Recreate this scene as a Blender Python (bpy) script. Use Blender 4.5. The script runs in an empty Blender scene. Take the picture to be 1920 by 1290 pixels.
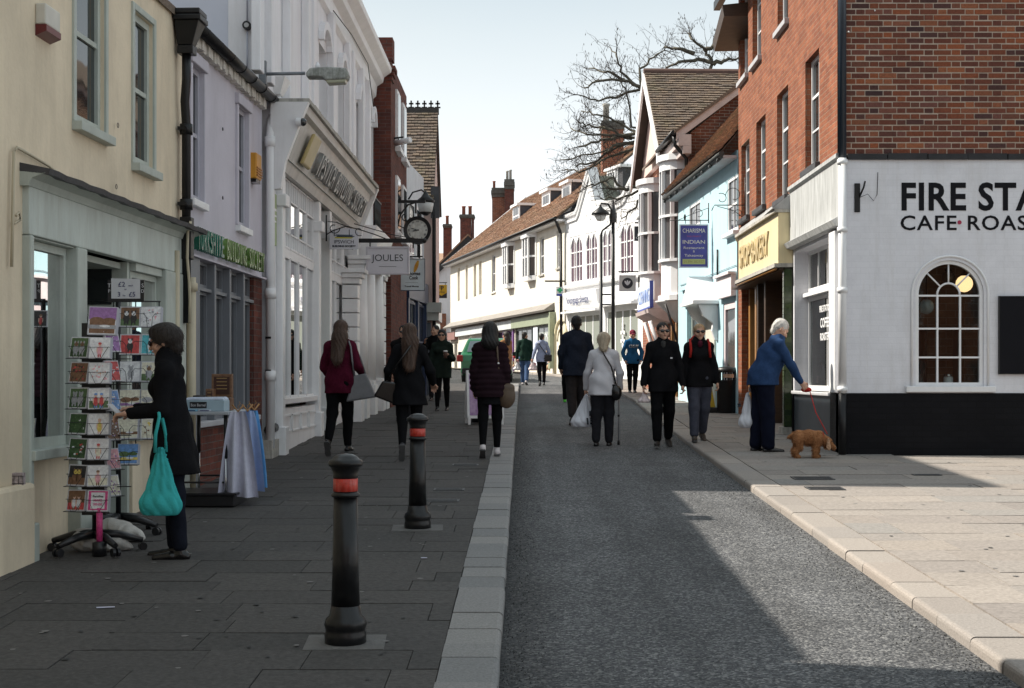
import bpy, bmesh, math, random
import numpy as np
from mathutils import Vector, Matrix, noise as mnoise
random.seed(7); np.random.seed(7)
S = bpy.context.scene
COL = S.collection
R = math.radians
sin, cos, pi = math.sin, math.cos, math.pi

# ------------------------------------------------------------------ camera, sky, sun, exposure
cam_d = bpy.data.cameras.new('camera'); cam = bpy.data.objects.new('camera', cam_d); COL.objects.link(cam)
cam.location = (0, 0, 1.6); cam.rotation_euler = (R(90), 0, 0)
cam_d.sensor_width = 36; cam_d.lens = 50.625; cam_d.shift_x = -0.0104; cam_d.shift_y = 0.03125
cam_d.clip_end = 2000; cam_d.clip_start = 0.1
S.camera = cam
SUN = Vector((-1.0, 0.22, 1.0)).normalized()
sd = bpy.data.lights.new('sun', 'SUN'); sd.energy = 4.6; sd.angle = R(0.53); sd.color = (1.0, 0.93, 0.82)
so = bpy.data.objects.new('sun', sd); COL.objects.link(so)
so.rotation_euler = SUN.to_track_quat('Z', 'Y').to_euler(); so.location = (-20, 5, 25)
W = bpy.data.worlds.new('World'); S.world = W; W.use_nodes = True
wn = W.node_tree.nodes; wl = W.node_tree.links
bg = wn['Background']
sky = wn.new('ShaderNodeTexSky'); sky.sky_type = 'NISHITA'; sky.sun_disc = False
sky.sun_elevation = math.asin(SUN.z); sky.sun_rotation = math.atan2(SUN.x, SUN.y)
sky.dust_density = 2.5; sky.air_density = 1.0; sky.ozone_density = 1.0
# thin high cloud over the blue: even white veil with soft streaks
tc = wn.new('ShaderNodeTexCoord'); mp = wn.new('ShaderNodeMapping'); mp.inputs['Scale'].default_value = (1.2, 1.2, 4.0)
nz = wn.new('ShaderNodeTexNoise'); nz.inputs['Scale'].default_value = 1.6; nz.inputs['Detail'].default_value = 5
wl.new(tc.outputs['Generated'], mp.inputs['Vector']); wl.new(mp.outputs['Vector'], nz.inputs['Vector'])
sep = wn.new('ShaderNodeSeparateXYZ'); wl.new(tc.outputs['Generated'], sep.inputs[0])
el = wn.new('ShaderNodeMapRange'); el.inputs['From Min'].default_value = 0.1; el.inputs['From Max'].default_value = 0.3
el.inputs['To Min'].default_value = .97; el.inputs['To Max'].default_value = 0.86
wl.new(sep.outputs['Z'], el.inputs['Value'])
nm = wn.new('ShaderNodeMapRange'); nm.inputs['From Min'].default_value = 0.3; nm.inputs['From Max'].default_value = 0.7
nm.inputs['To Min'].default_value = -0.08; nm.inputs['To Max'].default_value = 0.1
wl.new(nz.outputs['Fac'], nm.inputs['Value'])
ad = wn.new('ShaderNodeMath'); ad.operation = 'ADD'; ad.use_clamp = True
wl.new(el.outputs[0], ad.inputs[0]); wl.new(nm.outputs[0], ad.inputs[1])
mx = wn.new('ShaderNodeMix'); mx.data_type = 'RGBA'
vc = wn.new('ShaderNodeValToRGB'); vc.color_ramp.elements[0].position = .08; vc.color_ramp.elements[0].color = (1, 1.02, 1.03, 1); vc.color_ramp.elements[1].position = .27; vc.color_ramp.elements[1].color = (.57, .645, .67, 1)
vs_ = wn.new('ShaderNodeVectorMath'); vs_.operation = 'SCALE'; vs_.inputs[3].default_value = 6.1
wl.new(sep.outputs['Z'], vc.inputs['Fac']); wl.new(vc.outputs['Color'], vs_.inputs[0]); wl.new(vs_.outputs[0], mx.inputs[7])
wl.new(ad.outputs[0], mx.inputs[0]); wl.new(sky.outputs[0], mx.inputs[6]); wl.new(mx.outputs[2], bg.inputs['Color'])
bg.inputs['Strength'].default_value = 0.12
S.view_settings.view_transform = 'Standard'; S.view_settings.look = 'None'; S.view_settings.gamma = 1
S.view_settings.use_curve_mapping = False
S.view_settings.exposure = 0.76

# ------------------------------------------------------------------ survey: photograph pixel (1920x1290) <-> street plan
def PX(px, Y): return (px - 980) * Y / 2700
def PZ(py, Y): return 1.6 + (705 - py) * Y / 2700
_gp = [(-60, -2.06), (0, 0), (25, .86), (42, 1.25), (49, 1.42), (57, 1.68), (81, 2.1), (120, 2.6), (400, 4)]
def zg(Y): return float(np.interp(Y, [a for a, b in _gp], [b for a, b in _gp]))

# ------------------------------------------------------------------ object helpers
def prop(o, label=None, cat=None, group=None, kind=None):
    if label: o['label'] = label
    if cat: o['category'] = cat
    if group: o['group'] = group
    if kind: o['kind'] = kind
    return o
def link(name, data, parent=None):
    o = bpy.data.objects.new(name, data); COL.objects.link(o)
    if parent is not None: o.parent = parent
    return o
def thing(name, label, cat, loc=(0, 0, 0), rz=0, group=None):
    o = link(name, None); o.location = loc; o.rotation_euler = (0, 0, rz); o.empty_display_size = .2
    return prop(o, label, cat, group)
def copy_tree(o, parent=None):
    c = o.copy(); COL.objects.link(c)
    if parent is not None: c.parent = parent
    for ch in list(o.children): copy_tree(ch, c)
    return c

class MB:
    """collects geometry in the local frame of a facade (u along, o outward, z up) or in plain x,y,z"""
    def __init__(s, fr=None): s.V = []; s.F = []; s.M = []; s.fr = fr; s.sm = []
    def v(s, p):
        if s.fr is not None: p = s.fr.loc(p)
        s.V.append(tuple(p)); return len(s.V) - 1
    def face(s, pts, m=0, smooth=False):
        s.F.append([s.v(p) for p in pts]); s.M.append(m); s.sm.append(smooth)
    def hexa(s, a, m=0):
        i = [s.v(p) for p in a]
        for f in ((0, 3, 2, 1), (4, 5, 6, 7), (0, 1, 5, 4), (1, 2, 6, 5), (2, 3, 7, 6), (3, 0, 4, 7)):
            s.F.append([i[k] for k in f]); s.M.append(m); s.sm.append(False)
    def box(s, x0, x1, y0, y1, z0, z1, m=0):
        s.hexa([(x0, y0, z0), (x1, y0, z0), (x1, y1, z0), (x0, y1, z0), (x0, y0, z1), (x1, y0, z1), (x1, y1, z1), (x0, y1, z1)], m)
        return s
    def prism(s, poly, ax, a0, a1, m=0, smooth=False):
        """poly: 2-D outline; ax: axis it is pushed along (0 u,1 o,2 z)"""
        def P(q, a):
            r = list(q); r.insert(ax, a); return tuple(r)
        n = len(poly)
        i0 = [s.v(P(q, a0)) for q in poly]; i1 = [s.v(P(q, a1)) for q in poly]
        s.F += [i0[::-1], i1]; s.M += [m, m]; s.sm += [False, False]
        for k in range(n):
            s.F.append([i0[k], i0[(k + 1) % n], i1[(k + 1) % n], i1[k]]); s.M.append(m); s.sm.append(smooth)
        return s
    def tube(s, pts, r, n=8, m=0, cap=True):
        pts = [Vector(p) for p in pts]; rs = r if isinstance(r, (list, tuple)) else [r] * len(pts)
        rings = []; up = None
        for k, p in enumerate(pts):
            d = (pts[min(k + 1, len(pts) - 1)] - pts[max(k - 1, 0)])
            d = d.normalized() if d.length > 1e-9 else Vector((0, 0, 1))
            if up is None or abs(up.dot(d)) > .95: up = Vector((0, 0, 1)) if abs(d.z) < .9 else Vector((1, 0, 0))
            a = d.cross(up).normalized(); b = a.cross(d).normalized(); up = b
            rings.append([s.v(p + (a * cos(2 * pi * j / n) + b * sin(2 * pi * j / n)) * rs[k]) for j in range(n)])
        for k in range(len(rings) - 1):
            for j in range(n):
                s.F.append([rings[k][j], rings[k][(j + 1) % n], rings[k + 1][(j + 1) % n], rings[k + 1][j]]); s.M.append(m); s.sm.append(n > 4)
        if cap:
            s.F += [rings[0][::-1], rings[-1]]; s.M += [m, m]; s.sm += [False, False]
        return s
    def lathe(s, prof, c=(0, 0, 0), n=20, m=0):
        rings = []
        for r, z in prof:
            rings.append([s.v((c[0] + r * cos(2 * pi * j / n), c[1] + r * sin(2 * pi * j / n), c[2] + z)) for j in range(n)])
        for k in range(len(rings) - 1):
            for j in range(n):
                s.F.append([rings[k][j], rings[k][(j + 1) % n], rings[k + 1][(j + 1) % n], rings[k + 1][j]]); s.M.append(m); s.sm.append(True)
        s.F += [rings[0][::-1], rings[-1]]; s.M += [m, m]; s.sm += [False, False]
        return s
    def ball(s, c, r, m=0, n=10):
        if not isinstance(r, (tuple, list)): r = (r, r, r)
        rows = []
        for i in range(n // 2 + 1):
            t = pi * i / (n // 2); rr = max(sin(t), 1e-3)
            rows.append([s.v((c[0] + r[0] * rr * cos(2 * pi * j / n), c[1] + r[1] * rr * sin(2 * pi * j / n), c[2] - r[2] * cos(t))) for j in range(n)])
        for k in range(len(rows) - 1):
            for j in range(n):
                s.F.append([rows[k][j], rows[k][(j + 1) % n], rows[k + 1][(j + 1) % n], rows[k + 1][j]]); s.M.append(m); s.sm.append(True)
        return s
    def add(s, V, F, m=0, smooth=True):
        b = len(s.V); s.V += [tuple(map(float, p)) for p in V]
        s.F += [[b + int(i) for i in f] for f in F]; s.M += [m] * len(F); s.sm += [smooth] * len(F)
        return s
    def mesh(s, name, mats):
        me = bpy.data.meshes.new(name); me.from_pydata(s.V, [], s.F)
        for m in (mats if isinstance(mats, (list, tuple)) else [mats]): me.materials.append(m)
        if len(s.F):
            me.polygons.foreach_set('material_index', s.M); me.polygons.foreach_set('use_smooth', s.sm)
        me.update(); return me
    def build(s, name, mats, parent=None, bevel=0, kind=None):
        o = link(name, s.mesh(name, mats), parent)
        if bevel:
            b = o.modifiers.new('bevel', 'BEVEL'); b.width = bevel; b.segments = 2; b.limit_method = 'ANGLE'; b.angle_limit = R(40)
        if kind: o['kind'] = kind
        return o

def text_mesh(txt, size, ext=.004, align='CENTER', bold=0.0, spacing=1.0):
    c = bpy.data.curves.new('t', 'FONT'); c.body = txt; c.size = size; c.extrude = ext; c.align_x = align; c.align_y = 'BOTTOM_BASELINE'
    c.offset = bold; c.resolution_u = 3; c.space_character = spacing
    o = bpy.data.objects.new('t', c); COL.objects.link(o)
    dg = bpy.context.evaluated_depsgraph_get()
    me = bpy.data.meshes.new_from_object(o.evaluated_get(dg))
    bpy.data.objects.remove(o); bpy.data.curves.remove(c)
    return me
def letters(txt, h, parent, mat, origin, right, up, name='lettering', ext=.004, align='CENTER', bold=0, spacing=1.0, width=None):
    """flat cut letters; h = cap height; origin/right/up in the parent's frame"""
    me = text_mesh(txt, h / .70, ext, align, bold, spacing)
    if width:
        xs = [v.co.x for v in me.vertices]; k = width / max(1e-6, max(xs) - min(xs))
        for v in me.vertices: v.co.x *= k
    me.materials.clear(); me.materials.append(mat)
    o = link(name, me, parent)
    r = Vector(right).normalized(); u = Vector(up).normalized(); n = r.cross(u)
    o.matrix_local = Matrix(((r.x, u.x, n.x, origin[0]), (r.y, u.y, n.y, origin[1]), (r.z, u.z, n.z, origin[2]), (0, 0, 0, 1)))
    return o

class Facade:
    """one street front: a line in plan from A (near) to B (far); side -1 = left of the street, +1 = right"""
    def __init__(s, name, A, B, side, label, cat='building', zb=None, group=None):
        s.A = Vector(A); s.B = Vector(B); s.d = (s.B - s.A).normalized(); s.L = (s.B - s.A).length; s.s = side
        s.n = Vector((s.d.y, -s.d.x)) if side < 0 else Vector((-s.d.y, s.d.x))
        s.zb = zg((A[1])) if zb is None else zb
        s.e = thing(name, label, cat, (A[0], A[1], s.zb), math.atan2(s.d.y, s.d.x), group)
    def u(s, px, o=0):
        k = (px - 980) / 2700
        return (k * (s.A.y + s.n.y * o) - s.A.x - s.n.x * o) / (s.d.x - k * s.d.y)
    def z(s, px, py, o=0):
        u = s.u(px, o); return PZ(py, s.A.y + s.d.y * u + s.n.y * o)
    def loc(s, p): return (p[0], s.s * p[1], p[2] - s.zb)
    def w(s, u, o, z):
        p = s.A + s.d * u + s.n * o; return Vector((p.x, p.y, z))
    def g(s, u): return zg(s.A.y + s.d.y * u)
    def mb(s): return MB(s)
    def text(s, txt, h, mat, u, o, z, parent=None, **k):
        return letters(txt, h, parent or s.e, mat, (u, s.s * o, z - s.zb), (-s.s, 0, 0), (0, 0, 1), **k)

def wall(fr, u0, u1, z0, z1, holes, mat, o=0, t=.25, name='wall', parent=None, arch=None):
    """wall with rectangular openings (u0,u1,z0,z1), reveals and thickness"""
    us = sorted({u0, u1} | {min(max(h[i], u0), u1) for h in holes for i in (0, 1)})
    zs = sorted({z0, z1} | {min(max(h[i], z0), z1) for h in holes for i in (2, 3)})
    b = fr.mb()
    def ishole(a, c): return any(h[0] < a < h[1] and h[2] < c < h[3] for h in holes)
    for i in range(len(us) - 1):
        for j in range(len(zs) - 1):
            if ishole((us[i] + us[i + 1]) / 2, (zs[j] + zs[j + 1]) / 2): continue
            for oo in (o, o - t):
                b.face([(us[i], oo, zs[j]), (us[i + 1], oo, zs[j]), (us[i + 1], oo, zs[j + 1]), (us[i], oo, zs[j + 1])])
    for h in holes + [(u0, u1, z0, z1)]:
        for (a, c) in (((h[0], h[2]), (h[1], h[2])), ((h[1], h[2]), (h[1], h[3])), ((h[1], h[3]), (h[0], h[3])), ((h[0], h[3]), (h[0], h[2]))):
            b.face([(a[0], o, a[1]), (c[0], o, c[1]), (c[0], o - t, c[1]), (a[0], o - t, a[1])])
    return b.build(name, mat, parent or fr.e)

def window(fr, u0, u1, z0, z1, o, fm, gm, nx=1, nz=2, fw=.05, bw=.025, sash=True, sill=None, sillm=None, name='window', deep=.05, each=True, arch=False, parent=None):
    """framed window: the frame is the part; its bars, panes and sill are sub-parts"""
    b = fr.mb()
    b.box(u0, u0 + fw, o - deep, o, z0, z1); b.box(u1 - fw, u1, o - deep, o, z0, z1)
    b.box(u0 + fw, u1 - fw, o - deep, o, z0, z0 + fw * 1.3); b.box(u0 + fw, u1 - fw, o - deep, o, z1 - fw, z1)
    wdw = b.build(name, fm, parent or fr.e)
    a0, a1, c0, c1 = u0 + fw, u1 - fw, z0 + fw * 1.3, z1 - fw
    ux = [a0 + (a1 - a0) * i / nx for i in range(nx + 1)]; uz = [c0 + (c1 - c0) * j / nz for j in range(nz + 1)]
    k = fr.mb()
    for i in range(1, nx): k.box(ux[i] - bw / 2, ux[i] + bw / 2, o - .045, o - .012, c0, c1)
    for j in range(1, nz):
        t = bw * (1.6 if sash and j == (nz + 1) // 2 else 1)
        k.box(a0, a1, o - .048, o - .009, uz[j] - t / 2, uz[j] + t / 2)
    if k.F: k.build('glazing_bar', fm, wdw)
    if each:
        for i in range(nx):
            for j in range(nz):
                fr.mb().box(ux[i] + .002, ux[i + 1] - .002, o - .034, o - .028, uz[j] + .002, uz[j + 1] - .002).build('pane', gm, wdw)
    else:
        fr.mb().box(a0, a1, o - .034, o - .028, c0, c1).build('pane', gm, wdw)
    if sill is not None:
        fr.mb().box(u0 - .06, u1 + .06, o - .05, o + sill, z0 - .07, z0).build('sill', sillm or fm, wdw, bevel=.006)
    return wdw

def piece(name, me, parent, loc, rot=(0, 0, 0), sc=(1, 1, 1)):
    o = bpy.data.objects.new(name, me); COL.objects.link(o); o.parent = parent
    o.location = loc; o.rotation_euler = rot; o.scale = sc
    return o

def tiles(parent, O, e, up, Wd, L, mat, tw=.17, ga=.1, limit=300, clip=None, sag=.0):
    """clay tiles laid in courses on a slope: O lower corner, e along the course, up the slope (parent's frame)"""
    O = Vector(O); e = Vector(e).normalized(); up = Vector(up).normalized(); n = e.cross(up).normalized()
    if n.z < 0: n = -n
    b = MB(); b.hexa([(0, 0, 0), (1, 0, 0), (1, 1, -.3), (0, 1, -.3), (0, 0, 1), (1, 0, 1), (1, 1, .2), (0, 1, .2)])
    unit = b.mesh('roof_tile', mat); rest = MB(); cnt = 0
    for j in range(int(L / ga)):
        off = (j % 2) * tw / 2 - tw / 2
        i = 0
        while off + i * tw < Wd:
            x0 = max(0, off + i * tw + .004); x1 = min(Wd, off + (i + 1) * tw - .004); i += 1
            if x1 - x0 < .03: continue
            y = j * ga
            if clip and not clip((x0 + x1) / 2, y + ga / 2): continue
            h = .05 + random.uniform(-.006, .01); yy = y + random.uniform(-.008, .006)
            sg = sag * sin(pi * (x0 + x1) / 2 / Wd)
            p = O + e * x0 + up * yy + n * (.012 + random.uniform(0, .006) - sg)
            if cnt < limit:
                o = bpy.data.objects.new('roof_tile', unit); COL.objects.link(o); o.parent = parent
                a, c, d = e * (x1 - x0), up * ga * 1.3, n * h
                o.matrix_local = Matrix(((a.x, c.x, d.x, p.x), (a.y, c.y, d.y, p.y), (a.z, c.z, d.z, p.z), (0, 0, 0, 1))); cnt += 1
            else:
                q = [p + e * ((x1 - x0) * a) + up * (ga * 1.3 * c) + n * (h * ((d if c == 0 else (.2 if d else -.3)))) for a, c, d in ((0, 0, 0), (1, 0, 0), (1, 1, 0), (0, 1, 0), (0, 0, 1), (1, 0, 1), (1, 1, 1), (0, 1, 1))]
                rest.hexa(q)
    if rest.F: rest.build('roof_tiles' if cnt else 'roof_tiling', mat, parent, kind='stuff')

# ------------------------------------------------------------------ materials
MATS = {}
def _nodes(name):
    m = bpy.data.materials.new(name); m.use_nodes = True; n = m.node_tree.nodes; l = m.node_tree.links
    return m, n, l, n['Principled BSDF']
def mat(name, col, rough=.6, var=.12, vs=3, bump=0, bs=60, metal=0, spec=.5, col2=None, dirt=0, grime=None, stretch=None):
    if name in MATS: return MATS[name]
    m, n, l, b = _nodes(name)
    b.inputs['Roughness'].default_value = rough; b.inputs['Metallic'].default_value = metal; b.inputs['Specular IOR Level'].default_value = spec
    g = n.new('ShaderNodeNewGeometry'); src = g.outputs['Position']
    if stretch:
        mp = n.new('ShaderNodeMapping'); mp.inputs['Scale'].default_value = stretch; l.new(src, mp.inputs['Vector']); src = mp.outputs['Vector']
    t = n.new('ShaderNodeTexNoise'); t.inputs['Scale'].default_value = vs; t.inputs['Detail'].default_value = 6; t.inputs['Roughness'].default_value = .65
    l.new(src, t.inputs['Vector'])
    r = n.new('ShaderNodeValToRGB'); r.color_ramp.elements[0].position = .3; r.color_ramp.elements[1].position = .7
    c = Vector(col); k2 = Vector(col2) if col2 else c * (1 + var)
    k1 = c if col2 else c * (1 - var)
    r.color_ramp.elements[0].color = (*k1, 1); r.color_ramp.elements[1].color = (*[min(1, x) for x in k2], 1)
    l.new(t.outputs['Fac'], r.inputs['Fac']); out = r.outputs['Color']
    if dirt:
        t2 = n.new('ShaderNodeTexNoise'); t2.inputs['Scale'].default_value = vs * .6; t2.inputs['Detail'].default_value = 8; t2.inputs['Roughness'].default_value = .75
        mp2 = n.new('ShaderNodeMapping'); mp2.inputs['Scale'].default_value = (3.5, 3.5, .55); mp2.inputs['Location'].default_value = (3, 7, 1)
        l.new(g.outputs['Position'], mp2.inputs['Vector']); l.new(mp2.outputs['Vector'], t2.inputs['Vector'])
        r2 = n.new('ShaderNodeMapRange'); r2.inputs['From Min'].default_value = .47; r2.inputs['From Max'].default_value = .72; r2.inputs['To Max'].default_value = dirt
        l.new(t2.outputs['Fac'], r2.inputs['Value'])
        x = n.new('ShaderNodeMix'); x.data_type = 'RGBA'; l.new(r2.outputs[0], x.inputs[0]); l.new(out, x.inputs[6])
        x.inputs[7].default_value = (*(grime or (c[0] * .35, c[1] * .35, c[2] * .32)), 1); out = x.outputs[2]
    l.new(out, b.inputs['Base Color'])
    if bump:
        t3 = n.new('ShaderNodeTexNoise'); t3.inputs['Scale'].default_value = bs; t3.inputs['Detail'].default_value = 4; l.new(src, t3.inputs['Vector'])
        bp = n.new('ShaderNodeBump'); bp.inputs['Strength'].default_value = bump; bp.inputs['Distance'].default_value = .01
        l.new(t3.outputs['Fac'], bp.inputs['Height']); l.new(bp.outputs['Normal'], b.inputs['Normal'])
    MATS[name] = m; return m
def piece_mat(name, stops, rough=.85, bump=.5, bs=40, fine=.25, moss=None, spec=.3):
    """for bricks, tiles, slabs: a tint for each piece (object random + island random), grain inside it"""
    m, n, l, b = _nodes(name); b.inputs['Roughness'].default_value = rough; b.inputs['Specular IOR Level'].default_value = spec
    oi = n.new('ShaderNodeObjectInfo'); g = n.new('ShaderNodeNewGeometry')
    a = n.new('ShaderNodeMath'); a.operation = 'ADD'; l.new(oi.outputs['Random'], a.inputs[0]); l.new(g.outputs['Random Per Island'], a.inputs[1])
    f = n.new('ShaderNodeMath'); f.operation = 'FRACT'; l.new(a.outputs[0], f.inputs[0])
    r = n.new('ShaderNodeValToRGB')
    while len(r.color_ramp.elements) < len(stops): r.color_ramp.elements.new(.5)
    for i, c in enumerate(stops):
        r.color_ramp.elements[i].position = i / (len(stops) - 1); r.color_ramp.elements[i].color = (*c, 1)
    l.new(f.outputs[0], r.inputs['Fac'])
    t = n.new('ShaderNodeTexNoise'); t.inputs['Scale'].default_value = bs; t.inputs['Detail'].default_value = 6; t.inputs['Roughness'].default_value = .7; l.new(g.outputs['Position'], t.inputs['Vector'])
    h = n.new('ShaderNodeHueSaturation'); mr = n.new('ShaderNodeMapRange'); mr.inputs['From Min'].default_value = .25; mr.inputs['From Max'].default_value = .75
    mr.inputs['To Min'].default_value = 1 - fine * 1.4; mr.inputs['To Max'].default_value = 1 + fine * 1.4
    l.new(t.outputs['Fac'], mr.inputs['Value']); l.new(mr.outputs[0], h.inputs['Value']); l.new(r.outputs['Color'], h.inputs['Color']); out = h.outputs['Color']
    if moss:
        t2 = n.new('ShaderNodeTexNoise'); t2.inputs['Scale'].default_value = 1.3; t2.inputs['Detail'].default_value = 7; t2.inputs['Roughness'].default_value = .7; l.new(g.outputs['Position'], t2.inputs['Vector'])
        r2 = n.new('ShaderNodeMapRange'); r2.inputs['From Min'].default_value = .5; r2.inputs['From Max'].default_value = .72; r2.inputs['To Max'].default_value = .75; l.new(t2.outputs['Fac'], r2.inputs['Value'])
        x = n.new('ShaderNodeMix'); x.data_type = 'RGBA'; l.new(r2.outputs[0], x.inputs[0]); l.new(out, x.inputs[6]); x.inputs[7].default_value = (*moss, 1); out = x.outputs[2]
    l.new(out, b.inputs['Base Color'])
    bp = n.new('ShaderNodeBump'); bp.inputs['Strength'].default_value = bump; bp.inputs['Distance'].default_value = .008
    l.new(t.outputs['Fac'], bp.inputs['Height']); l.new(bp.outputs['Normal'], b.inputs['Normal'])
    return m
def brick_mat(name, c1, c2, mortar, bump=.6, rough=.85, wob=.3, bw=.225, bh=.073, ms=.012, stain=.0, axis='xz'):
    m, n, l, b = _nodes(name); b.inputs['Roughness'].default_value = rough; b.inputs['Specular IOR Level'].default_value = .08 if max(c1) < .05 else .2
    t = n.new('ShaderNodeTexCoord'); sp = n.new('ShaderNodeSeparateXYZ'); l.new(t.outputs['Object'], sp.inputs[0])
    cb = n.new('ShaderNodeCombineXYZ')
    s_ = n.new('ShaderNodeMath'); s_.operation = 'ADD'; l.new(sp.outputs['X'], s_.inputs[0]); l.new(sp.outputs['Y'], s_.inputs[1])
    l.new(s_.outputs[0], cb.inputs[0]); l.new(sp.outputs['Z'], cb.inputs[1])
    k = n.new('ShaderNodeTexBrick'); k.inputs['Scale'].default_value = 1; k.inputs['Brick Width'].default_value = bw; k.inputs['Row Height'].default_value = bh
    k.inputs['Mortar Size'].default_value = ms / 2; k.inputs['Mortar Smooth'].default_value = .25
    k.inputs['Color1'].default_value = (*c1, 1); k.inputs['Color2'].default_value = (*c2, 1); k.inputs['Mortar'].default_value = (*mortar, 1)
    l.new(cb.outputs[0], k.inputs['Vector'])
    nz = n.new('ShaderNodeTexNoise'); nz.inputs['Scale'].default_value = 3; nz.inputs['Detail'].default_value = 8; nz.inputs['Roughness'].default_value = .7; l.new(t.outputs['Object'], nz.inputs['Vector'])
    h = n.new('ShaderNodeHueSaturation'); mr = n.new('ShaderNodeMapRange'); mr.inputs['From Min'].default_value = .3; mr.inputs['From Max'].default_value = .7; mr.inputs['To Min'].default_value = 1 - wob; mr.inputs['To Max'].default_value = 1 + wob
    l.new(nz.outputs['Fac'], mr.inputs['Value']); l.new(mr.outputs[0], h.inputs['Value']); l.new(k.outputs['Color'], h.inputs['Color']); l.new(h.outputs[0], b.inputs['Base Color'])
    if min(c1) > .5:      # painted brick: rain streaks and splash dirt
        mq = n.new('ShaderNodeMapping'); mq.inputs['Scale'].default_value = (3, 3, .35); l.new(t.outputs['Object'], mq.inputs['Vector']); ns = n.new('ShaderNodeTexNoise'); ns.inputs['Scale'].default_value = 1.3; ns.inputs['Detail'].default_value = 9; ns.inputs['Roughness'].default_value = .75; l.new(mq.outputs[0], ns.inputs['Vector'])
        mr3 = n.new('ShaderNodeMapRange'); mr3.inputs['From Min'].default_value = .5; mr3.inputs['From Max'].default_value = .75; mr3.inputs['To Max'].default_value = .5; l.new(ns.outputs['Fac'], mr3.inputs['Value'])
        xq = n.new('ShaderNodeMix'); xq.data_type = 'RGBA'; xq.inputs[7].default_value = (.5, .48, .46, 1); l.new(mr3.outputs[0], xq.inputs[0]); l.new(h.outputs[0], xq.inputs[6]); l.new(xq.outputs[2], b.inputs['Base Color'])
    n2 = n.new('ShaderNodeTexNoise'); n2.inputs['Scale'].default_value = 45; n2.inputs['Detail'].default_value = 5; l.new(t.outputs['Object'], n2.inputs['Vector'])
    ma = n.new('ShaderNodeMath'); ma.operation = 'MULTIPLY_ADD'; l.new(k.outputs['Fac'], ma.inputs[0]); ma.inputs[1].default_value = -1.2; l.new(n2.outputs['Fac'], ma.inputs[2])
    bp = n.new('ShaderNodeBump'); bp.inputs['Strength'].default_value = bump; bp.inputs['Distance'].default_value = .012
    l.new(ma.outputs[0], bp.inputs['Height']); l.new(bp.outputs['Normal'], b.inputs['Normal'])
    return m
def glass_clear(name, tint=(.85, .9, .9), ior=1.5):
    m = bpy.data.materials.new(name); m.use_nodes = True; n = m.node_tree.nodes; l = m.node_tree.links
    n.remove(n['Principled BSDF']); o = n['Material Output']
    a = n.new('ShaderNodeBsdfTransparent'); a.inputs[0].default_value = (*tint, 1); g = n.new('ShaderNodeBsdfGlossy'); g.inputs['Roughness'].default_value = .012
    t = n.new('ShaderNodeTexNoise'); t.inputs['Scale'].default_value = 1.5; bp = n.new('ShaderNodeBump'); bp.inputs['Strength'].default_value = .04; bp.inputs['Distance'].default_value = .02
    l.new(t.outputs['Fac'], bp.inputs['Height']); l.new(bp.outputs[0], g.inputs['Normal'])
    f = n.new('ShaderNodeFresnel'); f.inputs['IOR'].default_value = ior; x = n.new('ShaderNodeMixShader')
    l.new(f.outputs[0], x.inputs[0]); l.new(a.outputs[0], x.inputs[1]); l.new(g.outputs[0], x.inputs[2]); l.new(x.outputs[0], o.inputs['Surface'])
    return m
def glass_dark(name, col=(.02, .024, .026), rough=.03):
    m, n, l, b = _nodes(name); b.inputs['Base Color'].default_value = (*col, 1); b.inputs['Roughness'].default_value = rough; b.inputs['IOR'].default_value = 1.7
    g = n.new('ShaderNodeNewGeometry'); t = n.new('ShaderNodeTexNoise'); t.inputs['Scale'].default_value = 2.2; l.new(g.outputs['Position'], t.inputs['Vector'])
    bp = n.new('ShaderNodeBump'); bp.inputs['Strength'].default_value = .05; bp.inputs['Distance'].default_value = .02; l.new(t.outputs['Fac'], bp.inputs['Height']); l.new(bp.outputs[0], b.inputs['Normal'])
    return m
def emit(name, col, st):
    m, n, l, b = _nodes(name); b.inputs['Base Color'].default_value = (*col, 1); b.inputs['Emission Color'].default_value = (*col, 1); b.inputs['Emission Strength'].default_value = st
    return m

cream = mat('cream render', (.74, .63, .47), .8, .12, 1.2, .3, 25, dirt=.5, grime=(.44, .37, .27))
sage = mat('pale sage paint', (.46, .50, .455), .55, .1, 3, .15, 40, dirt=.3)
sage_worn = mat('worn pale fascia paint', (.54, .59, .55), .6, .12, 4, .2, 30, dirt=.6, grime=(.36, .37, .32), stretch=(1, 1, .3))
lilac = mat('lilac grey render', (.56, .535, .60), .8, .07, 1.5, .25, 35, dirt=.4, grime=(.36, .34, .37))
lead = mat('dark lead', (.05, .05, .055), .6, .3, 6, .4, 20)
blackiron = mat('black cast iron paint', (.009, .009, .010), .4, .3, 8, .12, 50, spec=.35)
greyframe = mat('grey shopfront paint', (.17, .18, .20), .5, .06, 4)
white = mat('white gloss paint', (.80, .80, .81), .4, .05, 3, dirt=.15)
whitewall = mat('white painted render', (.82, .82, .85), .75, .04, 1.2, .2, 30, dirt=.4, grime=(.52, .51, .49))
warmwhite = mat('warm white fascia', (.60, .58, .55), .5, .06, 2, dirt=.45, grime=(.32, .3, .27))
stone = mat('weathered stone', (.42, .40, .36), .85, .2, 6, .5, 30, dirt=.7, grime=(.1, .1, .09))
creamwall = mat('pale cream render', (.72, .68, .60), .8, .05, 1.0, .2, 20, dirt=.2)
skyblue = mat('light blue render', (.44, .64, .71), .8, .05, 1.2, .2, 30, dirt=.2)
pinkwall = mat('pale pink render', (.62, .48, .44), .8, .06, 1.5, .2, 30)
brickA = brick_mat('weathered orange brick', (.29, .105, .055), (.20, .07, .042), (.27, .18, .125), 1.0)
brickB = brick_mat('dark red brick', (.16, .05, .035), (.09, .035, .03), (.12, .09, .08), .7)
brickC = brick_mat('mixed red brick', (.30, .11, .06), (.20, .075, .05), (.3, .25, .2), .7)
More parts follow.
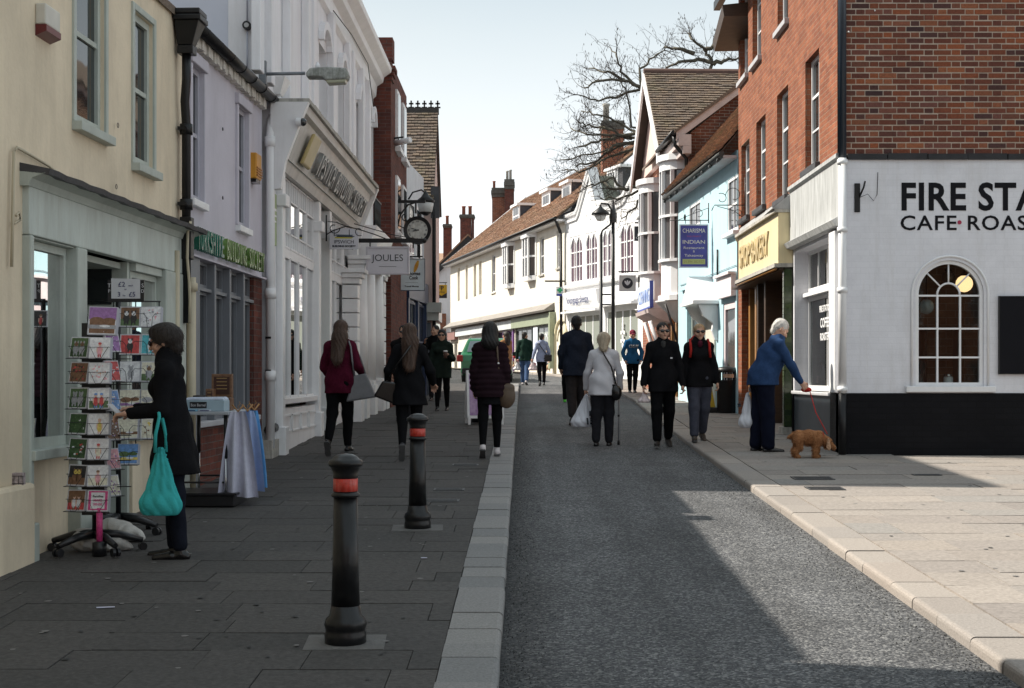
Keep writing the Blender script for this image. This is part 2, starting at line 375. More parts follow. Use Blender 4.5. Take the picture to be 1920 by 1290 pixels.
brick_piece = piece_mat('red facing brick', [(.20, .06, .028), (.11, .038, .028), (.27, .08, .034), (.05, .026, .026), (.16, .05, .028), (.15, .06, .048), (.29, .10, .045), (.07, .034, .032), (.19, .058, .028)], .85, .6, 45, .3)
mortar = mat('sandy mortar', (.52, .44, .36), .95, .15, 20, .6, 120)
paintbrick = brick_mat('white painted brickwork', (.74, .74, .78), (.72, .72, .76), (.70, .70, .74), .16, .55, wob=.07)
blackbase = brick_mat('black painted brickwork', (.010, .010, .012), (.008, .008, .010), (.007, .007, .008), .3, .5, wob=.15)
tileA = piece_mat('brown clay tile', [(.17, .13, .10), (.14, .105, .085), (.20, .15, .11), (.16, .125, .10), (.125, .10, .085), (.185, .145, .115)], .9, .6, 30, .3, (.13, .12, .07))
tileB = piece_mat('orange brown clay tile', [(.33, .20, .13), (.22, .13, .09), (.40, .25, .17), (.18, .12, .09), (.30, .19, .13)], .9, .6, 30, .3, (.2, .17, .1))
glz = glass_dark('window glass'); glz2 = glass_dark('pale curtained glass', (.07, .07, .075), .05)
clear = glass_clear('shop window glass'); clear2 = glass_clear('dim shop window glass', (.7, .75, .76), 1.28)
darkroom = mat('dim interior', (.05, .045, .04), .9, .4, 2)
timber = mat('dark stained timber', (.05, .028, .016), .5, .3, 5, stretch=(1, 1, 8))
goldwood = mat('varnished light timber', (.34, .17, .055), .35, .2, 5)
chrome = mat('bright steel', (.6, .6, .6), .25, .05, 5, metal=1)
terracotta = mat('terracotta pot', (.26, .09, .055), .85, .15, 8)
# ------------------------------------------------------------------ ground, road, pavements, kerbs
def asphalt_mat():
    m, n, l, b = _nodes('worn asphalt'); b.inputs['Roughness'].default_value = .82; b.inputs['Specular IOR Level'].default_value = .35
    g = n.new('ShaderNodeNewGeometry'); P = g.outputs['Position']
    v = n.new('ShaderNodeTexVoronoi'); v.inputs['Scale'].default_value = 75; l.new(P, v.inputs['Vector'])
    sp = n.new('ShaderNodeSeparateColor'); l.new(v.outputs['Color'], sp.inputs[0])
    r = n.new('ShaderNodeValToRGB'); e = r.color_ramp.elements
    e[0].position = 0; e[0].color = (.03, .031, .034, 1); e[1].position = 1; e[1].color = (.23, .23, .225, 1)
    x = e.new(.55); x.color = (.08, .082, .087, 1); x = e.new(.8); x.color = (.135, .135, .138, 1); l.new(sp.outputs[0], r.inputs['Fac'])
    t = n.new('ShaderNodeTexNoise'); t.inputs['Scale'].default_value = .8; t.inputs['Detail'].default_value = 9; t.inputs['Roughness'].default_value = .7; l.new(P, t.inputs['Vector'])
    mr = n.new('ShaderNodeMapRange'); mr.inputs['From Min'].default_value = .3; mr.inputs['From Max'].default_value = .7; mr.inputs['To Min'].default_value = .7; mr.inputs['To Max'].default_value = 1.25; l.new(t.outputs['Fac'], mr.inputs['Value'])
    h = n.new('ShaderNodeHueSaturation'); t2 = n.new('ShaderNodeTexNoise'); t2.inputs['Scale'].default_value = 1; t2.inputs['Detail'].default_value = 6; mp = n.new('ShaderNodeMapping'); mp.inputs['Scale'].default_value = (3.2, .25, 1); l.new(P, mp.inputs['Vector']); l.new(mp.outputs['Vector'], t2.inputs['Vector'])
    m2 = n.new('ShaderNodeMapRange'); m2.inputs['From Min'].default_value = .3; m2.inputs['From Max'].default_value = .7; m2.inputs['To Min'].default_value = .78; m2.inputs['To Max'].default_value = 1.2; l.new(t2.outputs['Fac'], m2.inputs['Value'])
    mm = n.new('ShaderNodeMath'); mm.operation = 'MULTIPLY'; l.new(mr.outputs[0], mm.inputs[0]); l.new(m2.outputs[0], mm.inputs[1])
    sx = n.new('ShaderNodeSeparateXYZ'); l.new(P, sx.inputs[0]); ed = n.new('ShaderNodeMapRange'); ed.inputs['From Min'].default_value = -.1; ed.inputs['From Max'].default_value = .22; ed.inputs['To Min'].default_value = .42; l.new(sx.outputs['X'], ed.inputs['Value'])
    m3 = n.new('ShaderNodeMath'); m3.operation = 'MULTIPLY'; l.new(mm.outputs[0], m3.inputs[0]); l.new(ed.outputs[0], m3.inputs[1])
    l.new(m3.outputs[0], h.inputs['Value']); l.new(r.outputs['Color'], h.inputs['Color']); l.new(h.outputs[0], b.inputs['Base Color'])
    bp = n.new('ShaderNodeBump'); bp.inputs['Strength'].default_value = .9; bp.inputs['Distance'].default_value = .006; bp.invert = True
    l.new(v.outputs['Distance'], bp.inputs['Height']); l.new(bp.outputs[0], b.inputs['Normal'])
    return m
asphalt = asphalt_mat()
LK = lambda y: -.11
def RK(y): return float(np.interp(y, [-30, 20, 26, 34, 39, 45, 52, 55, 61, 73, 86, 110], [2.3, 2.3, 2.36, 2.6, 2.6, 2.4, 1.95, 1.5, 0, -3, -6.2, -12]))
def RF(y): return float(np.interp(y, [-30, 110], [30, 30]))
KW = .28; UP = .065
def strip(name, ys, xa, xb, dz, m, n=6):
    b = MB(); rows = []
    for y in ys:
        a, c = xa(y), xb(y); rows.append([b.v((a + (c - a) * i / n, y, zg(y) + dz)) for i in range(n + 1)])
    for j in range(len(rows) - 1):
        for i in range(n):
            b.F.append([rows[j][i], rows[j][i + 1], rows[j + 1][i + 1], rows[j + 1][i]]); b.M.append(0); b.sm.append(True)
    return b.build(name, m, kind='structure')
soil = mat('town ground', (.12, .115, .11), .95, .2, 1.5, .3, 30)
strip('ground', [-60, 0, 12, 25, 42, 49, 57, 81, 120, 260, 400], lambda y: -300, lambda y: 300, -.16, soil, 2)
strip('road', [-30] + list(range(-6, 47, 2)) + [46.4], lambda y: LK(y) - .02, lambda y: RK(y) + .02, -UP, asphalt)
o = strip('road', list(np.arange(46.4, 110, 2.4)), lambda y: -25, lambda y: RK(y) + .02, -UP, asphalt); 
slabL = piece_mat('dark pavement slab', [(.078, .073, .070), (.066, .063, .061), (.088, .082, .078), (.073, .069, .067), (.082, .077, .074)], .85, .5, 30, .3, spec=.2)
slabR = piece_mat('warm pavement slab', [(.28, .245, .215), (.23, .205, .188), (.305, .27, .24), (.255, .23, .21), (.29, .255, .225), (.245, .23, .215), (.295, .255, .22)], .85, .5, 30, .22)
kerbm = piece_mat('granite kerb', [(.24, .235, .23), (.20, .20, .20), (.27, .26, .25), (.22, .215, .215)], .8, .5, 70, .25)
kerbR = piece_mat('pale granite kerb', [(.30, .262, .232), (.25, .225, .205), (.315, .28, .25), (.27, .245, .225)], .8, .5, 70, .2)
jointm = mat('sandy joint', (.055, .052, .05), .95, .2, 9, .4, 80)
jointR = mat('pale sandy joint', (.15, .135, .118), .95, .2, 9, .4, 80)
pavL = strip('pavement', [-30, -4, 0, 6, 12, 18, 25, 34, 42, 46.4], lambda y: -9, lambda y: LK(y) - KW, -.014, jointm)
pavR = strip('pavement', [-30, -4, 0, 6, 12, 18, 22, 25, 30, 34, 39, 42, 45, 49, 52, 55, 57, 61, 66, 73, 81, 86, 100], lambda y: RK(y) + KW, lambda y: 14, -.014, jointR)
_b = MB(); _b.box(0, 1, 0, 1, -1, 0); unit_slab = {id(m): _b.mesh('paving_slab', m) for m in (slabL, slabR)}
def pitch(y): return math.atan((zg(y + .3) - zg(y - .3)) / .6)
def slabs(pav, m, x0f, x1f, y0, y1, rowd, lens, limit):
    rest = MB(); cnt = 0; y = y0
    while y < y1:
        d = rowd * random.choice((1, 1, 1, .8, 1.2)); x = x0f(y) + .004; xe = x1f(y); first = random.uniform(.35, 1)
        while x < xe - .02:
            w = random.choice(lens) * first; first = 1; w = min(w, xe - x)
            if xe - x - w < .12: w = xe - x
            dz = random.uniform(-.002, .003); tilt = random.uniform(-.006, .006)
            if cnt < limit and w > .05:
                piece('paving_slab', unit_slab[id(m)], pav, (x, y, zg(y) + dz), (pitch(y + d / 2), tilt, 0), (w - .005, d - .005, .04)); cnt += 1
            else:
                za, zb_ = zg(y) + dz, zg(y + d) + dz
                rest.hexa([(x, y, za - .03), (x + w - .007, y, za - .03), (x + w - .007, y + d - .007, zb_ - .03), (x, y + d - .007, zb_ - .03), (x, y, za), (x + w - .007, y, za), (x + w - .007, y + d - .007, zb_), (x, y + d - .007, zb_)])
            x += w
        y += d
    rest.build('paving_slabs', m, pav, kind='stuff')
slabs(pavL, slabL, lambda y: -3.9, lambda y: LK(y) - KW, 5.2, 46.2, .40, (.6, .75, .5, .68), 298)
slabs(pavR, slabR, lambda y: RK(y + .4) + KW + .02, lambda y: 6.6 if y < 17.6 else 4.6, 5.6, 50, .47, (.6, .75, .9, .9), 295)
def kerb_run(name, label, m, f, side, y0, y1, lens, n_parts=300):
    e = prop(link(name, None), None, None, None, 'structure')
    e.location = (0, 0, 0)
    pr = MB(); r = .028
    pr.prism([(0, -.3), (1, -.3), (1, 0)] + [((r / KW) * (1 - cos(a)), -r * (1 - sin(a)) - .0) for a in (pi / 2, pi / 3, pi / 6, 0)], 1, 0, 1)
    # profile with the rounded nose at x=0 (road side)
    me = pr.mesh('kerb_stone', m); y = y0
    while y < y1:
        L = random.choice(lens); xa, xb = f(y), f(y + L); a = math.atan2(xb - xa, L)
        sx = KW * side; dz = random.uniform(-.004, .004)
        piece('kerb_stone', me, e, (xa + random.uniform(-.004, .004), y, zg(y) + dz + .004), (pitch(y + L / 2), 0, -a), (sx, math.hypot(L, xb - xa) - .009, 1)); y += L
    return e
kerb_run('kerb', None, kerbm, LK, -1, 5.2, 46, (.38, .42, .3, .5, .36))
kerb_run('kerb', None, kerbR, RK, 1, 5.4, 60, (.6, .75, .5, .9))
# loose grit washed along both gutters
gm = piece_mat('gutter grit', [(.02, .02, .022), (.05, .05, .05), (.1, .1, .1), (.03, .03, .03), (.2, .2, .19)], .9, .3, 60)
b = MB()
for k in range(5200):
    y = 5.4 + 17 * random.random() ** 1.6; t = abs(random.gauss(0, .11))
    x = (LK(y) + .012 + t) if random.random() < .5 else (RK(y) - .012 - t * 1.5)
    r = random.uniform(.003, .0085); z = zg(y) - UP + r * .4; a = random.random() * 6
    p = [(x + r * cos(a + q), y + r * sin(a + q), z - r * .5) for q in (0, 2.1, 4.2)] + [(x, y, z + r * .6)]
    i = [b.v(q) for q in p]
    for f_ in ((0, 1, 3), (1, 2, 3), (2, 0, 3)): b.F.append([i[q] for q in f_]); b.M.append(0); b.sm.append(False)
b.build('gutter_grit', gm, kind='stuff')
# cast covers in the pavements
iron = mat('worn iron cover', (.05, .05, .052), .5, .3, 12, .5, 90)
for (x, y, w, d) in ((3.05, 15.15, .42, .3), (2.98, 14.2, .36, .28), (4.35, 15.5, .3, .12), (-.75, 13.2, .34, .2), (-.72, 14.1, .3, .2), (-.66, 16.6, .3, .2)):
    t = thing('access_cover', 'iron access cover in the ' + ('right pavement' if x > 0 else 'left pavement'), 'cover', (x, y, zg(y) + .002))
    t.rotation_euler = (pitch(y), 0, 0)
    q = MB(); q.box(-w / 2, w / 2, -d / 2, d / 2, 0, .006); q.build('lid', iron, t)
    q = MB(); [q.box(-w / 2 + .02, w / 2 - .02, -d / 2 + .03 + j * .05, -d / 2 + .045 + j * .05, .006, .009) for j in range(int((d - .04) / .05))]; q.build('tread', iron, t)
_cl = ['small iron cover by the right kerb nearest the dog', 'iron cover beside the right kerb at the sunlight edge', 'narrow iron grating in the shade below the white wall', 'dark square iron cover beside the left kerb behind the second bollard', 'second iron cover along the left kerb past the second bollard', 'iron cover beside the left kerb near the quilted coat woman']
for o, t in zip([o for o in S.objects if o.name.startswith('access_cover')], _cl): o['label'] = t
# trodden gum spots and stains on both pavements
gs = MB(); rg = random.Random(12)
for k in range(420):
    left = rg.random() < .6; y = 5.5 + 22 * rg.random() ** 1.5; x = rg.uniform(-3.2, -.45) if left else rg.uniform(2.7, 3.9 if y > 17 else 6); r = rg.uniform(.008, .022); z = zg(y) + .0045
    if left: z += .001
    gs.F.append([gs.v((x + r * (1 + .25 * sin(3 * a + k)) * cos(a), y + r * 1.1 * sin(a), z + .0344 * r * sin(a))) for a in np.linspace(0, 6.28, 8)[:-1]]); gs.M.append(0 if rg.random() < .5 else 1); gs.sm.append(False)
gs.build('gum_spots', [mat('dark gum', (.03, .03, .03), .8), mat('pale gum', (.17, .16, .155), .8)], kind='stuff')
# ------------------------------------------------------------------ LEFT SIDE
# ---- 1 cream shop
LA = Facade('cream_shop', (-3.43, 9.0), (-3.25, 13.84), -1, 'two storey cream rendered shop with pale sage shopfront and card racks outside', 'building')
F = LA
uN = -.75; uE = F.L
def win_hole(F, xl, xr, yt, yb, o=0):
    u0, u1 = F.u(xl, o), F.u(xr, o); return [u0, u1, F.z(xl, yb, o), F.z(xl, yt, o)]
w1 = win_hole(F, 140, 195, -150, 228); w1[3] = min(w1[2] + 1.75, 4.9)
w2 = win_hole(F, 250, 286, 18, 306)
sf0, sf1 = F.u(42), F.u(338)
sfz1 = F.z(45, 345); sfz0 = .0
fasz = F.z(45, 440)
eaveC = 5.0
wall(F, uN, uE, -.4, eaveC, [w1, w2, (sf0, sf1, -.5, sfz1)], cream, t=.3)
for k, h in enumerate((w1, w2)):
    window(F, *h, -.03, sage, glz, nx=1, nz=2, fw=.06, sill=.11, deep=.12)
    c = F.mb(); c.face([(h[0], -.2, h[2]), (h[1], -.2, h[2]), (h[1], -.2, h[3]), (h[0], -.2, h[3])]); c.build('curtain', mat('net curtain', (.4, .4, .38), .9, .3, 9, stretch=(1, 6, .3)), F.e)
    fr_ = F.mb(); hh = h
    fr_.box(hh[0] - .06, hh[0] - .003, -.02, .02, hh[2], hh[3] + .06); fr_.box(hh[1] + .003, hh[1] + .06, -.02, .02, hh[2], hh[3] + .06); fr_.box(hh[0] - .003, hh[1] + .003, -.02, .02, hh[3] + .003, hh[3] + .06)
    fr_.build('architrave', sage, F.e, bevel=.006)
# eave, roof of the cream shop (above the frame, casts the street's shadow)
rb = F.mb(); rb.hexa([(uN, .03, eaveC - .04), (uE, .03, eaveC - .04), (uE, -4.5, eaveC + 2.6), (uN, -4.5, eaveC + 2.6), (uN, .03, eaveC + .04), (uE, .03, eaveC + .04), (uE, -4.5, eaveC + 2.7), (uN, -4.5, eaveC + 2.7)])
rb.build('roof', tileA, F.e)
F.mb().box(uN, uE, -4.6, -4.4, -.3, eaveC + 2.55).build('back_wall', cream, F.e)
# shopfront
fas = F.mb(); fas.box(sf0, sf1, -.03, .05, fasz, sfz1); fas.build('fascia_board', sage_worn, F.e, bevel=.008)
cz = F.z(40, 322); cz0 = F.z(60, 350)
co = F.mb(); co.prism([(.0, cz0 - .02), (.06, cz0 - .02), (.08, cz0 + .03), (.17, cz0 + .07), (.19, cz - .01), (0, cz)], 0, sf0 - .05, sf1 + .22); co.build('cornice', sage, F.e)
ld = F.mb()
n_ = 26
for i in range(n_):
    a, c = sf0 - .05 + (sf1 - sf0 + .27) * i / n_, sf0 - .05 + (sf1 - sf0 + .27) * (i + 1) / n_
    j1, j2 = .005 * sin(i * 2.1), .005 * sin((i + 1) * 2.1)
    ld.hexa([(a, 0, cz + .002), (c, 0, cz + .002), (c, .2, cz - .022 + j2), (a, .2, cz - .022 + j1), (a, 0, cz + .06), (c, 0, cz + .06), (c, .21, cz + .016 + j2), (a, .21, cz + .016 + j1)])
ld.build('lead_flashing', lead, F.e)
pl = [(F.u(42), F.u(49)), (F.u(132), F.u(150)), (F.u(300), F.u(338))]
silz = F.z(60, 862)
for a, c in pl:
    F.mb().box(a, c, -.1, .06, F.g(a) - .1, fasz - .003).build('pilaster', sage, F.e, bevel=.012)
    F.mb().box(a - .02, c + .02, -.1, .09, F.g(a) - .1, F.g(a) + .26).build('plinth_block', sage, F.e, bevel=.012)
# main display window
a, c = F.u(49) + .003, F.u(132) - .003
wz1 = F.z(49, 446)
F.mb().box(a, c, -.06, .03, wz1 + .003, fasz - .003).build('head_rail', sage, F.e, bevel=.006)
window(F, a, c, silz + .07, wz1, -.03, sage, clear, nx=1, nz=1, fw=.055, sill=.12, deep=.06)
F.mb().box(a, c, -.3, -.01, -.3, silz).build('stall_riser', cream, F.e)
# recessed entrance and far window
a2, c2 = F.u(150), F.u(245)
F.mb().box(a2, a2 + .06, -.85, -.1, .2, fasz).build('lobby_side', sage, F.e)
F.mb().box(c2, c2 + .06, -.85, -.03, .2, fasz).build('lobby_post', sage, F.e)
lp = F.mb(); lp.box(c2 - .012, c2 - .002, -.72, -.16, fasz - .36, fasz - .06); lp.box(c2 - .012, c2 - .002, -.72, -.16, 1.25, fasz - .46); lp.build('side_light', glz, F.e)
F.mb().box(a2 + .07, c2 - .02, -.84, -.08, fasz - .06, fasz - .01).build('lobby_ceiling', sage, F.e)
dm = F.mb(); dz = fasz - .5
dm.box(a2 + .06, a2 + .16, -.9, -.85, .3, fasz); dm.box(c2 - .1, c2, -.9, -.85, .3, fasz); dm.box(a2 + .16, c2 - .1, -.9, -.85, dz - .03, dz + .05); dm.box(a2 + .16, c2 - .1, -.9, -.85, .3, .95)
d_ = dm.build('door', sage, F.e); F.mb().box(a2 + .16, c2 - .1, -.88, -.87, .95, dz - .03).build('pane', glz, d_)
F.mb().box(a2 + .16, c2 - .1, -.88, -.87, dz + .05, fasz).build('pane', glz, d_)
a3, c3 = F.u(250) + .01, F.u(300) - .003
window(F, a3, c3, silz + .1, F.z(250, 508), -.03, sage, clear, nx=1, nz=1, fw=.05, sill=.1, deep=.06)
F.mb().box(a3, c3, -.25, -.01, -.3, silz + .03).build('stall_riser', cream, F.e)
F.mb().box(a3, c3, -.06, .02, F.z(250, 508) + .003, fasz - .003).build('head_rail', sage, F.e)
# shop interior
it = F.mb(); it.box(sf0, sf1, -3.2, -3.1, 0, 3); it.box(sf0, sf1, -3.1, -.9, .25, .3); it.box(sf0 - .06, sf0 - .01, -3.2, -.31, 0, 3); it.box(sf1 + .01, sf1 + .06, -3.2, -.31, 0, 3); it.box(sf0, sf1, -3.1, -.31, fasz + .2, fasz + .25)
it.build('interior', darkroom, F.e)
rnd = random.Random(5)
for k in range(26):
    x = rnd.uniform(a + .08, c - .08); y = -rnd.uniform(.18, .7); z = silz + .07 + (0 if k < 12 else rnd.choice((.35, .7)))
    w_, h_ = rnd.uniform(.04, .1), rnd.uniform(.08, .3)
    GC = [(.35, .1, .12), (.1, .14, .3), (.4, .36, .3), (.12, .25, .2), (.3, .25, .1), (.45, .42, .45), (.2, .08, .2)]; cc = rnd.choice(GC)
    row_ = 'low' if k < 12 else ('middle' if z < silz + .5 else 'upper')
    cn = ('dark red', 'navy', 'cream', 'green', 'olive', 'pale grey', 'plum')[GC.index(cc)]
    t = thing('gift_box', f'{cn} carton on the {row_} shelf, {"left" if x < a + (c - a) / 3 else "right" if x > c - (c - a) / 3 else "middle"} third of the cream shop window', 'goods', tuple(F.w(x, y, z)), 0, 'goods inside the cream shop window')
    q = MB(); q.box(-w_, w_, -w_ * .7, w_ * .7, 0, h_); q.build('carton', mat('goods ' + cn, cc, .6, .3, 20), t, bevel=.006)
    q = MB(); q.box(-w_ * .9, w_ * .9, w_ * .7, w_ * .7 + .002, h_ * .3, h_ * .7); q.build('label_band', mat('goods label', (.55, .5, .45), .6, .2, 30), t)
for z in (silz + .41, silz + .76):
    F.mb().box(a, c, -.75, -.14, z, z + .015).build('display_shelf', darkroom, F.e)
F.mb().box(a, c, -.75, -.075, silz, silz + .068).build('window_board', sage, F.e)
# alarm box, cables, pipes, rings on the cream wall
al = F.mb(); u0, u1 = F.u(66), F.u(94); z0, z1 = F.z(66, 58), F.z(66, 5)
t = thing('alarm_box', 'white and dark red alarm box high on the cream wall', 'alarm', tuple(F.w((u0 + u1) / 2, 0, z0)), F.e.rotation_euler.z)
q = MB(); w_ = (u1 - u0) / 2; q.box(-w_, w_, -.075, 0, .05, z1 - z0); q.build('case', mat('alarm white', (.6, .58, .52), .5), t, bevel=.01)
q = MB(); q.hexa([(-w_, -.08, .003), (w_, -.08, .003), (w_, 0, -.03), (-w_, 0, -.03), (-w_, -.08, .047), (w_, -.08, .047), (w_, 0, .047), (-w_, 0, .047)]); q.build('strobe_lens', mat('dark red lens', (.12, .012, .015), .3), t)
cab = mat('cream cable', (.5, .44, .32), .6); cabk = mat('black cable', (.02, .02, .02), .5)
def cable(F, pts, r, m, o=.02, name='cable', parent=None):
    q = F.mb(); q.tube([(F.u(x, o), o, F.z(x, y, o)) for x, y in pts], r, 5); return q.build(name, m, parent or F.e)
cable(F, [(22, 500), (24, 400), (26, 284), (32, 276), (60, 292), (90, 310), (105, 322), (122, 342)], .011, cab, .03)
cable(F, [(26, 420), (38, 412), (36, 398), (30, 405)], .009, cab, .03)
cable(F, [(122, 338), (160, 356), (205, 385), (230, 404)], .006, cabk, .03)
q = F.mb()
for (x, y) in ((219, 235), (216, 350)):
    cu, cz_ = F.u(x, .02), F.z(x, y, .02); q.tube([(cu + .02 * cos(a), .03, cz_ + .02 * sin(a)) for a in np.linspace(0, 6.28, 10)], .003, 4)
q.build('wall_ring', lead, F.e)
pp = F.mb(); ux = F.u(331, .06)
pp.tube([(ux, .06, F.z(331, 470, .06)), (ux, .06, F.g(ux))], .03, 8); pp.build('waste_pipe', cab, F.e)
ux = uE - .05
t = F.mb(); t.tube([(ux, .08, fasz - .02), (ux, .08, F.g(ux))], .045, 10); t.lathe([(.06, -.05), (.06, .02), (.05, .03)], (ux, .08, fasz - .1), 10); t.build('waste_pipe', cab, F.e)
# black rainwater hopper and downpipe between the two houses
dp = thing('downpipe', 'black cast iron downpipe with hopper between cream and lilac houses', 'downpipe', tuple(F.w(uE - .3, .08, 2.6)), F.e.rotation_euler.z)
zt = 4.98 - 2.6
q = MB(); q.hexa([(-.06, -.09, zt - .28), (.06, -.09, zt - .28), (.06, .05, zt - .28), (-.06, .05, zt - .28), (-.13, -.17, zt - .06), (.13, -.17, zt - .06), (.13, .06, zt - .06), (-.13, .06, zt - .06)]); q.box(-.15, .15, -.19, .07, zt - .06, zt - .01); q.box(-.14, .14, -.18, .07, zt + .0, zt + .05); q.box(-.075, .075, -.1, .05, zt - .36, zt - .283)
q.build('hopper', blackiron, dp, bevel=.008)
q = MB(); q.tube([(0, -.02, zt - .34), (0, -.02, zt - .6), (.02, .0, zt - .8), (.07, 0, zt - 1.0), (.07, 0, -.5)], .043, 10); q.build('pipe', blackiron, dp)
for z in (zt - 1.05, .62): q = MB(); q.lathe([(.044, -.05), (.06, -.05), (.06, .05), (.044, .05)], (.07, 0, z), 10); q.box(-.02, .16, -.02, .06, z - .015, z + .015); q.build('collar', blackiron, dp)
q = MB(); q.box(.01, .13, -.06, .05, .1, .5); q.build('inspection_box', blackiron, dp, bevel=.01)
q = MB(); q.tube([(.0, -.06, .45), (-.06, -.05, .35), (-.08, -.05, .1), (-.05, -.06, -.1), (-.02, -.06, -.3), (0, -.05, -.5)], .014, 6); q.build('cable_loop', cab, dp)
# neighbour towards the camera, out of frame, whose higher roof closes the light patch
n0 = Facade('near_house', (-3.48, -8), (-3.44, 8.2), -1, 'rendered house beside the viewpoint', 'building')
wall(n0, 0, n0.L, -.6, 6.6, [(2, 3, 1, 2.6), (5, 6, 1, 2.6), (9, 11, .6, 2.6)], cream)
for h in ((2, 3, 1, 2.6), (5, 6, 1, 2.6), (9, 11, .6, 2.6)): window(n0, *h, -.05, white, glz)
rb = n0.mb(); rb.hexa([(0, .2, 6.6), (n0.L, .2, 6.6), (n0.L, -4, 8.6), (0, -4, 8.6), (0, .2, 6.7), (n0.L, .2, 6.7), (n0.L, -4, 8.7), (0, -4, 8.7)]); rb.build('roof', tileA, n0.e)
n0.mb().box(n0.L - .25, n0.L - .002, -4, -.26, -.3, 6.5).build('side_wall', cream, n0.e)

# ---- 2 lilac building society
LB = F = Facade('lilac_house', (-3.25, 13.86), (-3.16, 17.45), -1, 'two storey lilac grey rendered house with a grey shopfront', 'building')
eaveY = PZ(120, 15.6)
w1 = win_hole(F, 357, 379, 118, 372); w2 = win_hole(F, 444, 463, 196, 422)
sfa, sfb = F.u(366), F.u(476)
sfz = F.z(359, 478); bsil = F.z(470, 778)
wall(F, 0, F.L, sfz, eaveY, [w1, w2], lilac, t=.3)
for h in (w1, w2):
    window(F, *h, -.03, mat('lilac frame paint', (.42, .42, .48), .5), glz, nx=1, nz=2, fw=.05, sill=.09, sillm=white, deep=.08)
    q = F.mb(); q.box(h[0] - .07, h[0] - .003, -.02, .03, h[2], h[3]); q.box(h[1] + .003, h[1] + .07, -.02, .03, h[2], h[3]); q.box(h[0] - .09, h[1] + .09, -.02, .05, h[3] + .003, h[3] + .12); q.build('architrave', lilac, F.e, bevel=.01)
    c = F.mb(); c.face([(h[0], -.16, h[2]), (h[1], -.16, h[2]), (h[1], -.16, h[3]), (h[0], -.16, h[3])]); c.build('blind', mat('grey blind', (.25, .25, .27), .8, .2, 20, stretch=(1, 1, 8)), F.e)
# fascia wall face below, with the projecting bottom edge
F.mb().box(0, F.L, -.3, .06, sfz - .02, sfz + .0).build('fascia_edge', lilac, F.e)
F.mb().box(0, sfa - .003, -.3, .03, -.2, sfz - .022).build('end_pier', greyframe, F.e)
F.mb().box(sfb, F.L, -.3, .0, -.2, sfz - .022).build('brick_pier', brickB, F.e)
F.mb().box(sfa, sfb - .003, -.3, .0, -.2, bsil - .06).build('brick_base', brickB, F.e)
F.mb().box(sfa - .05, sfb + .08, -.1, .07, bsil - .06, bsil - .001).build('stone_sill', mat('grey sill', (.4, .4, .42), .7), F.e, bevel=.01)
nl = 4; trz = F.z(366, 535)
gl_ = glass_dark('shopfront glass', (.05, .055, .06), .02)
for i in range(nl):
    a = sfa + (sfb - sfa) * i / nl; c = sfa + (sfb - sfa) * (i + 1) / nl
    F.mb().box(a, a + .075, -.16, .03, bsil, sfz - .022).build('mullion', greyframe, F.e, bevel=.006)
    window(F, a + .078, c - .003, trz, sfz - .025, -.05, greyframe, glz2, nx=1, nz=1, fw=.03, name='transom_light')
    window(F, a + .078, c - .003, bsil, trz - .04, -.05, greyframe, gl_, nx=1, nz=1, fw=.03)
    F.mb().box(a + .078, c - .003, -.1, .0, trz - .037, trz - .003).build('transom', greyframe, F.e)
    q = F.mb(); [q.box(a + .09 + j * .055, a + .125 + j * .055, -.14, -.135, bsil + .1, trz - .06) for j in range(max(1, int((c - a - .1) / .055)))]; q.build('vertical_blind', mat('grey slat', (.33, .34, .37), .8), F.e)
F.mb().box(sfa, sfb, -.6, -.55, 0, sfz).build('interior', darkroom, F.e)
gr1 = mat('green acrylic', (.015, .15, .10), .25, .35, 9); gr2 = mat('yellow green acrylic', (.12, .22, .05), .25, .3, 9); tw_ = mat('amber side acrylic', (.3, .2, .08), .3)
txt = 'YORKSHIRE BUILDING SOCIETY'
ua, ub = F.u(362, .06), F.u(489, .06); zc = F.z(420, 472, .06)
hh = .215; st = (ub - ua) / len(txt)
sgn = thing('shop_lettering', 'raised green letters YORKSHIRE BUILDING SOCIETY on lilac fascia', 'lettering', tuple(F.w(ua, .05, zc)), F.e.rotation_euler.z)
zl = F.z(420, 486, .06)
for i, ch in enumerate(txt):
    if ch == ' ': continue
    q = letters(ch, hh, sgn, gr1 if i < 10 else gr2, ((i + .5) * st, -.03, zl - zc), (1, 0, 0), (0, 0, 1), name='letter', ext=.03, bold=.004, width=st * (.8 if ch != 'I' else .25))
# gutter with brackets and tiled eave
t = thing('gutter', 'black half round gutter along the lilac house eave', 'gutter', tuple(F.w(0, .12, eaveY)), F.e.rotation_euler.z)
q = MB(); q.prism([(.07 * cos(a), -.0 + .07 * sin(a)) for a in np.linspace(pi, 2 * pi, 9)] + [(.06 * cos(a), .012 + .06 * sin(a)) for a in np.linspace(2 * pi, pi, 9)], 0, 0, F.L + .15, smooth=True); q.build('trough', blackiron, t)
for k in range(7):
    q = MB(); x = .2 + k * .55; q.tube([(x + .01, .07 * cos(a), .07 * sin(a)) for a in np.linspace(pi, 2 * pi, 8)], .009, 5); q.build('bracket', blackiron, t)
ev = F.mb()
for k in range(40):
    x = F.L * k / 40; ev.box(x, x + F.L / 40, -.02, .07 + .012 * sin(k * 1.9), eaveY - .16 + .012 * sin(k * 2.3), eaveY - .045)
ev.build('mortar_eave', mat('rough white eave', (.6, .57, .52), .9, .2, 20, .8, 40), F.e)
rz = eaveY + 2.1
rf = F.mb(); rf.hexa([(0, .06, eaveY + .0), (F.L, .06, eaveY + .0), (F.L, -3.6, rz), (0, -3.6, rz), (0, .06, eaveY + .03), (F.L, .06, eaveY + .03), (F.L, -3.6, rz + .1), (0, -3.6, rz + .1)])
roof = rf.build('roof', tileA, F.e)
F.mb().box(0, F.L, -3.9, -3.7, 0, rz - .1).build('back_wall', lilac, F.e)
q = F.mb()
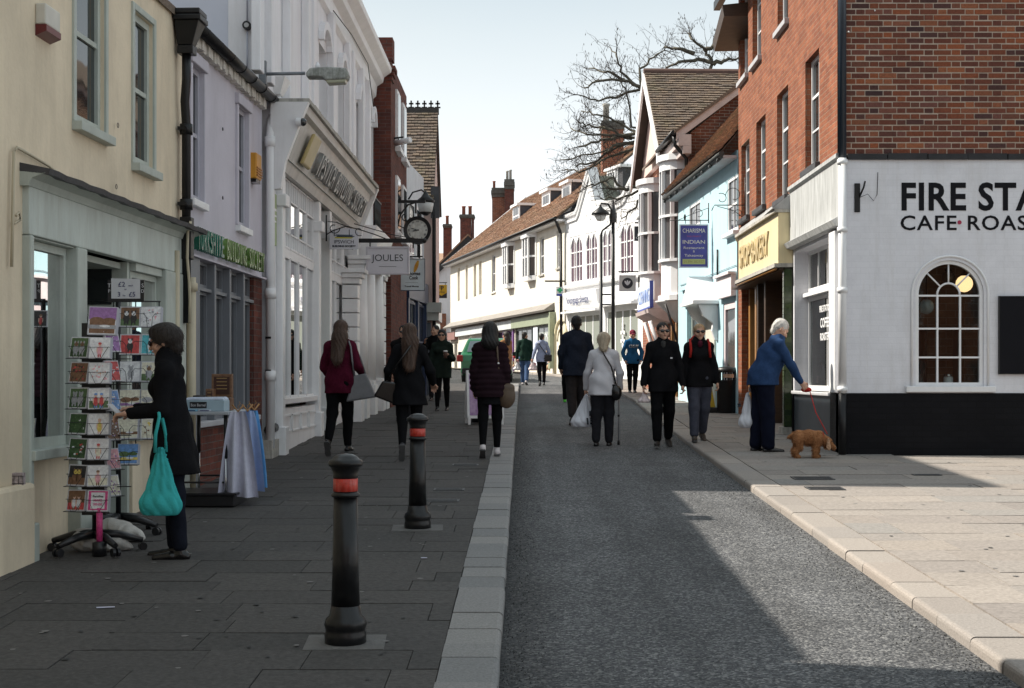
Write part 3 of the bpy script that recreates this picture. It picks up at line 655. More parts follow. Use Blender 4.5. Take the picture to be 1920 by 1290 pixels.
for (x, y) in ((416, 242), (416, 371)):
    cu, cz_ = F.u(x, .02), F.z(x, y, .02); q.tube([(cu + .018 * cos(a), .03, cz_ + .018 * sin(a)) for a in np.linspace(0, 6.28, 10)], .004, 4)
q.build('wall_ring', lead, F.e)
# orange alarm
t = thing('alarm_box', 'orange louvred alarm box on the lilac wall', 'alarm', tuple(F.w(F.u(478, .05), .0, F.z(478, 337, .05))), F.e.rotation_euler.z)
q = MB(); q.box(-.14, .14, -.1, 0, 0, .3); q.build('case', mat('orange plastic', (.62, .28, .03), .4), t, bevel=.015)
q = MB(); [q.box(-.14, .14, -.112, -.1, .03 + j * .03, .045 + j * .03) for j in range(4)]; q.build('louvre', mat('dark orange plastic', (.4, .16, .02), .4), t)
q = MB(); q.box(-.12, .12, -.09, 0, -.04, -.003); q.build('strobe_lens', mat('black lens', (.01, .01, .01), .2), t)
# white downpipe beside it
t = thing('downpipe', 'white painted downpipe beside the brick pier', 'downpipe', tuple(F.w(F.L + .06, .09, zg(17.5))), F.e.rotation_euler.z)
q = MB(); H0 = PZ(232, 17.4) - zg(17.5)
q.tube([(.3, -.02, H0 + .42), (.3, -.02, H0 + .3), (.22, 0, H0 + .22), (.05, 0, H0 + .05), (0, 0, H0 - .1), (0, 0, .12)], .055, 10); q.build('pipe', white, t)
q = MB(); q.hexa([(.2, -.08, H0 + .42), (.4, -.08, H0 + .42), (.4, .04, H0 + .42), (.2, .04, H0 + .42), (.1, -.16, H0 + .62), (.5, -.16, H0 + .62), (.5, .06, H0 + .62), (.1, .06, H0 + .62)]); q.build('hopper', white, t)
for z in (H0 - .2, 2.0, 1.0): q = MB(); q.lathe([(.056, -.06), (.072, -.06), (.072, .06), (.056, .06)], (0, 0, z), 12); q.build('collar', white, t)
for z in (1.45, 1.05): q = MB(); q.box(-.06, .1, -.02, .05, z, z + .025); q.build('clip', blackiron, t)
q = MB(); q.tube([(.0, .02, .34), (.35, .02, .36)], .06, 10); q.build('branch_pipe', blackiron, t)
q = MB(); q.box(-.09, .35, -.04, .12, -.1, .22); q.build('base_block', stone, t)

# ---- 3 tall white building with building-society shopfront
LC = F = Facade('white_hall', (-3.06, 17.6), (-3.02, 29.1), -1, 'tall white stuccoed building with pilasters, cornice and wide shopfront', 'building')
top = 7.75
arch_px = [(598, 612), (634, 643), (668, 676), (684, 690), (694, 699)]
holes = []
for a, c in arch_px:
    u0, u1 = F.u(a), F.u(c); holes.append([u0, max(u1, u0 + .5), 4.9, 6.6])
sfz1 = 4.9
wall(F, -1.15, F.L, 5.0, top, holes, whitewall, t=.3)
wall(F, .0, F.L, -.2, 5.0, [(.25, 8.0, -.3, 4.2), (8.6, 9.6, -.3, 3.2), (10.1, 11, -.3, 3.2)], whitewall, t=.3, o=-.002)
F.mb().box(-1.15, -.9, -6, -.302, 2, top).build('flank_wall', mat('shade tinted white render', (.6, .63, .72), .8, .05, 1.5), F.e)  # white flank wall in a bluer, darker tone: its shade is put into the colour
F.mb().box(-1.15, F.L, -6, -5.8, 0, top).build('back_wall', whitewall, F.e)
q = F.mb(); q.prism([(-.25, top - .1), (-2.0, 10.35), (-5.8, 7.6)], 0, -1.15, F.L); q.build('roof', lead, F.e)  # unseen pitched roof, ridge raised to throw the long shadow across the street
for h in holes:
    h2 = list(h)
    window(F, h2[0], h2[1], h2[2] + .12, h2[3], -.12, white, glz, nx=2, nz=3, fw=.05)
    q = F.mb(); um = (h[0] + h[1]) / 2; wd = (h[1] - h[0]) / 2 + .1
    arc = [(um + wd * cos(a), h[3] + .02 + .36 * sin(a)) for a in np.linspace(0, pi, 10)]
    arc2 = [(um + (wd - .12) * cos(a), h[3] + .02 + .24 * sin(a)) for a in np.linspace(pi, 0, 10)]
    q.prism([(p[0], p[1]) for p in arc + arc2], 1, .003, .09)
    q.build('arched_hood', whitewall, F.e)
# pilaster strips between windows, cornice
for x in (484, 505, 540, 575, 585, 622, 652, 660, 678, 690):
    u = F.u(x, .06); F.mb().box(u - .12, u + .12, .003, .11, 5.05, top - .5).build('pilaster', whitewall, F.e, bevel=.01)
co = F.mb(); co.prism([(.003, top - .55), (.06, top - .5), (.08, top - .3), (.2, top - .22), (.22, top - .12), (.36, top - .02), (.38, top + .06), (.0, top + .1)], 0, -1.15, F.L); co.build('cornice', white, F.e)
cable(F, [(625, 20), (660, 66), (690, 120), (700, 200)], .008, cabk, .14)
# junction box and conduit on the flank
t = thing('conduit_box', 'round black conduit box on the shaded white flank wall', 'conduit', (PX(463, 16.4), 16.42, PZ(48, 16.4)))
q = MB(); q.prism([(.05 * cos(a), .05 * sin(a)) for a in np.linspace(0, 6.28, 13)[:-1]], 1, -.05, .02); q.build('box', blackiron, t)
q = MB(); q.prism([(.028 * cos(a), .028 * sin(a)) for a in np.linspace(0, 6.28, 13)[:-1]], 1, -.056, -.051); q.build('cover', mat('grey disc', (.45, .45, .45), .5), t)
q = MB(); q.tube([(0, 0, .05), (0, 0, 1)], .01, 6); q.tube([(0, 0, -.05), (0, 0, -.6)], .01, 6); q.build('conduit', mat('grey conduit', (.45, .47, .55), .5), t)
# sloping shopfront fascia
fz0, fz1 = 4.16, 4.93; ua, ub = .0, 8.05
q = F.mb(); q.prism([(.003, fz0), (.08, fz0), (.1, fz0 + .05), (.33, fz1 - .12), (.4, fz1 - .1), (.42, fz1), (.003, fz1)], 0, ua, ub); fas = q.build('fascia_board', warmwhite, F.e)
q = F.mb(); q.hexa([(ua + .25, .14, fz0 + .13), (ub - .2, .14, fz0 + .13), (ub - .2, .31, fz1 - .2), (ua + .25, .31, fz1 - .2), (ua + .25, .158, fz0 + .125), (ub - .2, .158, fz0 + .125), (ub - .2, .328, fz1 - .205), (ua + .25, .328, fz1 - .205)]); q.build('sign_panel', warmwhite, F.e)
cp = F.mb()
for i in range(16):
    x = ua - .05 + (ub - ua + .1) * i / 16; cp.box(x, x + (ub - ua + .1) / 16 - .01, .0, .46, fz1 + .003, fz1 + .055 + .012 * (i % 2))
cp.build('capping', stone, F.e)
q = F.mb(); q.box(ua - .03, ua + .0, .0, .1, fz0 - .2, fz0 + .1); q.prism([(.0, fz0 - .3), (.12, fz0 - .28), (.18, fz0 + .05), (.42, fz1 - .1), (.46, fz1 + .0), (0, fz1)], 0, ua - .12, ua - .003); q.build('console', white, F.e)
q = F.mb(); q.prism([(.0, fz0 - .3), (.12, fz0 - .28), (.18, fz0 + .05), (.42, fz1 - .1), (.46, fz1 + .0), (0, fz1)], 0, ub + .003, ub + .12); q.build('console', white, F.e)
dark = mat('brushed metal letters', (.30, .30, .29), .35, .2, 9, metal=.6)
sl = Vector((0, -.19 * 1, .43)).normalized()
lt = thing('shop_lettering', 'raised metal letters IPSWICH BUILDING SOCIETY on the sloping fascia', 'lettering', tuple(F.w(ua, .2, fz0 + .2)), F.e.rotation_euler.z)
txt = 'IPSWICH BUILDING SOCIETY'; x0 = 1.9; st = 5.5 / len(txt)
for i, ch in enumerate(txt):
    if ch != ' ': letters(ch, .3, lt, dark, (x0 + i * st, -.03, -.02), (1, 0, 0), (0, -.37, .93), name='letter', ext=.035, bold=.004, width=st * (.78 if ch != 'I' else .22))
q = MB(); q.hexa([(.75, -.01, -.05), (1.35, -.01, -.05), (1.35, -.17, .33), (.75, -.17, .33), (.75, -.06, -.05), (1.35, -.06, -.05), (1.35, -.22, .33), (.75, -.22, .33)]); q.build('logo_block', mat('gilt logo', (.45, .36, .16), .4), lt, bevel=.02)
q = MB(); q.hexa([(.8, -.085, .06), (1.3, -.085, .1), (1.3, -.115, .17), (.8, -.11, .13), (.8, -.1, .06), (1.3, -.1, .1), (1.3, -.13, .17), (.8, -.125, .13)]); q.build('logo_stripe', mat('blue grey stripe', (.3, .38, .45), .4), lt)
# timber screen of windows
def screen(F, u0, u1, n, zb_, zt_, ztr):
    F.mb().box(u0 - .05, u1 + .05, -.12, .06, zb_ - .08, zb_ - .002).build('sill', white, F.e, bevel=.01)
    for i in range(n + 1):
        u = u0 + (u1 - u0) * i / n; F.mb().box(u - .03, u + .03, -.12, -.002, zb_, zt_).build('mullion', white, F.e, bevel=.006)
    F.mb().box(u0, u1, -.1, .004, ztr - .05, ztr + .05).build('transom', white, F.e)
    for i in range(n):
        a, c = u0 + (u1 - u0) * i / n + .032, u0 + (u1 - u0) * (i + 1) / n - .032
        window(F, a, c, zb_, ztr - .053, .008, white, clear, nx=1, nz=1, fw=.02)
        w_ = window(F, a, c, ztr + .053, zt_, .008, white, clear, nx=1, nz=1, fw=.02, name='transom_light')
        q = F.mb(); m_ = (c - a) / 4
        for k in range(1, 4): q.box(a + k * m_ - .01, a + k * m_ + .01, -.02, .004, ztr + .053, ztr + .25); q.box(a + k * m_ - .01, a + k * m_ + .01, -.02, .004, zt_ - .25, zt_)
        q.box(a, c, -.022, .006, ztr + .25, ztr + .27); q.box(a, c, -.022, .006, zt_ - .27, zt_ - .25); q.build('glazing_bar', white, w_)
        F.mb().box(a + .02, c - .02, -.06, -.055, ztr + .3, zt_ - .3).build('poster', mat('pale poster', (.5, .5, .48), .7, .2, 14), w_)
zs, ztr = 1.32, 3.2
s0, s1 = F.u(526), F.u(588); s2, s3 = F.u(614), F.u(656)
clear, clear1 = clear2, clear
screen(F, s0, s1, 4, zs, fz0 - .01, ztr); screen(F, s2, s3, 3, zs - .05, fz0 - .01, ztr)
for a, c in ((s0 - .04, s1 + .04), (s2 - .04, s3 + .04)):
    q = F.mb(); q.box(a, c, -.12, .02, -.2, zs - .135 if a < 3 else zs - .135); q.build('stall_riser', white, F.e)
    n = 4
    for i in range(n):
        x0_, x1_ = a + (c - a) * i / n + .06, a + (c - a) * (i + 1) / n - .06; z0_, z1_ = F.g(a) + .25, zs - .22
        q = F.mb()
        for bx in ((x0_, x0_ + .02, z0_, z1_), (x1_ - .02, x1_, z0_, z1_), (x0_, x1_, z0_, z0_ + .02), (x0_, x1_, z1_ - .02, z1_)): q.box(bx[0], bx[1], .021, .038, bx[2], bx[3])
        q.build('moulded_panel', white, F.e)
for u in (s0 - .2, s1 + .12, s2 - .16, s3 + .15):
    q = F.mb(); q.box(u - .1, u + .1, -.12, .08, -.2, fz0 - .01); q.box(u - .13, u + .13, -.12, .12, -.2, F.g(u) + .35); q.box(u - .13, u + .13, -.12, .13, fz0 - .45, fz0 - .3); q.build('pier', white, F.e, bevel=.012)
clear = clear1
# recessed doorway
F.mb().box(s1 + .22, s2 - .27, -.8, -.75, .3, fz0).build('door', white, F.e)
F.mb().box(s1 + .3, s2 - .35, -.74, -.73, 1.2, 3.0).build('door_pane', glz, F.e)
q = F.mb(); q.box(s1 + .22, s1 + .26, -.7, -.1, 1.3, 3.3); q.build('poster_frame', mat('lime poster', (.42, .5, .1), .5), F.e)
F.mb().box(s0, s3, -2.2, -2.1, .2, fz0).build('interior', mat('dim office wall', (.06, .06, .06), .8, .5, 2), F.e)
F.mb().box(s0, s3, -2.1, -.13, .55, .6).build('interior_floor', darkroom, F.e)
# green notice, camera dome
t = thing('notice_board', 'narrow pale green notice panel on the white pier', 'sign', tuple(F.w(.08, .0, PZ(460, 17.7))), F.e.rotation_euler.z)
q = MB(); q.box(-.1, .12, -.02, 0, 0, .63); q.build('panel', mat('pale green panel', (.34, .42, .22), .5), t)
q = MB(); q.box(-.07, .09, -.023, -.021, .42, .45); q.box(-.07, .09, -.023, -.021, .35, .37); q.box(-.07, .07, -.023, -.021, .28, .3); q.build('print', white, t)
F.text('RE', .07, mat('grey print', (.05, .05, .05), .6), .1, .003, 1.37, ext=.001)
t = thing('camera_dome', 'small black security dome on the fascia end', 'camera', (PX(568, 17.45), 17.45, PZ(229, 17.45)))
q = MB(); q.prism([(.05 * cos(a), .05 * sin(a)) for a in np.linspace(0, 6.28, 13)[:-1]], 0, -.08, -.02); q.build('mount', white, t)
q = MB(); q.ball((0, 0, 0), .05); q.build('dome', glz, t)
# fascia end stop: orange brick chip seen beside the sign
F.mb().box(8.2, 8.5, .003, .1, 4.2, 4.6).build('patch_panel', mat('terracotta panel', (.4, .15, .08), .7), F.e)
# ---- Joules ground floor: columns
def column(F, u, z0, z1, parent, rust=False):
    c = F.mb()
    w_ = .17
    c.box(u - w_ - .05, u + w_ + .05, .0, .34, z0 - .2, z0 + .55); c.box(u - w_ - .03, u + w_ + .03, .0, .31, z0 + .553, z0 + .62)
    c.build('column_base', white, parent, bevel=.012)
    if rust:
        n = int((z1 - z0 - 1.0) / .24)
        for i in range(n): F.mb().box(u - w_, u + w_, .0, .27, z0 + .63 + i * .24, z0 + .63 + i * .24 + .225).build('quoin_block', white, parent, bevel=.014)
        zt = z0 + .63 + n * .24
    else:
        c = F.mb(); zt = z1 - .35
        c.lathe([(w_ * 1.0, z0 + .63), (w_ * .98, z0 + 1.4), (w_ * .88, zt)], (u, .16, 0), 16); c.build('shaft', white, parent)
    c = F.mb(); c.box(u - w_ - .02, u + w_ + .02, .0, .3, zt + .002, zt + .1); c.box(u - w_ - .06, u + w_ + .06, .0, .35, zt + .102, zt + .18); c.box(u - w_ - .1, u + w_ + .1, .0, .4, zt + .182, zt + .25)
    c.build('capital', white, parent, bevel=.01)
for k, (x, rs) in enumerate(((661, 1), (672, 0), (688, 0), (704, 0), (712, 1))):
    u = F.u(x, .16); g_ = F.g(u); column(F, u, g_, PZ(475, F.A.y + u) if rs else PZ(470, F.A.y + u), F.e, bool(rs))
q = F.mb(); z = 3.55; q.prism([(.003, z), (.3, z), (.32, z + .3), (.42, z + .36), (.45, z + .46), (.003, z + .5)], 0, 8.15, F.L); q.build('entablature', white, F.e)
for u0, u1 in ((8.62, 9.58), (10.12, 10.98)): window(F, u0, u1, .9, 3.15, -.15, white, clear, nx=2, nz=2, fw=.06)
q = F.mb(); q.box(8.6, 11, -.12, -.1, .4, .897); q.build('stall_riser', white, F.e)
F.mb().box(8.3, 11.3, -1.5, -1.45, 0, 3.5).build('interior', darkroom, F.e)
# balcony ironwork above
bz = 4.35; t = F.mb()
for k in range(12): t.tube([(8.75 + k * .09, .32, bz), (8.75 + k * .09, .32, bz + .5)], .014, 5)
t.box(8.72, 9.8, .3, .34, bz + .5, bz + .53); t.box(8.72, 9.8, .3, .34, bz, bz + .03); t.build('railing', blackiron, F.e)
q = F.mb(); q.prism([(.003, bz - .3), (.3, bz - .28), (.38, bz - .1), (.4, bz - .03), (.003, bz - .02)], 0, 8.4, F.L); q.build('ledge', white, F.e)

# ---- 4 brick building, projecting forward
LD = F = Facade('brick_house', (-2.67, 29.2), (-2.66, 33.0), -1, 'narrow dark red brick house projecting past the white hall', 'building')
F.mb().box(0, F.L, -5, 0, -.1, 8.0).build('wall', brickB, F.e)
F.mb().box(-.08, .35, -.35, .04, 8.003, 8.45).build('parapet', brickB, F.e)
q = F.mb(); [q.box(-.02 - .03 * j, .4 + .02 * j, -.37, .03 + .03 * j, 7.6 + .1 * j, 7.68 + .1 * j) for j in range(3)]; q.build('corbel', brickB, F.e)
for z in (4.6, 6.4):
    for u in (.9, 2.4):
        q = F.mb(); q.box(u, u + .8, .003, .05, z, z + 1.2); wq = q.build('window', white, F.e); F.mb().box(u + .08, u + .72, .051, .06, z + .08, z + 1.12).build('pane', glz, wq); F.mb().box(u - .05, u + .85, .003, .12, z - .1, z - .003).build('sill', white, wq)
t = thing('security_camera', 'white bullet camera on the brick house corner', 'camera', (PX(738, 29.8), 29.9, PZ(268, 29.8)))
q = MB(); q.tube([(0, 0, 0), (.36, -.25, .04)], .06, 10); q.build('body', white, t); q = MB(); q.tube([(-.1, 0, .1), (.2, -.1, .12)], .02, 6); q.tube([(.1, -.1, .12), (.1, -.1, .05)], .012, 6); q.build('bracket', blackiron, t)
# ---- 5 pale narrow house with dark pilaster
LE = F = Facade('pale_house', (-2.72, 33.05), (-2.5, 36.4), -1, 'narrow pale blue white house with a navy shopfront', 'building')
F.mb().box(0, F.L, -5, 0, -.1, 6.6).build('wall', mat('pale blue white', (.6, .64, .68), .7), F.e)
navy = mat('navy paint', (.015, .03, .075), .4)
for u in (.4, 1.7): q = F.mb(); q.box(u, u + .9, .003, .05, 4.4, 5.7); wq = q.build('window', white, F.e); F.mb().box(u + .08, u + .82, .051, .06, 4.48, 5.62).build('pane', glz, wq)
q = F.mb(); q.box(0, F.L, .003, .12, 3.4, 3.9); q.build('fascia_board', navy, F.e)
for u in (.02, 1.6, 3.05): F.mb().box(u, u + .24, .003, .1, .9, 3.397).build('pilaster', navy, F.e)
for u in (.3, 1.9): window(F, u, u + 1.1, 1.5, 3.35, .06, navy, glz, nx=2, nz=2, each=False)
# ---- 6 tile-roofed house end-on
X0 = -2.3
LF = F = Facade('tiled_house', (X0, 36.5), (X0, 39.7), -1, 'house with a steep brown tiled roof slope and crested ridge', 'building')
ez, rz = PZ(372, 36.4), PZ(207, 38.1)
F.mb().box(0, F.L, -4.6, 0, -.1, ez - .0).build('wall', pinkwall, F.e)
q = F.mb(); q.prism([(0.02, ez), (F.L - .02, ez), (1.6, rz - .08)], 1, -4.6, -.02); q.build('gable', pinkwall, F.e)
sl = Vector((1.68, 0, rz - ez)); L_ = sl.length
rf = F.mb(); rf.hexa([(-.14, -4.7, ez - .1), (-.14, .06, ez - .1), (1.6, .06, rz - .05), (1.6, -4.7, rz - .05), (-.16, -4.7, ez - .06), (-.16, .06, ez - .06), (1.6, .06, rz - .005), (1.6, -4.7, rz - .005)])
rf.hexa([(F.L + .14, -4.7, ez - .1), (F.L + .14, .06, ez - .1), (1.6, .06, rz - .06), (1.6, -4.7, rz - .06), (F.L + .16, -4.7, ez - .06), (F.L + .16, .06, ez - .06), (1.6, .06, rz - .015), (1.6, -4.7, rz - .015)])
roof = rf.build('roof', mat('roof batten', (.08, .06, .05), .9), F.e)
tiles(roof, (-.16, -.06, ez - .05 - F.zb), (0, 1, 0), (1.76, 0, rz - ez + .05), 2.5, L_ + .05, tileA, tw=.17, ga=.105)
q = F.mb(); q.box(1.5, 1.72, -4.7, .08, rz - .1, rz + .06); rd = q.build('ridge', mat('dark ridge tile', (.03, .027, .025), .8), F.e)
for k in range(14):
    y = .05 - k * .175; q = F.mb(); zz = rz + .06
    q.box(1.59, 1.63, y - .02, y + .02, zz, zz + .2); q.box(1.59, 1.63, y - .06, y + .06, zz + .1, zz + .14); q.box(1.59, 1.63, y - .075, y + .075, zz, zz + .035); q.build('crest_finial', mat('dark ridge tile', (.03, .027, .025), .8), rd)
q = F.mb(); q.box(-.22, -.08, -4.7, .05, ez - .2, ez - .1); q.build('gutter', blackiron, F.e)
q = F.mb(); q.tube([(-.16, .0, ez - .15), (-.1, .06, ez - .45), (-.06, .06, 1.2)], .05, 8); q.build('downpipe', blackiron, F.e)
q = F.mb(); q.box(-.14, -.08, -.02, .2, ez - .5, ez + .3); q.build('bargeboard', lead, F.e)
# window and shop door facing down the street
q = F.mb(); q.box(-.04, -.003, -.7, -.2, 4.05, 5.0); wq = q.build('window', white, F.e); F.mb().box(-.05, -.041, -.64, -.26, 4.12, 4.93).build('pane', glz, wq)
q = F.mb(); q.box(-.3, -.003, -1.6, .25, 3.2, 3.45); q.box(-.22, -.003, -1.6, .18, 3.0, 3.197); q.build('shop_cornice', mat('putty paint', (.4, .39, .36), .6), F.e)
q = F.mb(); q.box(-.1, -.003, -.62, -.02, 1.1, 2.95); dr = q.build('door', mat('slate door paint', (.09, .10, .12), .5), F.e); F.mb().box(-.11, -.101, -.52, -.12, 1.7, 2.85).build('pane', glz2, dr)
q = F.mb(); q.box(-.12, -.003, -1.0, -.66, 1.0, 2.95); q.build('pilaster', mat('navy paint'  , (0, 0, 0)), F.e)
F.mb().box(.3, 2.6, .003, .06, 1.9, 3.0).build('shop_window', glz, F.e)
F.mb().box(.2, 2.8, .003, .1, 3.05, 3.4).build('fascia_board', white, F.e)
# ---- 7 gabled white house closing the view
q0 = Facade('gabled_house', (-9.5, 86), (-2.1, 86.6), 1, 'white gabled house with dark bargeboards closing the street', 'building', zb=zg(86))
F = q0
# local +y faces away for side 1; use plain geometry toward the camera
gx = lambda px: PX(px, 86) + 9.5
gz = lambda py: PZ(py, 86)
ap = gx(877); zl, za = gz(535), gz(441)
xl, xr = gx(778), gx(915)
b = MB(); zb0 = F.zb
def gbox(b, x0, x1, y0, y1, z0, z1): b.box(x0, x1, y0, y1, z0 - zb0, z1 - zb0)
zr = gz(478)
b.prism([(xl, zb0 - zb0 - .3), (xr + 1.5, -.3), (xr + 1.5, zr - .6 - zb0), (ap, za - .25 - zb0), (xl, gz(555) - zb0)], 1, 0, 6); b.build('wall', whitewall, F.e)
bw = mat('black bargeboard', (.02, .02, .022), .6)
for p, q_ in (((ap, za), (xl - .6, gz(560))), ((ap, za), (xr + .4, gz(487)))):
    b = MB(); b.prism([(p[0], p[1] - zb0), (q_[0], q_[1] - zb0), (q_[0], q_[1] - zb0 - .45), (p[0], p[1] - zb0 - .5)], 1, -.25, -.05); b.build('bargeboard', bw, F.e)
    b = MB(); b.hexa([(p[0], -.3, p[1] - zb0), (q_[0], -.3, q_[1] - zb0), (q_[0], 7, q_[1] - zb0), (p[0], 7, p[1] - zb0), (p[0], -.3, p[1] - zb0 + .12), (q_[0], -.3, q_[1] - zb0 + .12), (q_[0], 7, q_[1] - zb0 + .12), (p[0], 7, p[1] - zb0 + .12)]); b.build('roof', tileB, F.e)
b = MB(); b.box(gx(806), gx(836), -.5, -.1, 0, gz(588) - zb0); b.build('porch_wall', brickC, F.e)
b = MB(); b.box(gx(800), gx(808), -.4, -.05, 0, gz(640) - zb0); b.build('shop_window', glz, F.e)
b = MB(); b.tube([(gx(884), -.3, za - zb0 - .4), (gx(884), -.3, za + 1.0 - zb0)], .02, 5); b.build('aerial_mast', blackiron, F.e)
# lower roof and chimneys behind it
lr = thing('far_roof', 'brown tiled roof and gable beyond the white gabled house', 'building', (PX(800, 96), 96, zg(96)))
b = MB(); b.hexa([(-4, 0, 3), (6, 0, 3), (6, 4, 3), (-4, 4, 3), (-4, 0, 5.9), (6, 0, 5.9), (6, 4, 5.9), (-4, 4, 5.9)]); b.build('wall', brickC, lr)
b = MB(); b.hexa([(-4, -.3, 5.9), (3.2, -.3, 5.9), (3.2, 3, 7.6), (-4, 3, 7.6), (-4, -.3, 6), (3.2, -.3, 6), (3.2, 3, 7.75), (-4, 3, 7.75)]); b.build('roof', tileB, lr)
def chimney(px0, px1, py0, py1, Y, pots, label, m=None, parent=None, deep=.9):
    x0, x1, z0, z1 = PX(px0, Y), PX(px1, Y), PZ(py1, Y), PZ(py0, Y); cx = (x0 + x1) / 2; w_ = (x1 - x0) / 2
    t = thing('chimney', label, 'chimney', (cx, Y, z0))
    H_ = z1 - z0
    q = MB(); q.box(-w_ * .88, w_ * .88, 0, deep, -1.5, H_ * .86); q.build('stack', m or brickB, t)
    q = MB(); q.box(-w_ * .95, w_ * .95, -.06, deep + .06, H_ * .862, H_ * .91); q.box(-w_ * 1.02, w_ * 1.02, -.12, deep + .12, H_ * .912, H_ * .96); q.box(-w_ * .95, w_ * .95, -.05, deep + .05, H_ * .962, H_); q.build('cap', mat('sooty stone', (.10, .095, .085), .9, .3, 8, .5, 20), t)
    for (ppx, pw, ph, mm) in pots:
        q = MB(); r = pw / 2 * Y / 2700; hh_ = ph * Y / 2700
        q.lathe([(r * .85, 0), (r * .8, hh_ * .85), (r, hh_ * .88), (r, hh_), (r * .7, hh_)], (PX(ppx, Y) - cx, deep / 2, H_), 10); q.build('chimney_pot', mm, t)
    return t
chimney(830, 847, 420, 470, 92, [(838, 7, 17, terracotta)], 'dark brick chimney with one red pot left of the gable')
chimney(861, 890, 402, 455, 90, [(869, 8, 17, terracotta), (881, 8, 17, terracotta)], 'brick chimney with two red pots behind the gable')
# ------------------------------------------------------------------ RIGHT SIDE
# ---- 1 corner building: brick over white and black ground floor
CX, CY = 4.0, 18.0
RA = F = Facade('corner_building', (CX, CY), (CX, 26.7), 1, 'orange red brick corner building with white painted ground floor and black plinth', 'building', zb=zg(18))
class Flank:
    """the same building's wall facing the viewpoint: u to the right, o towards the camera"""
    def __init__(s): s.s = 1; s.zb = F.zb; s.e = RA.e; s.n = Vector((0, -1)); s.d = Vector((1, 0)); s.A = Vector((CX, CY))
    def loc(s, p): return (-p[1], -p[0], p[2] - s.zb)
    def u(s, px, o=0): return PX(px, CY - o) - CX
    def z(s, px, py, o=0): return PZ(py, CY - o)
    def w(s, u, o, z): return Vector((CX + u, CY - o, z))
    def mb(s): return MB(s)
    def text(s, txt, h, mat, u, o, z, **k): return letters(txt, h, s.e, mat, (-o, -u, z - s.zb), (0, -1, 0), (0, 0, 1), **k)
G = Flank()
ztop = 8.6; zband = PZ(298, CY); zbase = PZ(737, CY)
wins = []
for xf, (t0, b0) in ((1510, (104, 322)), (1457, (167, 378)), (1418, (218, 395)), (1390, (262, 420))):
    u1 = F.u(xf); wins.append((u1 - .95, u1, F.z(xf, b0) if xf > 1400 else 4.45, F.z(xf + 12, t0)))
up = []
for xf in (1458, 1411, 1388):
    u1 = F.u(xf); up.append((u1 - .9, u1, F.z(1473, 47) + .05, 9.0))
sw = (.65, 3.2, zbase, 3.42)
wall(F, .035, F.L, zband + .02, ztop, wins + up, brickA, t=.12, name='brick_wall')
mb_ = F.mb(); mb_.box(.06, F.L, -.4, -.13, zband + .02, ztop); 
for k, h in enumerate(wins + up):
    window(F, h[0], h[1], h[2], min(h[3], ztop - .05), -.085, white, glz, nx=2, nz=3, fw=.05, deep=.03, each=False)
    F.mb().box(h[0] - .06, h[1] + .06, -.09, .07, h[2] - .09, h[2] - .003).build('sill', lead if k < 4 else mat('grey sill', (0, 0, 0)), F.e, bevel=.008)
mb_.build('inner_wall', darkroom, F.e)
# white shopfront on the street side
wall(F, .01, 3.3, zbase, zband, [sw], paintbrick, t=.3, name='street_wall')
wall(F, 3.3, F.L, -.1, zband, [(3.4, 8.3, .2, 3.3)], brickA, t=.3, name='bakery_wall')
F.mb().box(sw[0], sw[1], -.34, -.3, -.1, 4).build('recess_back', paintbrick, F.e)
F.mb().box(-.02, sw[0], -.3, .02, -.1, zbase - .002).build('plinth', blackbase, F.e)
F.mb().box(sw[0], sw[1], -.3, .0, -.1, zbase - .05).build('window_plinth', mat('glossy grey panel', (.06, .075, .09), .4, .2, 2), F.e)
F.mb().box(sw[1], 3.3, -.3, .02, -.1, zbase - .002).build('plinth', blackbase, F.e)
F.mb().box(sw[0], sw[1], -.3, .05, zbase - .048, zbase - .001).build('sill', white, F.e, bevel=.008)
window(F, sw[0], sw[1], zbase, 2.75, -.2, white, clear, nx=2, nz=1, fw=.06, sash=False)
window(F, sw[0], sw[1], 2.81, sw[3], -.2, white, clear, nx=4, nz=1, fw=.05, sash=False, name='transom_light')
F.mb().box(sw[0], sw[1], -.26, -.12, 2.753, 2.807).build('transom', white, F.e)
F.mb().box(sw[0], sw[1], -.299, -.29, zbase, sw[3]).build('interior', mat('cafe interior', (.035, .03, .028), .6, .5, 2), F.e)
q = F.mb(); q.prism([(.003, 3.46), (.1, 3.48), (.14, 3.55), (.05, 3.6), (.05, 4.3), (.09, 4.33), (.09, 4.38), (.003, 4.4)], 0, -.03, 3.28); q.build('fascia_board', mat('bare grey boarding', (.42, .43, .43), .75, .3, 5, .3, 20, dirt=.5, stretch=(1, 4, .4)), F.e)
q = F.mb(); q.box(.2, .55, .003, .06, zbase, 3.44); q.build('pilaster', white, F.e, bevel=.01)
wp = white
for t_, h_, z_ in (('FIRE STATION', .085, 2.5), ('COFFEE', .13, 2.28), ('ROASTERS', .1, 2.1)):
    F.text(t_, h_, wp, 1.95, -.19, z_, ext=.001, bold=.004)
q = F.mb()
for (u, z, r) in ((2.4, 1.75, .1), (2.7, 1.55, .12), (1.6, 1.6, .09), (2.1, 1.5, .1), (1.2, 1.55, .1)): q.ball((u, -.26, z), (r, .03, r * 1.2))
q.build('window_goods', mat('muted goods', (.2, .1, .09), .6, .6, 9), F.e)
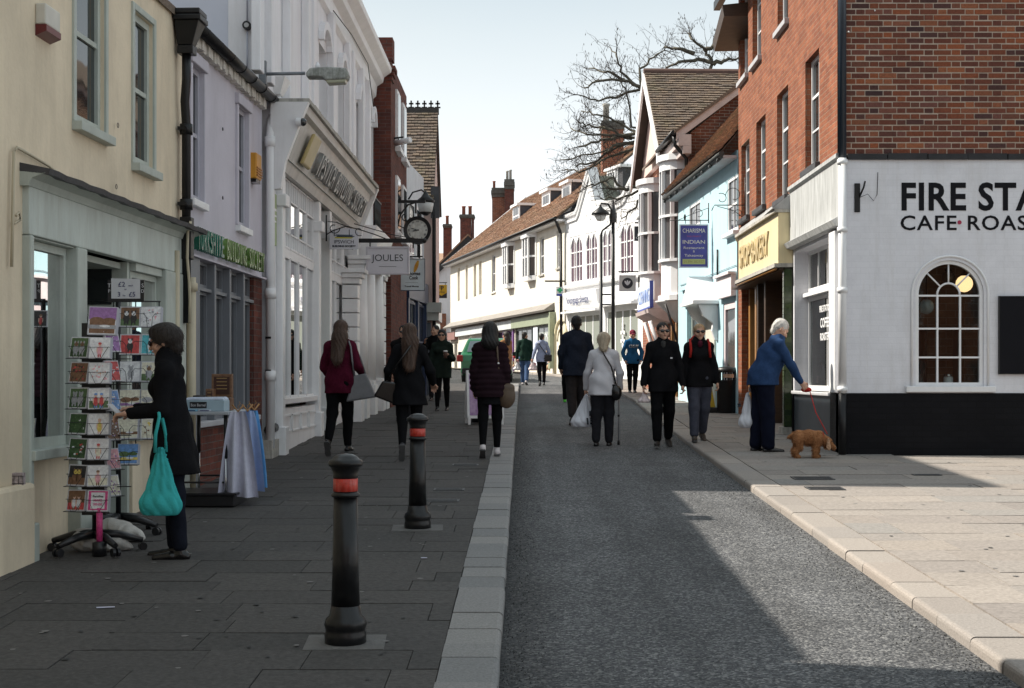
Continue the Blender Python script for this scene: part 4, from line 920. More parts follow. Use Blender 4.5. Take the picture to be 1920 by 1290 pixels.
# eave at the far end, corner quoins
q = F.mb(); q.hexa([(7.6, -.5, 8.0), (F.L + .2, -.5, 7.68), (F.L + .2, .42, 7.66), (7.6, .42, 8.0), (7.6, -.5, 8.3), (F.L + .2, -.5, 7.9), (F.L + .2, .45, 7.84), (7.6, .45, 8.2)]); q.build('eave', timber, F.e)
q = F.mb(); q.box(-.0, F.L + .3, .3, .42, ztop - .15, ztop); q.build('gutter', blackiron, F.e)
F.mb().box(-.0, F.L, -6, .3, ztop + .003, ztop + .2).build('roof', tileA, F.e)
# flank facing the viewpoint
FLW = 7.0
# arched window opening
acx, ar = PX(1781, CY) - CX, .427; asp = PZ(552, CY); ab = PZ(724, CY)
b = G.mb()
def qd(b, x0, x1, z0, z1, o=0): b.face([(x0, o, z0), (x1, o, z0), (x1, o, z1), (x0, o, z1)])
qd(b, 0, acx - ar, zbase, zband); qd(b, acx + ar, FLW, zbase, zband); qd(b, acx - ar, acx + ar, zbase, ab)
ang = np.linspace(pi, 0, 25); ap_ = [(acx + ar * cos(a), asp + ar * sin(a)) for a in ang]
for p, q_ in zip(ap_[:-1], ap_[1:]):
    b.face([(p[0], 0, p[1]), (q_[0], 0, q_[1]), (q_[0], 0, zband), (p[0], 0, zband)])
    b.face([(p[0], 0, p[1]), (q_[0], 0, q_[1]), (q_[0], -.2, q_[1]), (p[0], -.2, p[1])])
for x in (acx - ar, acx + ar): b.face([(x, 0, ab), (x, 0, asp), (x, -.2, asp), (x, -.2, ab)])
b.face([(acx - ar, 0, ab), (acx + ar, 0, ab), (acx + ar, -.2, ab), (acx - ar, -.2, ab)])
b.build('painted_wall', paintbrick, RA.e)
q = G.mb(); q.box(-.02, FLW, -.3, .022, -.1, zbase - .002); q.build('plinth', blackbase, RA.e, bevel=.012)
q = G.mb()
for i in range(14):
    x = .06 + i * .5; q.box(x, x + .49, -.02, .03 + .008 * (i % 3), zband - .01, zband + .06 + .006 * (i % 2))
q.build('string_course', mat('black painted course', (.02, .02, .023), .7, .4, 8, .5, 30), RA.e)
# brick wall: mortar backing and each brick (Flemish bond)
q = G.mb(); q.box(.0, FLW, -.3, -.0045, zband + .05, ztop); q.build('mortar', mortar, RA.e)
ch = .0727; z0 = zband + .066; cnt = 0; rest = MB(); ub = MB(); ub.box(0, 1, 0, 1, 0, 1)
ubm = ub.mesh('brick', brick_piece)
rr = random.Random(3)
for j in range(int((ztop - z0) / ch)):
    x = 0.0 if j % 2 else -.0563; k = j % 2; first = True
    while x < FLW - .02 and not (z0 + j * ch > 6.75 and False):
        L = .215 if k == 0 else .1025; k ^= 1
        xa, xb = max(x, .004), min(x + L, FLW); x += L + .012
        if xb - xa < .03: continue
        p = rr.uniform(-.002, .006); jz = rr.uniform(-.002, .002); zz = z0 + j * ch + jz; hh = .0575 + rr.uniform(-.002, .002)
        vis = xb < 2.28 and j < 25
        if vis and cnt < 300:
            piece('brick', ubm, RA.e, (-p, -xb, zz - RA.zb), (0, 0, 0), (.03 + p, xb - xa, hh)); cnt += 1
        elif xa < 2.9 and zz < 7.2:
            rest.box(-p, .03, -xb, -xa, zz - RA.zb, zz - RA.zb + hh)
rest.build('bricks', brick_piece, RA.e, kind='stuff')
# arched window: frame, bars, panes, inner arch
wf = G.mb(); fw = .045
outer = [(acx - ar + .002, ab + .002)] + [(acx + (ar - .002) * cos(a), asp + (ar - .002) * sin(a)) for a in ang] + [(acx + ar - .002, ab + .002)]
inner = [(acx - ar + fw, ab + fw)] + [(acx + (ar - fw) * cos(a), asp + (ar - fw) * sin(a)) for a in ang] + [(acx + ar - fw, ab + fw)]
for i in range(len(outer) - 1):
    a, c, d, e = outer[i], outer[i + 1], inner[i + 1], inner[i]
    wf.hexa([(a[0], -.1, a[1]), (c[0], -.1, c[1]), (d[0], -.1, d[1]), (e[0], -.1, e[1]), (a[0], -.03, a[1]), (c[0], -.03, c[1]), (d[0], -.03, d[1]), (e[0], -.03, e[1])])
wf.box(acx - ar, acx + ar, -.1, -.028, ab + .002, ab + fw)
aw = wf.build('arched_window', white, RA.e)
q = G.mb(); xs = [acx - ar + fw, acx - ar / 3, acx + ar / 3, acx + ar - fw]; zs_ = [ab + fw, ab + .36, ab + .72, PZ(554, CY) - .0]
for x in xs[1:3]: q.box(x - .011, x + .011, -.085, -.04, zs_[0], zs_[3])
for z in zs_[1:]: q.box(xs[0], xs[3], -.083, -.042, z - .011, z + .011)
ri = ar / 3
pts = [(acx + ri * cos(a), -.06, asp + ri * 1.0 * sin(a)) for a in np.linspace(pi, 0, 13)]; q.tube(pts, .014, 6)
for a in (pi / 2, pi * .25, pi * .75): q.tube([(acx + ri * cos(a), -.06, asp + ri * sin(a)), (acx + (ar - fw) * cos(a), -.06, asp + (ar - fw) * sin(a))], .011, 6)
q.build('glazing_bar', white, aw)
for i in range(3):
    for j in range(3):
        G.mb().box(xs[i] + .003, xs[i + 1] - .003, -.068, -.063, zs_[j] + .003, zs_[j + 1] - .003).build('pane', clear, aw)
for a0, a1 in ((pi, pi * .75), (pi * .75, pi / 2), (pi / 2, pi / 4), (pi / 4, 0)):
    aa = np.linspace(a0, a1, 7); q = G.mb(); q.prism([(acx + (ar - fw) * cos(a), asp + (ar - fw) * sin(a)) for a in aa] + [(acx + ri * cos(a), asp + ri * sin(a)) for a in aa[::-1]], 1, -.068, -.063); q.build('pane', clear, aw)
q = G.mb(); q.prism([(acx + ri * cos(a), asp + ri * sin(a)) for a in np.linspace(pi, 0, 12)], 1, -.068, -.063); q.build('pane', clear, aw)
q = G.mb(); q.box(acx - ar - .13, acx + ar + .13, -.03, .06, ab - .075, ab - .001); q.build('sill', white, aw, bevel=.008)
q = G.mb(); arc = [(acx + (ar + .05) * cos(a), .004, asp + (ar + .05) * sin(a)) for a in ang]; q.tube([(acx - ar - .05, .004, ab)] + arc + [(acx + ar + .05, .004, ab)], .016, 5); q.build('architrave', white, aw)
# cafe room behind: brick back wall, shelves, lamps, jar
brickI = brick_mat('cafe inner brick', (.26, .15, .09), (.20, .12, .08), (.3, .23, .17), .5, bw=.26, bh=.1)
q = G.mb(); q.box(acx - .75, acx + 1.3, -2.3, -2.2, .5, 4.2); q.build('inner_wall', brickI, RA.e)
q = G.mb(); q.box(acx - .8, acx - .75, -2.3, -.3, .5, 4.2); q.box(acx + 1.3, acx + 1.35, -2.3, -.3, .5, 4.2); q.box(acx - .75, acx + 1.3, -2.2, -.3, 4.15, 4.2); q.box(acx - .75, acx + 1.3, -2.2, -.3, .5, .55); q.build('cafe_room', mat('cafe plaster', (.3, .26, .22), .8), RA.e)
q = G.mb()
for z in (1.45, 1.85, 2.25): q.box(acx - .72, acx + .7, -2.15, -1.85, z, z + .03)
for x in (acx - .72, acx - .35, acx + .2, acx + .68): q.box(x, x + .03, -2.15, -1.85, .55, 2.3)
q.build('shelf', blackiron, RA.e)
lampm = emit('warm pendant globe', (1.0, .62, .3), 1.1)
def pendant(px, py, r, o, label, m):
    t = thing('pendant_lamp', label, 'lamp', tuple(G.w(PX(px, CY - o) - CX, o, PZ(py, CY - o))))
    q = MB(); q.ball((0, 0, 0), r, n=16); q.build('globe', m, t); q = MB(); q.tube([(0, 0, r), (0, 0, 4.15 - PZ(py, CY - o))], .008, 5); q.build('cord', blackiron, t); q = MB(); q.lathe([(.03, -.01), (.05, .01), (.02, .06)], (0, 0, r - .01), 10); q.build('cap', blackiron, t)
pendant(1808, 532, .11, -.7, 'glowing amber pendant globe inside the arched window', lampm)
pendant(1737, 575, .1, -.7, 'pale glass pendant globe at the left of the arched window', mat('pale blue globe', (.35, .42, .42), .2))
pendant(1778, 520, .09, -1.1, 'dark pendant globe at the centre of the arched window', mat('dark globe', (.03, .03, .03), .3))
t = thing('storage_jar', 'white lidded jar on the arched window ledge', 'jar', tuple(G.w(PX(1777, CY + .15) - CX, -.13, ab + .0)))
q = MB(); q.lathe([(.05, 0), (.06, .02), (.06, .1), (.05, .12)], (0, 0, 0), 14); q.build('body', mat('milk glass', (.7, .7, .7), .2), t); q = MB(); q.lathe([(.052, .121), (.055, .15), (.02, .155)], (0, 0, 0), 14); q.build('lid', chrome, t)
# lettering and board
blk = mat('black sign paint', (.008, .008, .011), .6, spec=.12)
xl = PX(1687, CY) - CX; zc = PZ(393, CY)
Tm = text_mesh('FIRE ST', 1, 0)
G.text('FIRE STATION', PZ(343, CY) - PZ(393, CY), blk, xl, .004, zc, ext=.002, align='LEFT', bold=.012, spacing=1.06, width=2.83)
zc2 = PZ(431, CY)
G.text('CAFE', PZ(404, CY) - zc2, blk, xl, .004, zc2, ext=.002, align='LEFT', bold=.003, spacing=1.1, width=.70)
q = G.mb(); q.prism([(PX(1799, CY) - CX + .026 * cos(a), PZ(417, CY) + .026 * sin(a)) for a in np.linspace(0, 6.28, 17)[:-1]], 1, .002, .006); q.build('dot', mat('crimson dot', (.35, .015, .06), .5), RA.e)
G.text('ROASTERY', PZ(404, CY) - zc2, blk, PX(1812, CY) - CX, .004, zc2, ext=.002, align='LEFT', bold=.003, spacing=1.1, width=1.46)
t = thing('menu_board', 'plain black board on the white wall right of the arched window', 'sign', tuple(G.w(PX(1873, CY) - CX, .0, PZ(700, CY))))
w_, h_ = .95, PZ(557, CY) - PZ(700, CY)
q = MB(); q.box(0, w_, -.03, -.001, 0, h_); q.build('board', blk, t); q = MB(); q.box(-.012, 0, -.04, -.001, -.012, h_ + .012); q.box(0, w_, -.04, -.001, h_, h_ + .012); q.box(0, w_, -.04, -.001, -.012, 0); q.build('frame', blackiron, t)
t = thing('sign_bracket', 'empty black iron sign bracket on the white wall', 'bracket', tuple(G.w(PX(1607, CY) - CX, .0, PZ(398, CY))))
q = MB(); q.box(-.035, .035, -.02, -.001, 0, .36); q.build('plate', blackiron, t, bevel=.004)
q = MB(); q.tube([(.03, -.02, .2), (.06, -.1, .3), (.09, -.04, .38)], .012, 6); q.tube([(.02, -.02, .18), (.12, -.06, .22), (.2, -.02, .14), (.25, -.005, .22), (.26, -.004, .5)], .004, 5); q.build('hook', blackiron, t)
q = G.mb()
for (x, y) in ((1591, 60), (1640, 20)): q.ball((PX(x, CY) - CX, .01, PZ(y, CY)), .012)
q.build('wall_plug', white, RA.e)
t = thing('downpipe', 'corner downpipe, black above and white below', 'downpipe', tuple(G.w(-.02, .075, zg(18))))
zq = zband - zg(18)
q = MB(); q.tube([(0, 0, zq), (0, 0, 8)], .05, 12); q.build('upper_pipe', mat('blue black pipe', (.02, .03, .045), .3), t)
q = MB(); q.tube([(0, 0, 0), (0, 0, zbase - zg(18))], .05, 12); q.build('black_pipe', blackiron, t)
q = MB(); q.tube([(0, 0, zbase - zg(18)), (0, 0, zq - .002)], .052, 12); q.build('white_pipe', white, t)
for z in (zbase - zg(18) + .05, 2.05, PZ(432, CY) - zg(18), zq - .05): q = MB(); q.lathe([(.053, -.03), (.066, -.03), (.066, .03), (.053, .03)], (0, 0, z), 12); q.build('collar', white if z < 3.3 else white, t)
# ---- bakery front on the same facade
bk = thing('bakery_front', 'bakery shopfront with cream fascia over dark timber bay', 'shopfront', (CX, 21.3, zg(21.3)), pi / 2)
class Sub:
    def __init__(s): s.s = 1; s.zb = zg(21.3); s.e = bk
    def loc(s, p): return (p[0] - 3.3, p[1], p[2] - s.zb)
    def mb(s): return MB(s)
    def g(s, u): return zg(18 + u)
H_ = Sub()
fcream = mat('custard fascia', (.70, .59, .36), .5, .06, 1.5, dirt=.2)
z0, z1 = 3.27, 4.02
q = H_.mb(); q.hexa([(3.3, .003, z0), (7.2, .003, z0), (7.2, .22, z0), (3.3, .22, z0), (3.3, .003, z1), (7.2, .003, z1), (7.2, .22, z1), (3.3, .22, z1)]); q.hexa([(7.203, .003, z0), (8.3, .003, z0), (8.3, .02, z0), (7.203, .22, z0), (7.203, .003, z1), (8.3, .003, z1), (8.3, .02, z1), (7.203, .22, z1)]); q.build('fascia_board', fcream, bk)
q = H_.mb()
for za, zb_ in ((z1 + .002, z1 + .05), (z0 - .06, z0 - .002)): q.hexa([(3.28, .003, za), (7.25, .003, za), (7.25, .28, za), (3.28, .28, za), (3.28, .003, zb_), (7.25, .003, zb_), (7.25, .28, zb_), (3.28, .28, zb_)]); q.hexa([(7.253, .003, za), (8.4, .003, za), (8.4, .06, za), (7.253, .28, za), (7.253, .003, zb_), (8.4, .003, zb_), (8.4, .06, zb_), (7.253, .28, zb_)])
q.build('moulding', stone, bk)
q = H_.mb(); q.hexa([(3.28, .003, z1 + .052), (8.4, .003, z1 + .052), (8.4, .1, z1 + .052), (3.28, .32, z1 + .052), (3.28, .003, z1 + .3), (8.4, .003, z1 + .3), (8.4, .01, z1 + .29), (3.28, .02, z1 + .29)]); q.build('lead_roof', mat('pale lead', (.35, .35, .35), .6, .2, 8, .4, 20), bk)
letters('SHOP BAKERY', .36, bk, mat('faded gold letters', (.55, .44, .25), .5), (5.55 - 3.3, .225, z0 + .2 - H_.zb), (-1, 0, 0), (0, 0, 1), ext=.02, bold=.004, width=2.9)
sof = H_.mb(); sof.box(3.35, 8.2, -.6, .2, z0 - .1, z0 - .065); sof.build('soffit', timber, bk)
q = H_.mb(); q.tube([(3.4, .24, z0 - .08), (7.2, .24, z0 - .08), (8.2, .05, z0 - .08)], .022, 6); q.build('gold_bead', goldwood, bk)
bays = [(3.62, 4.15), (4.2, 4.7), (4.75, 5.25), (5.3, 5.8)]
for a, c in bays:
    q = H_.mb(); q.box(a, a + .07, -.45, -.34, 1.5, 3.15); q.box(c - .07, c, -.45, -.34, 1.5, 3.15); q.box(a + .07, c - .07, -.45, -.34, 1.5, 1.6)
    m_ = (a + c) / 2; r_ = (c - a) / 2 - .07; aa = np.linspace(0, pi, 9)
    q.prism([(m_ + r_ * cos(t_), 2.85 + r_ * sin(t_)) for t_ in aa] + [(m_ - r_, 3.15), (m_ + r_, 3.15)], 1, -.45, -.34)
    wq = q.build('arched_light', goldwood, bk); H_.mb().box(a + .07, c - .07, -.4, -.39, 1.6, 3.1).build('pane', clear, wq)
for a in (3.42, 5.85, 6.6, 7.3, 8.0): H_.mb().box(a, a + .14, -.45, -.02 if a < 7 else -.1, .4, 3.2).build('post', goldwood if a < 5 or a > 7 else timber, bk, bevel=.01)
H_.mb().box(3.56, 5.85, -.5, -.33, .3, 1.48).build('stall_riser', timber, bk)
H_.mb().box(7.45, 8.0, -.3, -.2, .4, 1.5).build('stall_riser', timber, bk)
q = H_.mb(); q.box(7.45, 8.0, -.28, -.22, 1.5, 3.1); q.build('side_light', glz, bk)
q = H_.mb(); q.box(6.0, 6.6, -1.0, -.95, .6, 2.9); dq = q.build('door', timber, bk); H_.mb().box(6.08, 6.52, -.94, -.93, 1.2, 2.7).build('pane', glz, dq)
H_.mb().box(3.4, 8.3, -2.0, -1.95, .4, 3.3).build('interior', mat('bakery interior', (.12, .07, .04), .7, .5, 2), bk)
green = piece_mat('bottle green glazed tile', [(.035, .055, .02), (.05, .075, .025), (.025, .045, .02), (.06, .085, .03)], .12, .1, 30, .2, spec=.7)
tb = MB(); tb.box(0, 1, 0, 1, 0, 1); tm = tb.mesh('glazed_tile', green)
for face in range(2):
    for j in range(33):
        zz = zg(21.3) + .12 + j * .083
        if zz > 3.15: break
        if face == 0: piece('glazed_tile', tm, bk, (.0, .02, zz - H_.zb), (0, 0, 0), (.012, .1, .078))      # faces the viewpoint
        else: piece('glazed_tile', tm, bk, (.016, .122, zz - H_.zb), (0, 0, 0), (.11, .012, .078))
H_.mb().box(3.315, 3.42, -.1, .115, .3, 3.2).build('pier', mat('dark grout', (.03, .035, .02), .8), bk)
H_.mb().box(3.3, 3.6, .0, .16, .3, zg(21.3) + .11).build('plinth_block', stone, bk)
t = thing('filament_bulb', 'glowing filament bulb hanging inside the bakery window', 'lamp', (CX + .8, 22.2, 2.3))
q = MB(); q.ball((0, 0, 0), (.035, .035, .05)); q.build('bulb', emit('bulb glow', (1, .6, .25), 12), t); q = MB(); q.tube([(0, 0, .05), (0, 0, 1)], .006, 5); q.build('cord', blackiron, t)
# wrought scroll bracket of the bakery sign
t = thing('scroll_bracket', 'thin black wrought iron scroll bracket on the brick facade', 'bracket', (CX, 25.9, PZ(395, 25.9)))
q = MB()
def scroll(c, r, a0, a1, n=14): return [(c[0] - (r * (1 - .5 * i / n)) * cos(a0 + (a1 - a0) * i / n), 0, c[1] + (r * (1 - .5 * i / n)) * sin(a0 + (a1 - a0) * i / n)) for i in range(n + 1)]
q.tube([(0, 0, .6), (0, 0, -.2)], .01, 5); q.tube([(0, 0, .1), (-.55, 0, .1), (-.6, 0, .0)], .009, 5)
q.tube(scroll((-.2, .28), .15, 0, 5), .007, 5); q.tube(scroll((-.42, .22), .1, 1, 6), .007, 5); q.tube([(0, 0, -.15), (-.2, 0, 0), (-.5, 0, .08)], .007, 5); q.tube(scroll((-.12, -.05), .08, 0, 5), .006, 5)
q.build('scrollwork', blackiron, t)

# ---- 2 light blue house
RB = F = Facade('light_blue_house', (3.98, 26.75), (3.6, 33.3), 1, 'light blue rendered house with brown tiled roof and pedimented doorway', 'building')
gz = 5.7
h1 = win_hole(F, 1292, 1313, 372, 425); h2 = win_hole(F, 1364, 1384, 330, 435)
for h in (h1, h2):
    if h[0] > h[1]: h[0], h[1] = h[1], h[0]
h1[2] = 4.35; h1[3] = 5.35; h2[2] = 4.3; h2[3] = 5.35
wall(F, 0, F.L, zg(26) - .3, gz + .1, [h1, h2, (.15, 1.3, 1.3, 3.0), (4.0, 5.4, 1.5, 3.1)], skyblue, t=.25)
for h in (h1, h2): window(F, *h, -.01, white, glz2, nx=2, nz=2, fw=.06, sill=.12, deep=.06)
window(F, .15, 1.3, 1.3, 3.0, -.02, mat('pale pink paint', (.7, .6, .62), .5), glz2, nx=1, nz=1, fw=.12, sash=False)
F.mb().box(.35, 1.1, -.13, -.125, 2.0, 2.75).build('poster', mat('red poster', (.62, .04, .07), .5, .15, 6), F.e)
F.mb().box(.35, 1.1, -.128, -.123, 1.35, 1.8).build('poster', mat('red poster', (0, 0, 0)), F.e)
q = F.mb(); q.box(.05, 1.5, .003, .1, 3.1, 3.5); q.box(.03, 1.52, .003, .16, 3.503, 3.55); q.build('fascia_board', mat('pinkish white fascia', (.7, .64, .66), .5), F.e)
window(F, 4.0, 5.4, 1.5, 3.1, -.1, mat('pale green paint', (.5, .56, .5), .5), glz2, nx=2, nz=1, fw=.09, sash=False)
q = F.mb(); q.box(3.85, 5.6, .003, .06, 3.15, 3.5); q.box(3.8, 5.65, .003, .12, 3.503, 3.54); q.build('fascia_board', skyblue, F.e)
# pedimented doorway
dh = F.mb(); dh.box(2.0, 2.95, .003, .04, 1.0, 2.8); d_ = dh.build('door', mat('cream door', (.6, .58, .5), .5), F.e)
q = F.mb(); q.prism([(1.75, 3.1), (3.2, 3.1), (2.475, 3.62)], 1, .003, .48); q.box(1.7, 3.25, .003, .52, 3.03, 3.097); q.build('door_hood', white, F.e)
for u in (1.8, 3.02):
    q = F.mb(); q.prism([(.003, 2.3), (.06, 2.32), (.12, 2.5), (.1, 2.65), (.3, 2.8), (.4, 3.02), (.003, 3.02)], 0, u, u + .13); q.build('hood_bracket', white, F.e)
q = F.mb(); q.box(3.1, 3.25, .003, .06, 1.2, 2.2); sb = q.build('menu_case', white, F.e); F.mb().box(3.11, 3.24, .061, .065, 1.3, 2.15).build('menu_sheet', mat('red poster', (0, 0, 0)), sb)
# gutter, soffit, roof
q = F.mb(); q.box(-.02, F.L + .1, .003, .26, gz - .06, gz + .0); q.build('soffit', mat('grey soffit', (.45, .46, .48), .7), F.e)
q = F.mb(); q.tube([(-.02, .29, gz + .03), (F.L + .2, .29, gz + .03)], .055, 8); [q.tube([(k * .8 + .3, .32, gz - .03), (k * .8 + .3, .27, gz - .04)], .05, 6) for k in range(9)]; q.build('gutter', mat('dull dark gutter', (.05, .055, .055), .6, .3, 6), F.e)
pitchv = 1.15; run = 2.6
rb = F.mb(); rb.hexa([(-.02, .3, gz + .05), (F.L + .12, .3, gz + .05), (F.L + .12, -run, gz + .05 + (run + .3) * pitchv), (-.02, -run, gz + .05 + (run + .3) * pitchv), (-.02, .3, gz + .08), (F.L + .12, .3, gz + .08), (F.L + .12, -run, gz + .09 + (run + .3) * pitchv), (-.02, -run, gz + .09 + (run + .3) * pitchv)]); roof = rb.build('roof', mat('roof batten', (0, 0, 0)), F.e)
tiles(roof, (-.02, .34, gz + .07 - F.zb), (1, 0, 0), (0, -1, pitchv), F.L + .14, 4.3, tileB, tw=.17, ga=.105, limit=300)
F.mb().box(0, F.L, -4, -3.8, .5, gz + 2).build('back_wall', skyblue, F.e)
q = F.mb(); q.prism([(-.0, gz), (-run, gz + run * pitchv - .1), (-3.8, gz + 1.8), (-3.8, .5), (-.26, .5)], 0, F.L - .2, F.L - .003); q.build('gable', brickC, F.e)
cable(F, [(1275, 535), (1320, 520), (1380, 497)], .008, mat('grey cable', (.2, .25, .28), .6), .02)
q = F.mb(); q.tube([(1.72, .03, 3.56), (1.72, .03, 4.1)], .02, 6); q.build('vent_pipe', blackiron, F.e)

# ---- 3 brick house with cross gable and bow windows
RC = F = Facade('gabled_brick_house', (3.9, 33.42), (3.55, 42.5), 1, 'red brick house with tiled cross gable and white bow windows', 'building')
ez = 7.25
wall(F, 0, F.L, zg(33) - .3, ez, [(.9, 1.6, 5.3, 6.9)], brickC, t=.25)
window(F, .9, 1.6, 5.3, 6.9, -.1, white, glz, nx=1, nz=2)
# near flank: brick, sloping top with white bargeboard
x1 = 3.2; top_ = ez + x1 * .8
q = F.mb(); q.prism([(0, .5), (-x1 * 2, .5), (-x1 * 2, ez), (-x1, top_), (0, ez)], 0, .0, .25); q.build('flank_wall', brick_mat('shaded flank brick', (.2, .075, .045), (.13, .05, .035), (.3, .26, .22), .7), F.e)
q = F.mb(); q.prism([(.35, ez - .2), (.35, ez + .02), (-x1, top_ + .1), (-x1, top_ - .12)], 0, -.1, -.003); q.build('bargeboard', mat('pale pink timber', (.5, .42, .40), .6, .15, 4), F.e)
q = F.mb(); q.hexa([(-.14, .4, ez - .04), (6, .4, ez - .04), (6, -x1, top_ + .0), (-.14, -x1, top_), (-.14, .4, ez + .02), (6, .4, ez + .02), (6, -x1, top_ + .16), (-.14, -x1, top_ + .16)]); roofm = q.build('roof', tileA, F.e)
q = F.mb(); q.box(-.12, 2.6, .003, .3, ez - .32, ez - .06); q.box(-.12, 2.6, .003, .2, ez - .5, ez - .323); q.build('cornice', mat('pale pink timber', (0, 0, 0)), F.e)
q = F.mb(); q.tube([(-.12, .42, ez - .02), (2.7, .42, ez - .02)], .06, 8); q.tube([(.0, .4, ez - .05), (.0, .36, ez - .3), (.02, .1, ez - .6), (.02, .08, 5.5)], .045, 8); q.build('gutter', blackiron, F.e)
# cross gable
ry, rzz = 39.0, PZ(133, 39.0); gu = ry - 33.42; xf = .38
g0, g1 = 36.0 - 33.42, 42.05 - 33.42
q = F.mb(); q.prism([(g0 + .1, ez), (g1 - .1, ez), (gu, rzz - .15)], 1, -3.5, xf - .25); q.build('gable', mat('pale pink render', (0, 0, 0)), F.e)
q = F.mb()
q.hexa([(g0 - .05, xf, ez - .08), (g0 - .05, -4, ez - .08), (gu, -4, rzz - .08), (gu, xf, rzz - .08), (g0 - .08, xf, ez - .04), (g0 - .08, -4, ez - .04), (gu, -4, rzz - .02), (gu, xf, rzz - .02)])
q.hexa([(g1 + .05, xf, ez - .08), (g1 + .05, -4, ez - .08), (gu, -4, rzz - .09), (gu, xf, rzz - .09), (g1 + .08, xf, ez - .04), (g1 + .08, -4, ez - .04), (gu, -4, rzz - .03), (gu, xf, rzz - .03)])
roof = q.build('roof', mat('roof batten', (0, 0, 0)), F.e)
tiles(roof, (g0 - .1, xf + .02, ez - .05 - F.zb), (0, -1, 0), (gu - g0 + .1, 0, rzz - ez), 4.0, math.hypot(gu - g0 + .1, rzz - ez), tileA, tw=.175, ga=.125, limit=300)
q = F.mb(); q.prism([(gu + .13 * cos(a), rzz - .08 + .15 * sin(a)) for a in np.linspace(0, pi, 7)], 1, -4, xf + .03); q.build('ridge', mat('brown ridge tile', (.09, .05, .04), .9, .2, 6), F.e)
for s_, e_ in ((g0, 1), (g1, -1)):
    q = F.mb(); q.hexa([(s_, xf + .0, ez - .3), (s_, xf + .06, ez - .3), (gu, xf + .06, rzz - .35), (gu, xf, rzz - .35), (s_ - .05 * e_, xf, ez - .03), (s_ - .05 * e_, xf + .06, ez - .03), (gu, xf + .06, rzz - .06), (gu, xf, rzz - .06)]); q.build('bargeboard', white, F.e)
# bow windows
def bow(uc, r, name_):
    z0_, z1_ = 4.35, 6.55
    def arcp(rr, n=10, a0=0, a1=pi): return [(uc + rr * cos(a), rr * .75 * sin(a)) for a in np.linspace(a0, a1, n)]
    q = F.mb(); q.prism(arcp(r), 2, 3.55, z0_); bw_ = q.build('bow_apron', white, F.e)
    for rr_, za_, zb_ in ((.1, z0_ + .002, z0_ + .07), (.08, 5.42, 5.48), (.06, z1_, z1_ + .22), (.16, z1_ + .222, ez - .33), (.1, 3.42, 3.548)): q = F.mb(); q.prism(arcp(r + rr_), 2, za_, zb_); q.build('bow_moulding', white, F.e)
    q = F.mb(); q.prism(arcp(r - .03, 9), 2, z0_ + .071, z1_ - .002); q.build('pane', glz2, F.e)
    for a in np.linspace(0, pi, 6): q = F.mb(); q.box(uc + r * cos(a) - .045, uc + r * cos(a) + .045, r * .75 * sin(a) - .045, r * .75 * sin(a) + .045, z0_ + .071, z1_ - .002); q.build('mullion', white, F.e)
    q = F.mb(); q.lathe([(.03, 2.9), (.15, 3.05), (r * .8, 3.38), (r * .85, 3.418)], (uc, .1, 0), 16); q.build('bow_foot', white, F.e)
u_b = F.u(1249, .35)
bow(u_b, .62, 'bow'); bow(F.u(1212, .3), .62, 'bow')
# shop canopy below
q = F.mb(); u0, u1 = F.u(1238, .3), F.u(1203, .45)
q.prism([(.003, 2.95), (.35, 3.05), (.6, 3.2), (.62, 3.3), (.003, 3.36)], 0, u0, u1); q.build('shop_canopy', mat('pale pink timber', (0, 0, 0)), F.e)
sg_ = thing('fascia_sign', 'white and blue shop sign board set on the brick house canopy', 'sign', tuple(F.w(u0, .5, 3.37)), F.e.rotation_euler.z)
q = MB(); q.box(0, u1 - u0, 0, .05, 0, .62); q.build('board', mat('pale blue sign', (.6, .66, .75), .4), sg_); q = MB(); q.box(-.04, -.002, -.02, .07, -.03, .65); q.box(-.002, u1 - u0, -.01, .06, -.04, -.002); q.build('frame', mat('royal blue', (.03, .06, .35), .4), sg_)
letters('CLEANING', .34, sg_, mat('soft blue letters', (.25, .35, .65), .5), ((u1 - u0) / 2, .055, .14), (-1, 0, 0), (0, 0, 1), width=(u1 - u0) * .85)
for u in (u0 + .1, u0 + 1.2):
    q = F.mb(); q.tube([(u, .55, 3.0), (u, .35, 2.4), (u, .2, 1.9), (u, .18, zg(36))], [.05, .06, .07, .07], 8); q.build('canopy_post', white, F.e)
for u in (u_b - .9, u_b + .1, u_b + .9): F.mb().box(u, u + .12, .003, .09, .8, 3.2).build('timber_post', goldwood, F.e)
q = F.mb(); q.tube([(u_b - .95, .5, 3.3), (u_b - .95, .3, 2.7), (u_b - .95, .12, 2.1)], .03, 6); q.build('iron_bracket', blackiron, F.e)
F.mb().box(u_b - .7, u_b + .9, .003, .03, 1.0, 2.9).build('shop_window', glz, F.e)
t = thing('spot_lamp', 'white cone spot lamp on a gooseneck over the dry cleaner sign', 'lamp', (PX(1204, 39.5), 39.5, PZ(402, 39.5)))
q = MB(); q.tube([(.45, 0, -.3), (.2, 0, .3), (-.02, 0, .25), (-.02, 0, .1)], .015, 6); q.build('neck', blackiron, t); q = MB(); q.lathe([(.03, .12), (.05, .05), (.17, -.14), (.15, -.14)], (0, 0, 0), 14); q.build('shade', mat('grey enamel', (.4, .4, .4), .4), t)

